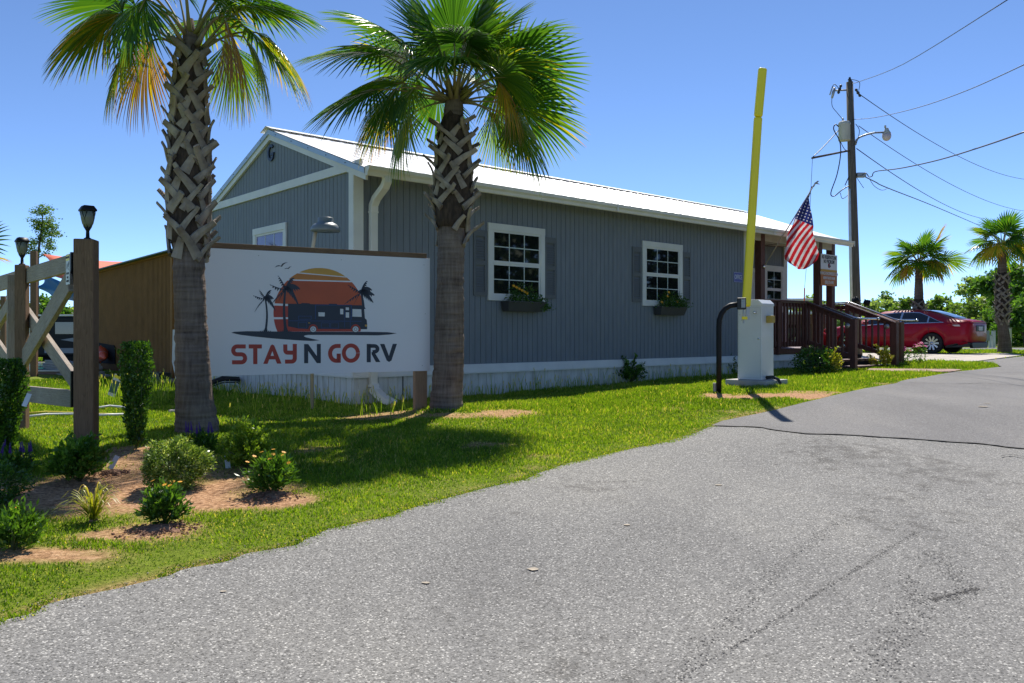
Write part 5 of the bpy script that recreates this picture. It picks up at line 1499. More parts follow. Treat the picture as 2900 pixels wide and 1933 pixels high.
# ---------------------------------------------------------------- gate operator, arm, keypad post
cor = at(2157, 1076, 10.9); WA, WD = .352, .345
ang = math.radians(44); eL = Vector((-math.cos(ang), math.sin(ang), 0)); eR = Vector((math.sin(ang), math.cos(ang), 0))
zc = cor.z; t = thing('gate_operator', cor + (eL + eR) * .17 - Z * .09, 0, 'white metal barrier cabinet on a concrete pad with a raised yellow arm', 'barrier gate')
FM = frameof(cor, -eL, Z)      # x runs right along the left face (towards the near corner), z out of the left face
CM = Matrix.Identity(4)
for i in range(3): CM[i][0] = eR[i]; CM[i][1] = eL[i]; CM[i][2] = Z[i]; CM[i][3] = cor[i]
H_ = 1.02
mb = MB(frame=CM.copy()); mb.box((0, 0, 0), (WD, WA, H_)); body = mb.link('cabinet', 'cabinet_white', t, bevel=.008)
mb = MB(frame=CM.copy()); e = .006; c = .05; zt = H_ + .055
vs = [(-e, -e, H_ - .03), (WD + e, -e, H_ - .03), (WD + e, WA + e, H_ - .03), (-e, WA + e, H_ - .03), (-e, -e, H_ + .002), (WD + e, -e, H_ + .002), (WD + e, WA + e, H_ + .002), (-e, WA + e, H_ + .002), (-e + .0, c, zt), (WD + e, c, zt), (WD + e, WA - c, zt), (-e, WA - c, zt)]
mb.add(vs, [(0, 1, 5, 4), (1, 2, 6, 5), (2, 3, 7, 6), (3, 0, 4, 7), (4, 5, 9, 8), (5, 6, 10, 9), (6, 7, 11, 10), (7, 4, 8, 11), (8, 9, 10, 11), (3, 2, 1, 0)]); mb.link('lid', 'cabinet_white', t, bevel=.004)
mb = MB(frame=CM.copy()); pz = -.095; mb.box((-.14, -.14, pz - .08), (WD + .13, WA + .11, -.001)); mb.link('pad', 'concrete', t, bevel=.01)
o1 = CM @ Vector((.17, -.001, .84)); mb = MB(frame=CM.copy()); mb.box((.12, -.075, .765), (.235, -.001, .86)); rec = mb.link('receiver_box', 'ochre', t, bevel=.008)
mb = MB(frame=CM.copy()); mb.box((.135, -.079, .775), (.225, -.0755, .85)); mb.link('receiver_face', 'ochre', rec)
q = CM @ Vector((.12, -.01, .03)); mb = MB(); mb.tube([q, q + Vector((.06, -.06, .01)), q + Vector((.13, -.09, -.02)), q + Vector((.17, -.12, -.12)), q + Vector((.17, -.13, -.2))], [.024, .024, .02, .018, .018], seg=9); mb.link('conduit', 'black_plastic', t)
a0 = at(2113, 868, 10.72); a1 = at(2137, 500, 10.74); a2 = at(2147, 331, 10.75); a3 = at(2160, 192, 10.76)
mb = MB(); mb.board(a0, a2, .112, .062, Vector((1, 0, 0)), w2=.108); arm = mb.link('arm', 'yellow', t, bevel=.026, seg=4)
mb = MB(); mb.board(a2 + Z * .001, a3, .112, .066, Vector((1, 0, 0))); mb.link('arm_tip', 'yellow', arm, bevel=.028, seg=4)
mb = MB(); mb.board(at(2119, 830, 10.80), at(2117, 905, 10.80), .045, .02, Vector((1, 0, 0))); mb.board(at(2106, 862, 10.78), at(2106, 915, 10.78), .016, .03, Vector((1, 0, 0))); br = mb.link('arm_bracket', 'galv', t)
mb = MB(); mb.board(at(2101, 900, 10.755), at(2116, 900, 10.755), .038, .03, Z); mb.link('clamp', 'yellow', br)
mb = MB(); mb.lathe([(.016, 0), (.016, .02), (.006, .02), (.006, .035)], CM @ Vector((-.002, .09, .90)), seg=10, axis=-eR); mb.link('bolt', 'steel', body)
mb = MB(frame=CM.copy())
for q in (((-.0012, .018, .03), (-.0002, .020, .97)), ((-.0012, WA - .020, .03), (-.0002, WA - .018, .97)), ((-.0012, .02, .03), (-.0002, WA - .02, .032)), ((-.0012, .02, .968), (-.0002, WA - .02, .970))): mb.box(*q)
mb.link('door_seam', 'galv', body)
mb = MB(); mb.lathe([(.014, 0), (.012, .004), (0, .005)], CM @ Vector((-.001, .045, .55)), seg=12, axis=-eR); mb.link('lock', 'steel', body)
mb = MB(frame=CM.copy())
r = random.Random(2)
for k in range(9): y = .23 + r.uniform(0, .08); z = .76 + r.uniform(0, .12); mb.box((-.0012, y, z), (-.0002, y + r.uniform(.008, .03), z + .004))
mb.link('label_print', 'galv', body)
pb = gp(2036, 1112); t = thing('keypad_post', pb, 0, 'black bent pipe post carrying a keypad in front of the white cabinet', 'keypad post')
kY = pb.y; s_ = kY / FPX
pts = [at(2036, 1125, kY), at(2036, 1000, kY), at(2036, 925, kY), at(2037.5, 905, kY), at(2043, 888, kY), at(2053, 874, kY), at(2067, 865, kY), at(2092, 861, kY)]
mb = MB(); mb.tube(pts, 7.6 * s_, seg=14); mb.link('pipe', 'black_metal', t)
mb = MB(); mb.board(at(2100, 843, kY), at(2100, 876, kY), 25 * s_, .10, Vector((1, -.25, 0))); kp = mb.link('keypad', 'black_plastic', t, bevel=.008)
fk = Vector((1, -.25, 0)).normalized(); nk = Vector((-.25, -1, 0)).normalized()
M = frameof(at(2100, 859.5, kY) + nk * .051, fk, Z); mb = MB(frame=M); mb.box((-.004, -.05, 0), (.044, .055, .003)); kf = mb.link('key_panel', 'keypad_grey', kp)
for i in range(3):
    for j in range(4): mb = MB(frame=M); mb.box((.0 + i * .014, -.04 + j * .022, .0032), (.011 + i * .014, -.024 + j * .022, .006)); mb.link('key', 'galv', kf)
mb = MB(); q = at(2024.5, 1108, kY + .05); mb.box((q.x - .02, q.y - .03, q.z), (q.x + .016, q.y + .03, q.z + .105)); tag(mb.link('stone_block', 'concrete', bevel=.006), 'small concrete block left of the foot of the keypad post', 'block')

# ---------------------------------------------------------------- the big sign
SR = Vector((-.893, 8.914, 0)); SDIR = Vector((2.004, 1.117, 0)).normalized(); SW = 2.44
SO_ = SR - SDIR * SW; sz0, sz1 = -.402 + CZ, .819 + CZ
SM = frameof(Vector((SO_.x, SO_.y, sz0)), SDIR, Z); SN = SDIR.cross(Z)
sign = thing('park_sign', (SR.x - .1, SR.y, gz1(SR.x, SR.y)), math.atan2(SDIR.y, SDIR.x), 'big white sign with sunset, palms and motorhome picture reading STAY N GO RV', 'sign')
mb = MB(frame=SM); mb.box((0, 0, -.012), (SW, sz1 - sz0, 0)); panel = mb.link('panel', 'sign_white', sign, bevel=.0015)
mb = MB(frame=SM); mb.board((-.06, sz1 - sz0 + .008, -.034), (SW - .03, sz1 - sz0 + .008, -.034), .095, .040, (0, 1, 0)); mb.link('top_rail', 'post_wood', sign, bevel=.004)
for x in (.10, SW - .095):
    gzz = gz1(*(SM @ Vector((x, 0, 0))).xy) - sz0
    mb = MB(frame=SM); mb.board((x, gzz - .1, -.05), (x, sz1 - sz0 - .05, -.05), .14, .07, (1, 0, 0)); mb.link('post', 'post_tan', sign, bevel=.005)
for u, v in ((.62, 1.17), (1.45, 1.165), (2.37, 1.15), (2.385, .62), (2.35, .06), (.15, 1.17), (.1, .1)):
    mb = MB(frame=SM); mb.lathe([(.005, 0), (.004, .0025), (0, .003)], (u, v, 0), seg=8, axis=(0, 0, 1)); mb.link('screw', 'galv', panel)
_inv = SM.inverted()


def S2L(sx, sy):      # position measured on the sign -> coordinates on the panel, metres
    u, v = 550 + sx / 2.851, 650 + sy / 2.851
    dr = Vector(((u - CX) / FPX, 1, (HY - v) / FPX)); o = Vector((0, 0, CZ)); k = (SO_ - Vector((0, 0, 0))).dot(SN) / Vector((dr.x, dr.y, 0)).dot(SN)
    q = _inv @ (o + dr * k); return (q.x, q.y)


def art(name, polys, mat, layer, parent=panel):
    mb = MB(frame=SM)
    for P in polys: mb.prism([S2L(*p) for p in P], (0, 0, .0004 * layer), (1, 0, 0), (0, 1, 0), .0006)
    return mb.link(name, mat, parent)


def arc(cx, cy, rx, ry, a0, a1, n=14): return [(cx + rx * math.cos(math.radians(a0 + (a1 - a0) * i / n)), cy + ry * math.sin(math.radians(a0 + (a1 - a0) * i / n))) for i in range(n + 1)]


# the sun disc in bands
def band(cx, cy, r, ya, yb, ya2=None, yb2=None, xcut=None):
    """part of the disc between two (slightly slanting) lines"""
    ya2 = ya if ya2 is None else ya2; yb2 = yb if yb2 is None else yb2
    L = []; R = []
    for i in range(25):
        f = i / 24; y = ya + (yb - ya) * f; h = math.sqrt(max(0, r * r - (y - cy)**2)); L.append((cx - h, y))
        y2 = ya2 + (yb2 - ya2) * f; h2 = math.sqrt(max(0, r * r - (y2 - cy)**2)); R.append((min(cx + h2, xcut or 1e9), y2))
    return L + R[::-1]


cx_, cy_, r_ = 1006, 674, 366
art('sun', [band(cx_, cy_, r_, 309, 344, 309, 378)], 'sun_yellow', 1)
art('sun', [band(cx_, cy_, r_, 352, 400, 386, 413)], 'sun_amber', 1)
art('sun', [band(cx_, cy_, r_, 410, 594, 424, 628)], 'sun_orange', 1)
art('sun', [band(cx_, cy_, r_, 612, 706, 640, 706, xcut=1378)], 'sun_red', 1)
art('sun', [band(cx_, cy_, r_, 723, 822, 712, 822, xcut=1345)], 'sun_red', 1)
art('ground_swoosh', [[(298, 832), (320, 824), (420, 819), (700, 822), (1000, 824), (1390, 824), (1560, 827), (1636, 836), (1580, 846), (1480, 853), (1200, 850), (920, 849), (893, 853), (885, 860), (900, 868), (960, 882), (1012, 893), (950, 898), (840, 893), (640, 878), (480, 862), (370, 848)]], 'ink', 2)


def silhouette_palm(x0, y0, xt, yt, s, fr, lean, seed):
    P = []; n = 10; r = random.Random(seed); L = []; R = []
    for i in range(n + 1):
        f = i / n; x = x0 + (xt - x0) * f + lean * math.sin(math.pi * f); y = y0 + (yt - y0) * f; w = (11 - 4.5 * f) * s + (7 * s if i == 0 else 0)
        L.append((x - w, y)); R.append((x + w, y))
    P.append(L + R[::-1])
    for a, ln, dr in fr:
        m = 12; top = []; bot = []
        for i in range(m + 1):
            f = i / m; q = math.radians(a); x = xt + ln * f * math.cos(q); y = yt - ln * f * math.sin(q) + dr * f * f
            w = s * (8 + 36 * math.sin(math.pi * min(1, f * .92 + .08))**.8 * (1 - .25 * f)); nx_, ny_ = math.sin(q), math.cos(q)
            top.append((x - 0 * nx_, y - w * .45 * ny_ - w * .25 * abs(nx_)))
            ser = .35 if i % 2 else 1.0
            bot.append((x + w * ser * .8 * (-.6 if math.cos(q) < 0 else .6) * abs(nx_) - (6 * s if math.cos(q) > 0 else -6 * s) * (i % 2), y + w * ser * max(.35, abs(ny_)) * 1.1))
        P.append(top + [(xt + ln * 1.06 * math.cos(math.radians(a)), yt - ln * 1.06 * math.sin(math.radians(a)) + dr * 1.12)] + bot[::-1])
    P.append(arc(xt, yt, 16 * s, 16 * s, 0, 360, 10)[:-1])
    return P


art('palm_silhouette', silhouette_palm(740, 824, 738, 470, 1.15, [(115, 140, 30), (160, 130, 15), (60, 130, 35), (22, 120, 50), (192, 110, 95), (-12, 110, 120), (205, 60, 70)], -14, 1), 'ink', 4)
art('palm_silhouette', silhouette_palm(575, 822, 572, 548, .85, [(120, 95, 20), (160, 98, 15), (60, 95, 25), (20, 70, 30), (195, 85, 85), (-14, 85, 80)], 14, 2), 'ink', 4)
art('palm_silhouette', silhouette_palm(1366, 640, 1345, 500, 1.05, [(140, 130, 30), (65, 118, 25), (35, 105, 45), (190, 130, 70), (220, 70, 50), (-15, 100, 55), (-2, 105, 20)], 4, 3), 'ink', 4)
tuft = []
for cx0 in (575, 740):
    for k in range(7): x = cx0 - 36 + k * 12; tuft.append([(x - 5, 826), (x + (k - 3) * 3, 800 + abs(k - 3) * 4), (x + 6, 826)])
art('grass_silhouette', tuft, 'ink', 4)
rv = art('motorhome_picture', [[(757, 597), (862, 598), (868, 592), (930, 593), (936, 600), (1086, 603), (1090, 597), (1150, 598), (1156, 606), (1366, 610), (1372, 640), (1378, 715), (1392, 727), (1396, 760), (1396, 803), (1345, 803), (1336, 782), (1302, 768), (1272, 782), (1262, 802), (996, 801), (986, 780), (960, 766), (932, 780), (924, 801), (846, 799), (757, 780)]], 'ink', 3)


def outline(x0, y0, x1, y1, w=3): return [[(x0, y0), (x1, y0), (x1, y0 + w), (x0, y0 + w)], [(x0, y1 - w), (x1, y1 - w), (x1, y1), (x0, y1)], [(x0, y0 + w), (x0 + w, y0 + w), (x0 + w, y1 - w), (x0, y1 - w)], [(x1 - w, y0 + w), (x1, y0 + w), (x1, y1 - w), (x1 - w, y1 - w)]]


art('outline', outline(840, 696, 946, 724) + outline(838, 748, 910, 794) + outline(1024, 750, 1092, 794) + outline(1100, 750, 1166, 796) + outline(976, 606, 1270, 610, 4)[:1] + [[(976, 610), (981, 610), (981, 722), (976, 722)], [(1265, 614), (1270, 614), (1272, 724), (1267, 724)], [(762, 733), (1350, 737), (1350, 741), (762, 737)], [(1212, 650), (1215, 650), (1215, 790), (1212, 790)], [(1258, 690), (1261, 690), (1261, 790), (1258, 790)]], 'ink_blue', 5, rv)
art('picture_window', [[(1002, 666), (1054, 668), (1053, 700), (1003, 699)], [(1178, 638), (1203, 640), (1203, 683), (1178, 682)], [(1223, 627), (1249, 628), (1249, 650), (1223, 649)], [(1223, 666), (1250, 667), (1250, 710), (1223, 709)], [(1278, 640), (1348, 643), (1352, 704), (1276, 701)]], 'lens_clear' if False else 'aged_white', 6, rv)
for wx in (960, 1302):
    art('arch', [arc(wx, 803, 38, 40, 180, 360, 16) + arc(wx, 803, 30, 32, 360, 180, 16)], 'ink_red', 6, rv)
    w_ = art('picture_wheel', [arc(wx, 803, 28, 27, 0, 360, 20)[:-1]], 'ink_black', 6, rv)
    art('hub', [arc(wx, 803, 24, 23, 0, 360, 20)[:-1]], 'aged_white', 7.5, rv); art('hub', [arc(wx, 803, 16, 15, 0, 360, 14)[:-1]], 'galv', 9, rv); art('hub', [arc(wx, 803, 7, 7, 0, 360, 8)[:-1]], 'aged_white', 10.5, rv)
art('lamp_mark', [[(920, 749), (936, 750), (936, 756), (920, 755)], [(1378, 766), (1394, 767), (1394, 782), (1378, 781)]], 'sun_yellow', 6, rv)
art('bird', [[(650, 305), (663, 291), (682, 286), (700, 292), (712, 274), (732, 265), (756, 264), (736, 270), (720, 282), (708, 299), (690, 294), (668, 297)], [(727, 318), (736, 311), (750, 308), (758, 311), (765, 300), (786, 295), (772, 304), (762, 317), (748, 313)]], 'ink', 3)


def stroke(pts, w):
    n = len(pts); L = []; R = []
    for i in range(n):
        p = Vector(pts[i]); a = (p - Vector(pts[i - 1])).normalized() if i else None; b_ = (Vector(pts[i + 1]) - p).normalized() if i < n - 1 else None
        d = a if b_ is None else (b_ if a is None else (a + b_).normalized()); o = Vector((-d.y, d.x)); k = 1 if a is None or b_ is None else 1 / max(.4, math.sqrt((1 + a.dot(b_)) / 2))
        L.append(p + o * (w / 2 * k)); R.append(p - o * (w / 2 * k))
    return [(q.x, q.y) for q in L + R[::-1]]


W_ = 33
let = {'S': [(416, 942)] + arc(345, 974, 30, 32, 270, 90, 10) + arc(381, 1038, 30, 32, 270, 450, 10) + [(305, 1070)],
       'T1': [(440, 942), (546, 942)], 'T2': [(493, 958), (493, 1085)]}
red = [stroke(let['S'], W_), stroke(let['T1'], W_), stroke(let['T2'], W_ + 1),
       [(557, 1083), (617, 935), (630, 925), (646, 935), (705, 1081), (668, 1081), (655, 1047), (600, 1047), (607, 1018), (644, 1018), (631, 980), (592, 1083)],
       stroke([(735, 926), (735, 968)] + arc(752, 970, 17, 22, 180, 90, 6)[1:] + [(800, 993)], W_), stroke([(812, 922), (812, 1040)] + arc(788, 1036, 24, 28, 0, 90, 6)[1:] + [(733, 1065)], W_),
       stroke([(1182, 938), (1145, 939)] + arc(1146, 999, 49, 59, 270, 90, 14)[1:] + [(1170, 1058), (1170, 1003)][:1], W_), stroke([(1167, 1074), (1167, 1000)], W_), stroke([(1125, 1004), (1165, 1004)], 26) if False else stroke([(1150, 1012), (1183, 1012)], 24),
       ]
ring = arc(1265, 996, 73, 78, 0, 358, 36); inner = arc(1265, 996, 41, 46, 358, 0, 36)
red.append(ring + inner)
navy = [[(887, 923), (920, 923), (990, 1020), (990, 922), (1022, 922), (1022, 1077), (990, 1077), (920, 978), (920, 1078), (887, 1078)],
        stroke([(1409, 1070), (1409, 922)], W_), stroke([(1409, 938), (1452, 938)] + arc(1452, 962, 28, 24, 270, 450, 10)[1:] + [(1440, 987)], 30), [(1432, 985), (1462, 1000), (1503, 1068), (1466, 1068), (1432, 1005)],
        [(1500, 922), (1535, 922), (1572, 1018), (1603, 921), (1637, 921), (1592, 1056), (1573, 1068), (1554, 1056)]]
names = ['letter'] * len(red)
for p in red: art('letter', [p], 'ink_red', 2)
for p in navy: art('letter', [p], 'ink', 2)

# ---------------------------------------------------------------- gate and its posts
GA = Vector((-3.32, 6.2, 0)); GDV = GV.copy()
PLN = GDV.cross(Z)      # plane normal


def gpl(u, v, off=0.0):
    dr = Vector(((u - CX) / FPX, 1, (HY - v) / FPX)); n = Vector((GDV.y, -GDV.x, 0)); k = ((GA + n * off).dot(n)) / dr.dot(n); return Vector((0, 0, CZ)) + dr * k


def gboard(name, parent, c0, c1, off, t=.038, mat='rail_wood'):
    """c0,c1: (top pixel, bottom pixel) pairs at the board's two ends"""
    a0, b0 = gpl(*c0[0], off), gpl(*c0[1], off); a1, b1_ = gpl(*c1[0], off), gpl(*c1[1], off)
    p0 = (a0 + b0) / 2; p1 = (a1 + b1_) / 2; x = (p1 - p0).normalized(); up = (a0 - b0); up = (up - x * up.dot(x)).normalized()
    w0 = abs((a0 - b0).dot(up)); w1 = abs((a1 - b1_).dot(up)); mb = MB(); mb.board(p0, p1, w0, t, up, w2=w1); return mb.link(name, mat, parent, bevel=.004)


gate = thing('farm_gate', gpl(35, 1028) - Z * .2, 0, 'weathered wooden gate with crossed braces hung on the tall corner post', 'gate')
gboard('top_rail', gate, ((-260, 862), (-260, 893)), ((206, 719), (206, 768)), 0)
gboard('bottom_rail', gate, ((-160, 1071), (-160, 1108)), ((208, 1104), (208, 1153)), 0)
gboard('stile', gate, ((30, 779), (41, 775)), ((30, 1110), (41, 1110)), .02, .05) if False else None
mb = MB(); a, c = gpl(35.5, 777, -.045), gpl(35.5, 1112, -.045); mb.board(a, c, .042, .09, GDV); mb.link('stile', 'rail_wood', gate, bevel=.004)
gboard('brace', gate, ((44, 822), (44, 862)), ((208, 1050), (208, 1098)), .03)
gboard('brace', gate, ((192, 772), (206, 818)), ((46, 1028), (66, 1048)), -.035)
gboard('brace', gate, ((-120, 800), (-120, 850)), ((30, 1010), (30, 1055)), .03)
gboard('brace', gate, ((30, 838), (30, 875)), ((-60, 990), (-60, 1025)), -.035)
for v0, v1 in ((714, 822), (1050, 1152)):
    mb = MB(); mb.board(gpl(210, v0, .0), gpl(210, v1, .0), .03, .05, GDV); mb.link('hinge_strap', 'black_metal', gate)
M = frameof(gpl(188, 806, -.058), -GDV, Z); notice('warning_sign', M, .105, .225, 'narrow white and yellow warning notice fixed to the gate beside the tall post')


def lantern(p, s, label):
    t = thing('post_lantern', p, 0, label, 'lantern', 'lanterns on the gate posts')
    def L(prof): return [(r * s, z * s) for r, z in prof]
    mb = MB(); mb.lathe(L([(.034, 0), (.03, .012), (.016, .02), (.014, .075), (.022, .09), (.03, .105)]), p, seg=12); mb.link('stem', 'black_metal', t)
    mb = MB(); mb.lathe(L([(.026, .105), (.045, .14), (.056, .19), (.060, .245)]), p, seg=16); mb.link('glass', 'lantern_glass', t)
    mb = MB(); mb.lathe(L([(.066, .243), (.084, .25), (.084, .262), (.058, .295), (.052, .298), (.0, .302)]), p, seg=4); o = mb.link('cap', 'black_metal', t)
    for a in range(8):
        mb = MB(); pts = []
        for i in range(7):
            f = i / 6; rr = (.028 + .033 * math.sin(f * 1.5)) * s; an = a * math.pi / 4 * 1.0 + (f * .785 if a % 2 else -f * .785) + .4; pts.append(p + Vector((rr * math.cos(an), rr * math.sin(an), (.105 + .14 * f) * s)))
        mb.tube(pts, .0035 * s, seg=4); mb.link('frame', 'black_metal', t)
    return t


pm('lantern_glass', (.17, .18, .13), rough=.4)
# tall post
PY = 6.05; pcx = (244.5 - CX) / FPX * PY; zt_ = CZ + (HY - 678) / FPX * PY
gzp = gz1(pcx, PY); t = thing('gate_post', (pcx, PY, gzp), 0, 'tall brown timber gate post nearest the camera, topped by a lantern', 'post', 'timber posts at the gate')
pd = Vector((1, .18, 0)).normalized(); mb = MB(); mb.board((pcx, PY, gzp - .1), (pcx, PY, zt_), .138, .138, pd); mb.link('timber', 'post_wood', t, bevel=.008)
lantern(Vector((pcx + .01, PY, zt_)), .84, 'black post lantern on top of the tall near gate post')
for (u0, u1, vt, vb, lab, ln) in ((47, 78, 750, 1219, 'brown gate post behind the gate, topped by the smaller lantern', 1), (88, 105, 711, 1066, 'grey timber pole holding the shade sail, without a lantern', 0), (3, 16, 838, 1052, 'thin timber post at the left edge behind the gate', 0)):
    b_ = gp((u0 + u1) / 2, vb); w = (u1 - u0) * b_.y / FPX * .93; zt2 = CZ + (HY - vt) / FPX * b_.y
    t = thing('gate_post' if ln else 'timber_post', b_, 0, lab, 'post', 'timber posts at the gate')
    mb = MB(); mb.board(b_ - Z * .1, Vector((b_.x, b_.y, zt2)), w, w, Vector((1, .15, 0))); mb.link('timber', 'post_wood', t, bevel=.006)
    if ln: lantern(Vector((b_.x, b_.y, zt2)), .83, 'black post lantern on the farther gate post at the left')

# ---------------------------------------------------------------- wooden shed, lumber, cone
s0 = gp(483, 1074); sh = thing('wooden_shed', s0, 0, 'brown ribbed wooden shed wall with green roof edge left of the palm', 'shed')
r0 = Vector((-6.3, 15.3, 0)); rl = r0 + GDV * 6.3
def SHP(s_, z): p = r0 + GDV * s_; return Vector((p.x, p.y, z))
def zsh(s_): return CZ + 1.60 - .017 * s_
g0 = gz1(r0.x, r0.y)
mb = MB(); pr = []
n = int(6.2 / .075)
vs = []; nn = Vector((-GDV.y, GDV.x, 0)) * -1
if nn.dot(Vector((r0.x, r0.y, 0))) > 0: nn = -nn
def holes(s_): return 5.05 - 1.1 < s_ < 5.05
for i in range(n + 1):
    s_ = .15 + i * .075
    for (ds, o) in ((0, .0), (.045, .0), (.047, -.03), (.073, -.03)):
        vs.append((s_ + ds, o))
zb = g0 - .02
for (za, zb_, cond) in ((None, None, None),):
    V = []; 
    for s_, o in vs:
        lo = zb + .09
        V += [SHP(s_, lo) + nn * o, SHP(s_, zsh(s_) - .02) + nn * o]
    F = [(2 * i, 2 * i + 2, 2 * i + 3, 2 * i + 1) for i in range(len(vs) - 1)]
    uvs = [[(a, b_) for (b_, a) in ((vs[i][0], .1), (vs[i + 1][0], .1), (vs[i + 1][0], 2.3), (vs[i][0], 2.3))] for i in range(len(vs) - 1)]
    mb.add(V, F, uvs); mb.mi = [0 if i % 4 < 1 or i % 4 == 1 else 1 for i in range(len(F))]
mb.link('wall', ['panel_wood', 'panel_shade'], sh)
mb = MB(); mb.board(SHP(.0, g0 - .1), SHP(.0, zsh(0) - .02), .14, .14, GDV); mb.link('post', 'panel_wood', sh)
mb = MB(); mb.board(SHP(-.22, g0 - .1) - nn * .2, SHP(-.22, zsh(0) - .1) - nn * .2, .1, .1, GDV); mb.link('post', 'panel_wood', sh)
mb = MB(); mb.board(SHP(-.4, zsh(-.4) - .05) + nn * .02, SHP(6.4, zsh(6.4) - .05) + nn * .02, .09, .04, Z); mb.link('fascia', 'panel_wood', sh)
mb = MB(); mb.board(SHP(-.5, zsh(-.5) + .012) + nn * .03 - nn * 1.1, SHP(6.5, zsh(6.5) + .012) + nn * .03 - nn * 1.1, 2.5, .022, nn + Z * -.06); mb.link('roof', 'green_metal', sh)
mb = MB(); mb.box((r0.x - .001, r0.y, 0), (r0.x, r0.y, .001)) if False else None
# opening with the cone
hc = 4.62
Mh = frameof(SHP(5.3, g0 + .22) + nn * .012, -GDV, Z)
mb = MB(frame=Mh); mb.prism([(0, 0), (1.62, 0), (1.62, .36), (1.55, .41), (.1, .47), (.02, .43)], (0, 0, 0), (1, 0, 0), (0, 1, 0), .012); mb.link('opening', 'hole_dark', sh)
cp = SHP(4.22, g0 + .33) + nn * .17
cn = thing('traffic_cone', cp - Z * .15, 0, 'orange traffic cone lying on its side in the dark opening of the shed', 'traffic cone')
ax_ = (-GDV * .75 + nn * .10 + Vector((.25, -.35, 0)) - Z * .13).normalized()
mb = MB(); mb.lathe([(.17, 0), (.165, .02), (.03, .66), (.022, .68), (0, .68)], cp + Z * .10, seg=20, axis=ax_); body = mb.link('cone', 'cone_orange', cn)
mb = MB(); mb.lathe([(.1085, .29), (.081, .40)], cp + Z * .10, seg=20, axis=ax_); mb.lathe([(.066, .47), (.044, .56)], cp + Z * .10, seg=20, axis=ax_); mb.link('stripe', 'aged_white', body)
mb = MB(); mb.lathe([(.2, -.02), (.2, .0), (.17, .005)], cp + Z * .10, seg=4, axis=ax_); mb.link('base', 'cone_orange', cn)
# lumber pile in front of the shed
def lumber_stack():
    r = random.Random(8); lb = ['bottom', 'second', 'third', 'fourth', 'fifth', 'topmost']
    z = 0
    base = SHP(3.9, g0) + nn * .9
    for k in range(6):
        h = (.045, .045, .05, .04, .055, .035)[k]; a = base + GDV * (1.6 + r.uniform(-.1, .1)) + nn * r.uniform(-.04, .04) + Z * (.0 + z + h / 2); c = base - GDV * (2.2 + r.uniform(-.3, .3)) + Z * (.0 + z + h / 2) + nn * r.uniform(-.04, .04)
        mb = MB(); mb.board(a, c, h, .30, Z); o = mb.link('timber_plank', 'lumber', bevel=.004); tag(o, 'grey timber plank, %s of the pile in front of the shed' % lb[k], 'plank', 'planks piled by the shed'); z += h + .004
        if k in (1, 3):
            for q in (-.9, 1.0):
                pass
lumber_stack()
for k, (u, v) in enumerate(((440, 1062), (455, 1075), (432, 1086))):
    q = at(u, v, 14.9); mb = MB(); mb.board(q - GDV * .5, q + GDV * .5, .07 if k else .12, .2, Z); tag(mb.link('timber_plank', 'lumber' if k else 'black_plastic', bevel=.004), ('dark block on the short planks beside the shed post', 'short grey plank lying by the shed post under the dark block', 'lowest short grey plank lying in grass by the shed post')[k], 'plank', 'planks piled by the shed')
# white bent sheet beside the left palm
mb = MB(); P_ = [(489, 933), (520, 930), (525, 1088), (500, 1086), (487, 1024)]; q = [at(u, v, 12.0) for u, v in P_]; o_ = q[0]
mb.prism([((p - o_).x, (p - o_).z) for p in q], o_, (1, 0, 0), (0, 0, 1), -.03); tag(mb.link('white_panel', 'aged_white'), 'white angular panel leaning behind the left palm trunk', 'panel')
mb = MB(); q = at(494, 1112, 9.0); mb.box((q.x - .05, q.y - .05, gz1(q.x, q.y) - .02), (q.x + .12, q.y + .05, gz1(q.x, q.y) + .05)); tag(mb.link('stone_block', 'concrete', bevel=.01), 'small pale block in the grass left of the left palm trunk', 'block')
# hoses in the grass
for k, (pts, m_, lab) in enumerate((([(60, 1180), (130, 1174), (200, 1176), (280, 1180), (335, 1182)], 'hose_yellow', 'yellow hose lying in the grass beyond the gate'), ([(70, 1192), (130, 1184), (210, 1183), (290, 1186), (350, 1184)], 'aged_white', 'white hose lying in the grass, the nearer one'), ([(270, 1168), (310, 1161), (340, 1164), (380, 1172)], 'aged_white', 'white hose loop in the grass right of the tall post'))):
    q = [gp(*p) + Z * (.03 + .01 * k) for p in pts]; mb = MB(); mb.tube(q, .013, seg=7); tag(mb.link('garden_hose', m_), lab, 'hose', 'hoses in the grass')

# ---------------------------------------------------------------- pool, sails, caravans behind the gate
wz = gp(140, 1060); py = wz.y
pe = [Vector(((u - CX) / FPX * yy, yy, 0)) for u, yy in ((20, py), (265, py), (330, py + 5), (20, py + 5))]
zt_ = CZ + (HY - 1048.5) / FPX * py
pool = thing('pool', (pe[0] + pe[2]) / 2 + Z * (zt_ - .12), 0, 'raised swimming pool with pinkish wall and cream rim seen through the gate', 'pool')
mb = MB(); mb.prism([(p.x, p.y) for p in pe], (0, 0, zt_ - .2), (1, 0, 0), (0, 1, 0), .185); mb.link('wall', 'pinkwall', pool)
mb = MB()
for i in range(4): a, c = pe[i], pe[(i + 1) % 4]; mb.board(a + Z * (zt_ - .005), c + Z * (zt_ - .005), .03 if i else .028, .14, Z)
mb.link('rim', 'pool_edge', pool)
mb = MB(); ce = (pe[0] + pe[2]) / 2; mb.prism([((p.x - ce.x) * .97 + ce.x, (p.y - ce.y) * .93 + ce.y) for p in pe], (0, 0, zt_ - .012), (1, 0, 0), (0, 1, 0), .003); mb.link('water', 'pool_teal', pool)


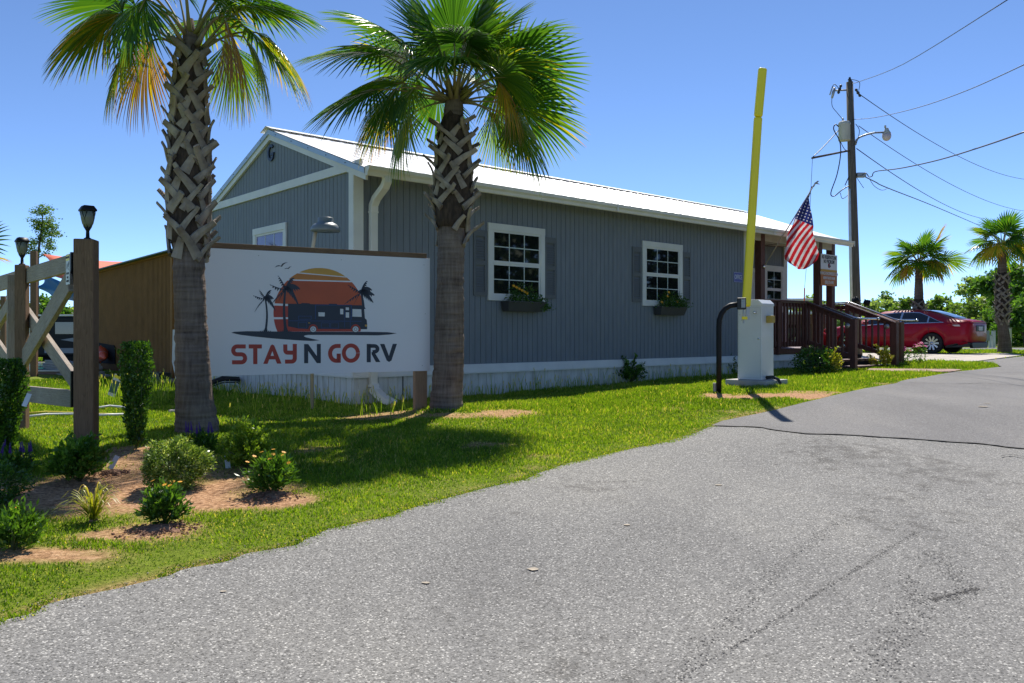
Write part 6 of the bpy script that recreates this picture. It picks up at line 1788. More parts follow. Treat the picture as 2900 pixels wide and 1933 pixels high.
def sail(label, pts, Y, mat, dip=.25):
    """cloth between corner points, sagging a little"""
    P3 = [at(u, v, Y + dy) for u, v, dy in pts]; c = sum(P3, Vector()) / len(P3); mb = MB(); n = len(P3); m_ = 8
    vs = [c - Z * dip * .3]; 
    for i in range(n): 
        for j in range(m_):
            f = j / m_; p = P3[i].lerp(P3[(i + 1) % n], f); p = p.lerp(c, .16 * 4 * f * (1 - f)); vs.append(p)
    tot_ = n * m_; mb.add(vs, [(0, 1 + k, 1 + (k + 1) % tot_) for k in range(tot_)], None, 0, True)
    o = mb.link('shade_sail', mat); s = o.modifiers.new('cloth', 'SOLIDIFY'); s.thickness = .01
    return tag(o, label, 'shade sail', 'shade sails over the pool')


sail('coral red shade sail above the gate, over the blue one', [(122, 719, 0), (420, 742, 3), (400, 880, 1), (120, 772, -1)], 21, 'sail_red')
sail('dark blue shade sail below the coral one behind the gate', [(100, 812, 2), (122, 775, 1), (330, 852, -1), (330, 878, 0), (150, 842, 2)], 22.5, 'sail_blue', .1)
sail('small bright cyan shade sail tip left of the dark blue one', [(74, 806, 0), (96, 803, 0), (122, 812, 1), (96, 819, 0)], 24, 'sail_cyan', .02)


def caravan(label, u0, u1, vt, vb, Y, dark):
    a = at(u0, vb, Y); c = at(u1, vb, Y); zt2 = at(u0, vt, Y).z; z0 = gz1(a.x, Y); t = thing('caravan', ((a.x + c.x) / 2, Y + 1.2, z0), 0, label, 'caravan')
    b_ = 'rv_black' if dark else 'rv_white'; L_ = c.x - a.x; zb2 = a.z + .35
    mb = MB(); mb.box((a.x, Y, zb2), (c.x, Y + 2.4, zt2)); mb.link('body', b_, t, bevel=.08, seg=3)
    mb = MB(); mb.box((a.x + .05, Y - .02, zt2 - .02), (c.x - .05, Y + 2.42, zt2 + .03)); mb.box((a.x + L_ * .3, Y + .8, zt2 + .03), (a.x + L_ * .3 + .7, Y + 1.6, zt2 + .22)); mb.link('roof', 'rv_white', t, bevel=.01)
    H = zt2 - zb2
    if dark:
        mb = MB(); mb.prism([(L_ * .25, H * .42), (L_ * .75, H * .62), (L_ * .98, H * .62), (L_ * .98, H * .5), (L_ * .6, H * .47), (L_ * .4, H * .36)], (a.x, Y - .001, zb2), (1, 0, 0), (0, 0, 1), .012); mb.box((a.x + L_ * .1, Y - .012, zb2 + H * .10), (a.x + L_ * .95, Y - .001, zb2 + H * .22)); mb.box((a.x + L_ * .55, Y - .012, zb2 + H * .68), (a.x + L_ * .62, Y - .001, zb2 + H * .95)); mb.link('stripe', 'rv_silver', t)
        mb = MB(); mb.box((a.x + L_ * .86, Y - .45, zb2 + H * .15), (a.x + L_ * 1.02, Y - .002, zt2 + .15)); mb.link('slide_out', 'rv_silver', t, bevel=.05)
        mb = MB(); mb.box((a.x + .2, Y + .1, z0 + .05), (c.x - 1.0, Y + 2.2, zb2)); mb.link('chassis', 'hole_dark', t)
        mb = MB(); mb.box((c.x - 1.2, Y + .2, z0), (c.x - .9, Y + .4, zb2)); mb.link('leg', 'galv', t)
    for k in range(2):
        x = a.x + L_ * (.2 + .35 * k); mb = MB(); mb.box((x, Y - .02, zb2 + H * .55), (x + .8, Y - .002, zb2 + H * .85)); mb.link('window', 'glass_dark', t, bevel=.01)
        mb = MB(); mb.lathe([(.0, -.12), (.3, -.12), (.36, -.08), (.36, .08), (.3, .12), (0, .12)], (x + .4, Y + .15, z0 + .36), seg=18, axis=(0, 1, 0)); mb.link('wheel', 'rubber', t)
    return t


caravan('black caravan with silver stripes parked behind the pool, seen through the gate', 96, 400, 893, 1045, 24, True)
caravan('white caravan parked left of the black one, seen through the gate', -120, 90, 926, 1036, 29, False)

# ---------------------------------------------------------------- the red car
def car(name, label, loc, head, paint, group=None):
    t = thing(name, loc, math.atan2(head.y, head.x), label, 'car', group); F_ = wmat(t)
    # stations along the length: x, z bottom, z belt, z roof, half width sill, belt, roof
    st = [(-1.135, .56, .80, .82, .30, .30, .22), (-1.12, .46, .92, .95, .52, .52, .40), (-1.085, .36, 1.00, 1.02, .70, .68, .54), (-1.02, .29, 1.03, 1.07, .81, .77, .61), (-.85, .24, 1.00, 1.09, .88, .84, .66), (-.50, .20, .99, 1.16, .90, .88, .62), (-.15, .19, .97, 1.30, .91, .90, .60), (.25, .18, .95, 1.40, .92, .91, .60),
          (.70, .18, .94, 1.445, .92, .92, .60), (1.20, .18, .92, 1.445, .92, .92, .60), (1.70, .18, .91, 1.40, .92, .92, .59), (2.10, .18, .90, 1.27, .92, .91, .60), (2.50, .19, .90, 1.08, .91, .90, .64), (2.80, .19, .90, .96, .90, .89, .70), (3.20, .20, .84, .90, .89, .87, .72), (3.55, .22, .76, .82, .84, .80, .62), (3.74, .30, .62, .68, .66, .62, .45), (3.78, .42, .52, .56, .5, .46, .3)]
    mb = MB(frame=F_); vs = []
    sec = []
    for x, zb_, zl, zr, ws, wb, wr in st:
        gl_ = zr - zl; m_ = [(0, zb_), (ws * .8, zb_), (ws, zb_ + .10), (ws + .01, zb_ + (zl - zb_) * .5), (wb + .01, zl - .06), (wb - .02, zl), (wb + (wr - wb) * .55, zl + gl_ * .55), (wr, zl + gl_ * .9), (wr * .8, zr - .005), (0, zr + .01)]
        s_ = m_ + [(-a, b_) for a, b_ in m_[-2:0:-1]]; sec.append(s_)
        vs += [(x, a, b_) for a, b_ in s_]
    n = len(sec[0]); fs = [(i * n + k, i * n + (k + 1) % n, (i + 1) * n + (k + 1) % n, (i + 1) * n + k) for i in range(len(st) - 1) for k in range(n)]
    fs += [tuple(range(n))[::-1], tuple(range((len(st) - 1) * n, len(st) * n))]; fs = [f[::-1] for f in fs]
    mb.add(vs, fs, None, 0, True); mb.sm[-2:] = [False, False]; body = mb.link('body', paint, t, center=False)
    cut = []
    for x in (0, 2.82):
        m2 = MB(frame=F_); m2.lathe([(.0, -1.2), (.375, -1.2), (.375, 1.2), (0, 1.2)], (x, 0, .33), seg=36, axis=(0, 1, 0)); c_ = m2.link('c', paint, t, center=False); cut.append(c_)
        b_ = body.modifiers.new('arch', 'BOOLEAN'); b_.object = c_; b_.operation = 'DIFFERENCE'; b_.solver = 'EXACT'
    bpy.context.view_layer.update()
    me = bpy.data.meshes.new_from_object(body.evaluated_get(bpy.context.evaluated_depsgraph_get())); body.modifiers.clear(); body.data = me
    for c_ in cut: bpy.data.objects.remove(c_)

    def surf(x, f, out=.006):      # point on the greenhouse side, f 0 belt .. 1 roof edge
        i = max(j for j in range(len(st) - 1) if st[j][0] <= x); g = (x - st[i][0]) / (st[i + 1][0] - st[i][0]); q = [a + (b_ - a) * g for a, b_ in zip(st[i], st[i + 1])]
        _, zb_, zl, zr, ws, wb, wr = q; P = [(wb - .02, zl), (wb + (wr - wb) * .55, zl + (zr - zl) * .55), (wr, zl + (zr - zl) * .9)]
        f *= 2; k = min(1, int(f)); h = f - k; return P[k][0] + (P[k + 1][0] - P[k][0]) * h + out, P[k][1] + (P[k + 1][1] - P[k][1]) * h
    for sd in (1, -1):
        for nm, xs0, xs1, mt, o_ in (('window_trim', -.36, 2.52, 'steel', .008), ('window', -.28, .12, 'glass_dark', .014), ('window', .17, .98, 'glass_dark', .014), ('window', 1.05, 2.40, 'glass_dark', .014)):
            mb = MB(frame=F_); V = []; m_ = 14
            for i in range(m_ + 1):
                x = xs0 + (xs1 - xs0) * i / m_; top = 1.0
                tp = max(.08, min(1, (x + .40) / .85, (2.55 - x) / .75)) * .90
                lo = .06
                if nm == 'window': tp = tp * .93; lo = .13
                tp = max(tp, lo + .02)
                for f in (lo, (lo + tp) / 2, tp):
                    y, z = surf(x, f, o_); V.append((x, sd * y, z))
            F = [(3 * i + k, 3 * i + k + 1, 3 * i + k + 4, 3 * i + k + 3) for i in range(m_) for k in range(2)]
            mb.add(V, F if sd < 0 else [f[::-1] for f in F], None, 0, True); mb.link(nm, mt, t)
        mb = MB(frame=F_); mb.prism([(-1.02, .86), (-.98, .98), (-.60, .96), (-.42, .92), (-.62, .86)], (0, sd * (.885 if sd > 0 else .885), 0), (1, 0, 0), (0, 0, 1), -.02 * 1 if sd > 0 else .02)
        for v_ in mb.v: pass
        mb.v = [Vector((v.x, sd * (abs(v.y) if v.x > -.9 else abs(v.y) - .115), v.z)) for v in mb.v]; tl = mb.link('tail_light', 'lens_red', t, bevel=.008)
        mb = MB(frame=F_); mb.prism([(-.86, .87), (-.84, .93), (-.62, .925), (-.70, .875)], (0, sd * .895, 0), (1, 0, 0), (0, 0, 1), -.03 if sd > 0 else .03); mb.link('lens', 'lens_clear', tl)
        for x in (1.02, .12):
            pass
        for x in (.55, 1.62): mb = MB(frame=F_); mb.board((x, sd * .928, .84), (x + .2, sd * .930, .84), .022, .02, (0, 0, 1)); mb.link('door_handle', paint, t, bevel=.005)
        mb = MB(frame=F_); mb.box((2.05, min(sd * .90, sd * 1.06), .95), (2.2, max(sd * .90, sd * 1.06), 1.07)); mb.link('mirror', paint, t, bevel=.03)
        for x in (0, 2.82):
            y0 = sd * .80; wt = thing('wheel', (0, 0, 0), 0, None, None); wt.parent = t; wt.location = (x, y0, .335)
            a = (0, sd, 0); c = Vector((x, y0, .335))
            mb = MB(frame=F_); mb.lathe([(.21, -.10), (.31, -.11), (.335, -.08), (.335, .08), (.31, .11), (.235, .105), (.225, .08)], c, seg=32, axis=a); mb.link('tyre', 'rubber', wt)
            mb = MB(frame=F_); mb.lathe([(.0, .03), (.20, .02), (.225, .08), (.236, .107), (.22, .104), (.20, .06)], c, seg=28, axis=a); mb.link('rim', 'black_metal', wt)
            mb = MB(frame=F_)
            for k in range(10):
                an = k * math.pi / 5; d = Vector((math.cos(an), 0, math.sin(an))); mb.board(c + d * .03 + Vector((0, sd * .085, 0)), c + d * .222 + Vector((0, sd * .098, 0)), .045, .02, Vector((-d.z, 0, d.x)), w2=.058)
            mb.lathe([(.055, .07), (.055, .10), (0, .105)], c, seg=12, axis=a); mb.link('spokes', 'alloy', wt)
    # rear glass, plate, bumper, lip
    mb = MB(frame=F_); V = []
    for x in (-.56, -.3, 0, .24, .34):
        i = max(j for j in range(len(st) - 1) if st[j][0] <= x); g = (x - st[i][0]) / (st[i + 1][0] - st[i][0]); zr = st[i][3] + (st[i + 1][3] - st[i][3]) * g; wr = (st[i][6] + (st[i + 1][6] - st[i][6]) * g)
        for y in (-.92, -.5, 0, .5, .92): V.append((x, y * wr * .8 / .92 * .92, zr + .018 - (.006 if abs(y) > .6 else 0)))
    mb.add(V, [(5 * i + k, 5 * i + k + 1, 5 * i + k + 6, 5 * i + k + 5)[::-1] for i in range(4) for k in range(4)], None, 0, True); mb.link('rear_window', 'glass_dark', t)
    mb = MB(frame=F_); V = []
    for x in (1.82, 2.1, 2.5, 2.72):
        i = max(j for j in range(len(st) - 1) if st[j][0] <= x); g = (x - st[i][0]) / (st[i + 1][0] - st[i][0]); zr = st[i][3] + (st[i + 1][3] - st[i][3]) * g; wr = (st[i][6] + (st[i + 1][6] - st[i][6]) * g)
        for y in (-.75, 0, .75): V.append((x, y * wr, zr + .018))
    mb.add(V, [(3 * i + k, 3 * i + k + 1, 3 * i + k + 4, 3 * i + k + 3)[::-1] for i in range(3) for k in range(2)], None, 0, True); mb.link('windscreen', 'glass_dark', t)
    mb = MB(frame=F_); mb.prism([(-.62, .18), (.62, .18), (.72, .30), (.66, .36), (-.66, .36), (-.72, .30)], (-1.04, 0, 0), (0, 1, 0), (0, 0, 1), -.10); mb.link('diffuser', 'black_plastic', t, bevel=.02)
    for sd in (1, -1):
        mb = MB(frame=F_); mb.add([(-1.07, sd * .70, .22), (-.42, sd * .915, .20), (-.44, sd * .925, .26), (-.98, sd * .86, .40), (-1.09, sd * .70, .36)], [(0, 1, 2, 3, 4)]); mb.link('bumper_corner', 'black_plastic', t)
    mb = MB(frame=F_); mb.box((-1.145, -.36, .71), (-1.10, .36, .91)); mb.link('plate_recess', 'black_plastic', t, bevel=.03); mb = MB(frame=F_); mb.box((-1.152, -.17, .74), (-1.1455, .17, .87)); pl = mb.link('number_plate', 'aged_white', t, bevel=.005)
    mb = MB(frame=F_); mb.box((-1.12, -.55, .985), (-1.02, .55, 1.02)); mb.link('boot_lip', paint, t, bevel=.012)
    for y in (-.42, .42): mb = MB(frame=F_); mb.box((-1.118, y - .16, .86), (-1.03, y + .2 * (1 if y > 0 else 1) - .04, .96)); mb.link('tail_light', 'lens_red', t, bevel=.01)
    mb = MB(frame=F_); mb.lathe([(.04, 0), (.02, .03), (.005, .05)], (.38, 0, 1.42), seg=8); mb.link('antenna', 'black_plastic', t)
    for sd in (1,):
        for x in (1.02, .10): mb = MB(frame=F_); mb.board((x, sd * .936, .26), (x - .02, sd * .925, .88), .008, .003, (1, 0, 0)); mb.link('door_gap', 'black_plastic', t)
    return t


cpos = gp(2642, 1003); left = -LV
cl = cpos - left * .80; cl.z = CZ - .66 + .026
car('parked_car', 'red four door saloon parked on the pale slab behind the stairs', cl, GV, 'car_red')
pm('car_grey', (.20, .24, .27), rough=.25, metal=.3, coat=1)
q = at(2305, 965, 44); car('parked_car', 'grey car parked under the brown building seen through the stair railing', (q.x - 1.2, 44, CZ - .68), Vector((-1, .1, 0)), 'car_grey')

# small brown building and grey shed beyond the porch
def lean_to(name, label, u0, u1, vt, vm, vb, Y, wallm, roofm, posts=True):
    a, c = at(u0, vt, Y), at(u1, vt, Y); zm = at(u0, vm, Y).z; z0 = gz1(a.x, Y); t = thing(name, ((a.x + c.x) / 2, Y, z0), 0, label, 'building')
    mb = MB(); mb.box((a.x, Y, zm), (c.x, Y + 4, a.z)); mb.box((a.x, Y + 3.7, z0), (c.x, Y + 3.9, zm - .002)); mb.link('wall', wallm, t)
    mb = MB(); mb.box((a.x - .2, Y - .25, a.z + .001), (c.x + .2, Y + 4.2, a.z + .13)); mb.link('roof', roofm, t, bevel=.02)
    for k in range(3): x = a.x + .15 + (c.x - a.x - .3) * k / 2; mb = MB(); mb.box((x - .09, Y + .02, z0), (x + .09, Y + .2, zm - .001)); mb.link('post', wallm, t)
    return t


lean_to('carport', 'brown building with white roof edge seen through the stair railing', 2255, 2352, 890, 917, 972, 41, 'brown_wall', 'rv_white')
lean_to('shed', 'low pale grey shed roof behind the deck railing', 2215, 2290, 851, 872, 968, 47, 'shed_roof', 'aged_white')
q = at(2277, 842, 46); mb = MB(); mb.tube([q - Z * .6, at(2278.5, 815, 46)], .035, seg=6); t = thing('marker_pole', q - Z * .6, 0, 'thin whip pole with orange base rising behind the deck railing', 'pole'); mb.link('base', 'cone_orange', t)
mb = MB(); mb.tube([at(2278.5, 815, 46), at(2284, 752, 46)], .012, seg=5); mb.link('whip', 'galv', t)
# spot lights on the far deck panel
for k, (u, lab) in enumerate(((2432, 'left of the two black spotlights on the deck beside the utility pole'), (2449, 'right of the two black spotlights on the deck beside the utility pole'))):
    q = at(u, 853, 20.4); t = thing('spotlight', q - Z * .12, 0, lab, 'spotlight', 'spotlights on the deck'); mb = MB(); mb.lathe([(.05, 0), (.075, .05), (.085, .14), (.08, .15), (0, .15)], q - Vector((.03, 0, .02)), seg=14, axis=(.9 if k else -.7, -.5, -.25 if k else .5)); mb.link('head', 'black_metal', t)
    mb = MB(); mb.tube([q - Z * .14, q], .02, seg=6); mb.link('bracket', 'black_metal', t)

# ---------------------------------------------------------------- utility pole and wires
UY = 24.0
def U(u, v, dy=0): return at(u, v, UY + dy)
ub = U(2428, 1010); gzu = gz1(ub.x, UY); up_ = thing('utility_pole', (ub.x, UY, gzu), 0, 'tall wooden utility pole with transformer and street lamp behind the porch', 'utility pole')
mb = MB(); mb.tube([Vector((ub.x, UY, gzu - .2)), U(2424, 860), U(2414, 520), U(2406, 232)], [.15, .135, .115, .095], seg=16); mb.link('pole', 'pole_wood', up_)
mb = MB(); mb.tube([U(2411, 862, -.16), U(2405, 535, -.14)], .042, seg=8); mb.link('conduit', 'aged_white', up_)
mb = MB(); s_ = UY / FPX; c = U(2391, 398, -.25); mb.lathe([(0, 0), (15 * s_, 0), (16 * s_, 2 * s_), (15.5 * s_, 44 * s_), (17 * s_, 46 * s_), (14 * s_, 53 * s_), (0, 55 * s_)], c, seg=20); tr_ = mb.link('transformer', 'transformer', up_)
mb = MB(); mb.lathe([(3.5 * s_, 0), (2 * s_, 2 * s_), (3.5 * s_, 4 * s_), (2 * s_, 6 * s_), (3 * s_, 8 * s_), (1 * s_, 11 * s_)], U(2387, 344, -.25), seg=10); mb.link('bushing', 'galv', tr_)
mb = MB(); mb.tube([U(2412, 232), U(2407, 222), U(2406, 218)], .03, seg=6); mb.lathe([(.05, 0), (.03, .03), (.055, .06), (.02, .11)], U(2406, 231), seg=10); mb.link('insulator', 'black_plastic', up_)
for (u, v) in ((2378, 252), (2430, 262)):
    mb = MB(); q = U(u, v, -.05); mb.lathe([(.02, -.14), (.045, -.1), (.025, -.05), (.05, 0), (.025, .05), (.045, .1), (.02, .14)], q, seg=8, axis=(.5, 0, -.8) if u > 2400 else (.3, 0, .9)); mb.link('insulator', 'black_plastic', up_)
mb = MB(); mb.tube([U(2402, 254), U(2366, 256)], .025, seg=6); mb.tube([U(2350, 268), U(2358, 244), U(2366, 256)], .02, seg=5); mb.lathe([(.03, -.16), (.045, 0), (.03, .16)], U(2360, 262), seg=8, axis=(.25, 0, 1)); mb.link('cutout', 'galv', up_)
mb = MB(); mb.tube([U(2423, 410), U(2425, 396), U(2434, 388), U(2455, 380), U(2478, 375), U(2505, 374)], .028, seg=8); arm_ = mb.link('lamp_arm', 'galv', up_)
mb = MB(); mb.lathe([(.0, .08), (.05, .07), (.07, 0), (.11, -.06), (.12, -.10)], U(2511, 369), seg=14); mb.lathe([(.03, .08), (.03, .15), (0, .155)], U(2507, 369), seg=8); hd = mb.link('lamp_head', 'transformer', arm_)
mb = MB(); mb.lathe([(.125, -.10), (.125, -.20), (.09, -.27), (.04, -.30), (0, -.305)], U(2511, 369), seg=14); mb.link('lamp_glass', 'lens_clear', arm_)
mb = MB(); mb.tube([U(2300, 447, -1.6), U(2404, 426)], .03, seg=7); mb.link('cross_arm', 'pole_wood', up_)
def wire(name, label, pts, r=.009, parent=None, sag=0, grp='wires at the utility pole', mat='black_plastic'):
    P = [at(u, v, Y) for u, v, Y in pts]; Q = []
    if len(P) == 2 and sag:
        for i in range(21): f = i / 20; Q.append(P[0].lerp(P[1], f) - Z * sag * 4 * f * (1 - f))
    else:
        for i in range(len(P) - 1):
            p0 = P[max(0, i - 1)]; p1 = P[i]; p2 = P[i + 1]; p3 = P[min(len(P) - 1, i + 2)]
            for k in range(5):
                f = k / 5; Q.append(.5 * ((2 * p1) + (p2 - p0) * f + (2 * p0 - 5 * p1 + 4 * p2 - p3) * f * f + (3 * p1 - p0 - 3 * p2 + p3) * f**3))
        Q.append(P[-1])
    mb = MB(); mb.tube(Q, r, seg=5); o = mb.link(name, mat, parent)
    if parent is None: tag(o, label, 'wire', grp)
    return o


for pts, r_ in (([(2358, 244, 24), (2364, 238, 24), (2376, 250, 24)], .01), ([(2356, 275, 24), (2357, 300, 23.9), (2372, 320, 23.8), (2387, 338, 23.8)], .009), ([(2375, 358, 23.7), (2366, 352, 23.6), (2361, 366, 23.6), (2378, 400, 23.6), (2380, 440, 23.7), (2370, 495, 23.8), (2353, 545, 23.8), (2362, 555, 23.8), (2385, 537, 23.8), (2404, 526, 23.9)], .016),
                ([(2380, 545, 23.8), (2386, 562, 23.8), (2404, 550, 23.9)], .009), ([(2380, 400, 23.7), (2392, 422, 23.8), (2406, 428, 23.9)], .01), ([(2423, 350, 24), (2434, 370, 23.9), (2426, 405, 23.9)], .01), ([(2412, 224, 24), (2434, 232, 24), (2432, 256, 24)], .009), ([(2302, 444, 22.4), (2335, 412, 23), (2375, 368, 23.8)], .013), ([(2418, 490, 24), (2446, 532, 24)], .008), ([(2408, 490, 24), (2393, 524, 23.9)], .014)):
    wire('jumper_cable', None, pts, r_, parent=up_)
wire('flag_rope', 'thin rope hanging from the pole arm past the flag', [(2301, 447, 22.4), (2297, 525, 22.4), (2291, 640, 22.4), (2278, 760, 22.4)], .006, grp=None)
wire('power_line', 'uppermost power line rising from the pole top to the right', [(2408, 236, 24), (2435, 230, 23), (2560, 180, 18), (2870, -12, 11)], .008)
wire('power_line', 'power line rising from the transformer level to the right edge', [(2412, 338, 24), (2480, 332, 22), (2600, 304, 18), (2740, 255, 15), (2910, 178, 12)], .008)
wire('power_line', 'power line falling from the pole top to the right edge', [(2434, 266, 24), (2910, 508, 48)], .012, sag=.5)
wire('power_line', 'power line falling just above the street lamp to the right edge', [(2432, 356, 24), (2910, 598, 48)], .011, sag=.5)
wire('power_line', 'power line falling from below the lamp arm towards the two palms', [(2426, 420, 24), (2796, 620, 55)], .014, sag=.4)
wire('service_cable', 'thick dark service cable rising to the right edge', [(2438, 497, 24), (2452, 490, 23.5), (2461, 500, 23.5), (2470, 498, 23), (2480, 485, 22.5), (2550, 476, 20), (2660, 452, 17), (2790, 412, 14), (2910, 370, 12)], .014)
wire('service_cable', 'dark service cable falling from the pole bracket to the palm crown', [(2442, 496, 24), (2480, 515, 26), (2515, 532, 28), (2650, 585, 38), (2790, 645, 55)], .018)
wire('service_loop', 'slack cable loop hanging under the pole bracket', [(2462, 505, 24), (2476, 526, 25), (2498, 538, 26), (2515, 532, 28)], .009)
mb = MB(); mb.box((U(2424, 490).x, UY - .12, U(2424, 502).z), (U(2448, 490).x, UY + .05, U(2424, 490).z)); mb.link('cable_bracket', 'galv', up_)

# ---------------------------------------------------------------- trees
def limb(mb, p, d, L, r, depth, rr, tips):
    n = 4; pts = [p]; rad = [r]
    for i in range(n):
        d = (d + Vector((rr.gauss(0, .13), rr.gauss(0, .13), rr.gauss(.03, .08)))).normalized(); pts.append(pts[-1] + d * L / n); rad.append(r * (1 - .4 * (i + 1) / n))
    mb.tube(pts, rad, seg=6 if depth else 8); 
    if depth == 0: tips.append(pts[-1]); tips.append(pts[-2]); return
    for k in range(3 if depth > 1 else 2):
        a = rr.uniform(0, 6.28); nd = (d * .75 + Vector((math.cos(a), math.sin(a), rr.uniform(.0, .5))) * .75).normalized(); limb(mb, pts[-1] if k < 2 else pts[-2], nd, L * rr.uniform(.55, .8), rad[-1] * .75, depth - 1, rr, tips)


def tree(label, x, y, h, w, mat, n, leaf, seed, cat='tree', group='trees beyond the park', base_z=None, blobs=None, low=.25, trunk_r=None, clump=.17, gap=1.0):
    rr = random.Random(seed); r = np.random.default_rng(seed); z0 = gz1(x, y) if base_z is None else base_z
    t = thing('tree', (x, y, z0), 0, label, cat, group); mb = MB(); tips = []
    limb(mb, Vector((x, y, z0 - .1)), Vector((0, 0, 1)), h * .38, trunk_r or h * .022, 3, rr, tips); mb.link('trunk', 'bark', t)
    C = [];
    nb = blobs or 16
    for k in range(nb):
        f = rr.uniform(low, .97); ww = w / 2 * math.sqrt(max(.05, 1 - ((f - .55) / .52)**2)); a = rr.uniform(0, 6.28); q = ww * rr.uniform(.15, .95)
        C.append((x + q * math.cos(a), y + q * math.sin(a), z0 + f * h, w * clump * rr.uniform(.6, 1.35)))
    for p in tips:
        if p.z > z0 + h * low: C.append((p.x, p.y, min(p.z, z0 + h), w * clump * .7))
    per = max(20, n // len(C)); P = []; T = []
    for (a, b_, c, s_) in C:
        g = r.normal(0, .5, (per, 3)); g *= s_; g[:, 2] *= .62; P.append(np.array([a, b_, c]) + g); T.append(np.clip(r.normal(.5 + r.normal(0, .10), .16, per), 0, 1))
    P = np.concatenate(P); T = np.concatenate(T); k = P[:, 2] > z0 + .1; P, T = P[k], T[k]
    V, F = leaves_at(P - np.array([x, y, z0]), leaf, r, 1.5, .1); npmesh('crown', V, F, mat, parent=t, tint=np.repeat(T, 4)); return t


TR = [  # u centre, v top, depth, width px, kind, leaf count, label
    (2288, 830, 70, 62, 'tree_pale', 1500, 'small pale tree above the grey shed behind the porch'), (2348, 842, 75, 60, 'tree_green', 1300, 'green tree between the two porch posts under the orange sign'),
    (2398, 835, 72, 70, 'tree_pale', 1500, 'pale tree just left of the utility pole foot'), (2478, 828, 70, 78, 'tree_pale', 1900, 'pale round tree right of the utility pole foot'),
    (2522, 815, 78, 60, 'tree_green', 1100, 'thin darker tree left of the orange frond palm trunk'), (2570, 835, 66, 70, 'tree_green', 1700, 'green tree directly behind the orange frond palm trunk'),
    (2628, 848, 70, 60, 'tree_pale', 1400, 'low pale tree right of the orange frond palm trunk'), (2668, 828, 66, 66, 'tree_green', 1700, 'green tree above the rear of the red car roof'),
    (2715, 845, 60, 80, 'tree_green', 2200, 'leafy green tree above the red car boot'), (2762, 765, 62, 110, 'tree_pale', 1600, 'tall airy pale tree left of the rightmost palm trunk'),
    (2770, 850, 55, 110, 'tree_green', 3000, 'broad green tree below the airy pale tree'), (2822, 748, 52, 75, 'tree_deep', 2600, 'tall dark tree just behind the rightmost palm trunk'),
    (2882, 735, 48, 110, 'tree_deep', 4200, 'tall dense tree at the right edge of the photo'), (2905, 830, 42, 110, 'tree_deep', 3200, 'dark low tree in front of the dense tree at the right edge'), (2810, 890, 50, 80, 'tree_green', 1900, 'bushy green tree right of the car boot'),
    (15, 838, 60, 90, 'tree_green', 2200, 'green tree at the left edge behind the gate'), (72, 852, 70, 70, 'tree_pale', 1600, 'pale tree behind the gate between the two posts'), (148, 832, 55, 110, 'tree_deep', 3000, 'dark green tree under the blue shade sail'), (196, 862, 62, 60, 'tree_pale', 1400, 'pale slim tree left of the tall gate post')]
for k, (u, vt, Y, wpx, mt, n, lab) in enumerate(TR):
    x = (u - CX) / FPX * Y; z0 = gz1(x, Y); top = CZ + (HY - vt) / FPX * Y; w = wpx / FPX * Y
    tree(lab, x, Y, (top - z0) * .94, w * 1.15, mt, int(n * 1.6), (.30 if Y > 55 else .24) * (.8 if 'airy' in lab else 1), 300 + k, blobs=(26 if w > 2.5 else 16), low=.2 if 'airy' not in lab else .35, clump=.19 if 'airy' not in lab else .12)
x, Y = (108 - CX) / FPX * 34, 34
def slim_tree():
    rr = random.Random(77); r = np.random.default_rng(77); z0 = gz1(x, Y); t = thing('tree', (x, Y, z0), 0, 'tall slim sparse tree above the gate and the coral sail', 'tree', 'trees beyond the park')
    mb = MB(); L = [at(107, 900, Y), at(106, 800, Y), at(107, 730, Y), at(113, 680, Y), at(119, 640, Y), at(121, 600, Y), at(122, 585, Y)]; L[0].z = z0; mb.tube(L, [.075, .065, .055, .045, .035, .02, .01], seg=7); ends = []
    for (a, pts) in ((1, [(90, 695), (77, 700)]), (2, [(125, 720), (143, 700), (147, 665), (150, 640)]), (3, [(100, 690), (92, 680)]), (3, [(132, 660), (152, 655), (164, 664)]), (4, [(108, 632), (96, 622)]), (4, [(130, 632), (142, 620)]), (5, [(112, 605), (102, 598)]), (5, [(129, 600), (134, 592)]), (2, [(98, 712), (84, 712)]), (3, [(140, 690), (142, 702)]), (4, [(134, 645), (142, 640)])):
        P = [L[a]] + [at(u, v, Y + rr.uniform(-.4, .4)) for u, v in pts]; mb.tube(P, [.03] + [.018] * (len(P) - 2) + [.008], seg=5); ends += P[1:]
    ends += L[3:] + [L[4] + Vector((rr.gauss(0, .22), 0, rr.gauss(0, .25))) for _ in range(9)]
    mb.link('trunk', 'bark', t); P = np.concatenate([np.array(e) + r.normal(0, 1, (95, 3)) * np.array([.13, .13, .06]) for e in ends]) - np.array([x, Y, z0])
    V, F = leaves_at(P, .085, r, 1.6, .1); npmesh('crown', V, F, 'tree_green', parent=t, tint=np.repeat(np.clip(r.normal(.35, .2, len(P)), 0, 1), 4))
slim_tree()
# far wood on the horizon
def far_wood():
    r = np.random.default_rng(12); n = 26000; u = r.uniform(-250, 3150, n); Y = r.uniform(95, 125, n); x = (u - CX) / FPX * Y
    hh = 2.6 + 1.3 * fnoise(x, Y * 0, .12, 31) + 1.2 * fnoise(x, Y * 0, .5, 32); z = CZ - .7 + r.uniform(0, 1, n)**.8 * np.clip(hh, .8, 6) + r.normal(0, .25, n)
    V, F = leaves_at(np.c_[x, Y, z], .75, r, 1.4, .1); tag(npmesh('far_wood', V, F, 'tree_pale', tint=np.repeat(np.clip(.45 + .3 * fnoise(x, Y * 0, .3, 33) + r.normal(0, .15, n), 0, 1), 4)), kind='stuff')
far_wood()
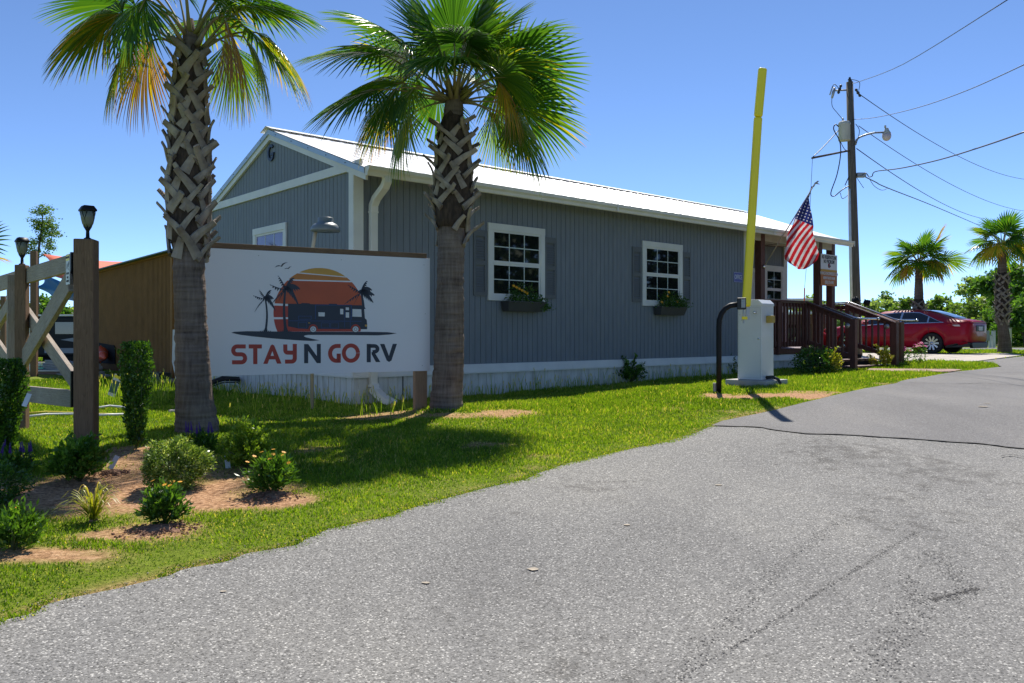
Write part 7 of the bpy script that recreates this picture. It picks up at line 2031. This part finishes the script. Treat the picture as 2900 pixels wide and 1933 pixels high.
# shrubs of the field edge at the right
for k, (u, vt, Y, wpx, lab) in enumerate(((2700, 905, 48, 90, 'low green thicket behind the car boot'), (2880, 900, 44, 120, 'dark thicket at the right edge behind the lane'), (2480, 900, 58, 120, 'low thicket right of the utility pole'))):
    x = (u - CX) / FPX * Y; top = CZ + (HY - vt) / FPX * Y - gz1(x, Y)
    bush(lab, None, wpx / FPX * Y, top, 'tree_deep' if k == 1 else 'tree_green', 2600, .2, 500 + k, base=Vector((x, Y, gz1(x, Y))), lift=.5, group='thickets beyond the lane')
# trees right of the frame, mirrored in the panes of the long wall
for k, (x, y, h, w_) in enumerate(((17, 8.5, 8.0, 5), (21, 12.0, 9.5, 5.5), (18, 3.5, 8.5, 5), (26, 7, 10, 6), (24, 15.8, 9, 5.5), (30, 19.5, 11, 7), (31, 12, 11, 7), (29, 24, 10, 7), (40, 28, 12, 9))):
    tree(('bushy tree outside the picture beside the drive', 'tall tree outside the picture beyond the drive', 'bushy tree outside the picture near the road bend', 'tallest tree outside the picture across the road', 'dense tree outside the picture near the lane', 'wide tree outside the picture at the lane corner', 'broad tree outside the picture at the far verge', 'dense tree outside the picture level with the car', 'wide tree outside the picture beyond the car')[k], x, y, h, w_, 'mirror_leaf', 5600, .40, 600 + k, low=.08, blobs=44, clump=.24)
# boxes by the lane
for k, (u, vt, vb, w, m_, lab) in enumerate(((2797, 936, 966, 11, 'shed_roof', 'blue grey service box on posts beyond the lane'), (2806, 950, 968, 5, 'aged_white', 'small pale post left of the pair beyond the lane'), (2816, 938, 967, 8, 'aged_white', 'pale service pedestal beyond the lane'), (2862, 930, 995, 7, 'aged_white', 'white marker post right of the rightmost palm trunk'))):
    Y = 40 if k < 3 else 31; a = at(u - w / 2, vb, Y); c = at(u + w / 2, vt, Y); z0 = gz1(a.x, Y); t = thing('service_box' if k != 3 else 'marker_post', ((a.x + c.x) / 2, Y, z0), 0, lab, 'utility box' if k != 3 else 'post')
    mb = MB(); mb.box((a.x, Y, z0 + (.35 if k == 0 else -.05)), (c.x, Y + .15, c.z)); mb.link('cabinet' if k != 3 else 'post', m_, t, bevel=.01)
    if k == 0:
        mb = MB(); mb.box((a.x + .02, Y + .03, z0 - .05), (a.x + .08, Y + .1, z0 + .349)); mb.link('leg', 'galv', t)
    else: mb = MB(); mb.box((a.x - .01, Y - .01, c.z + .001), (c.x + .01, Y + .16, c.z + .04)); mb.link('cap', 'galv', t)
# spots of old paint and grit on the asphalt
for (u, v, w) in ((1510, 1617, .028), (1205, 1656, .018), (1775, 1490, .02), (633, 1683, .014), (2035, 1377, .022), (2785, 1155, .05), (2795, 1146, .03)):
    p = gp(u, v); r = random.Random(u); mb = MB(); mb.prism([(w * math.cos(a * .628) * r.uniform(.6, 1.2), w * .8 * math.sin(a * .628) * r.uniform(.6, 1.2)) for a in range(10)], p + Z * (.0165 if v < 1200 else .0075), (1, 0, 0), (0, 1, 0), .0004); tag(mb.link('road_stain', 'grit'), kind='structure')
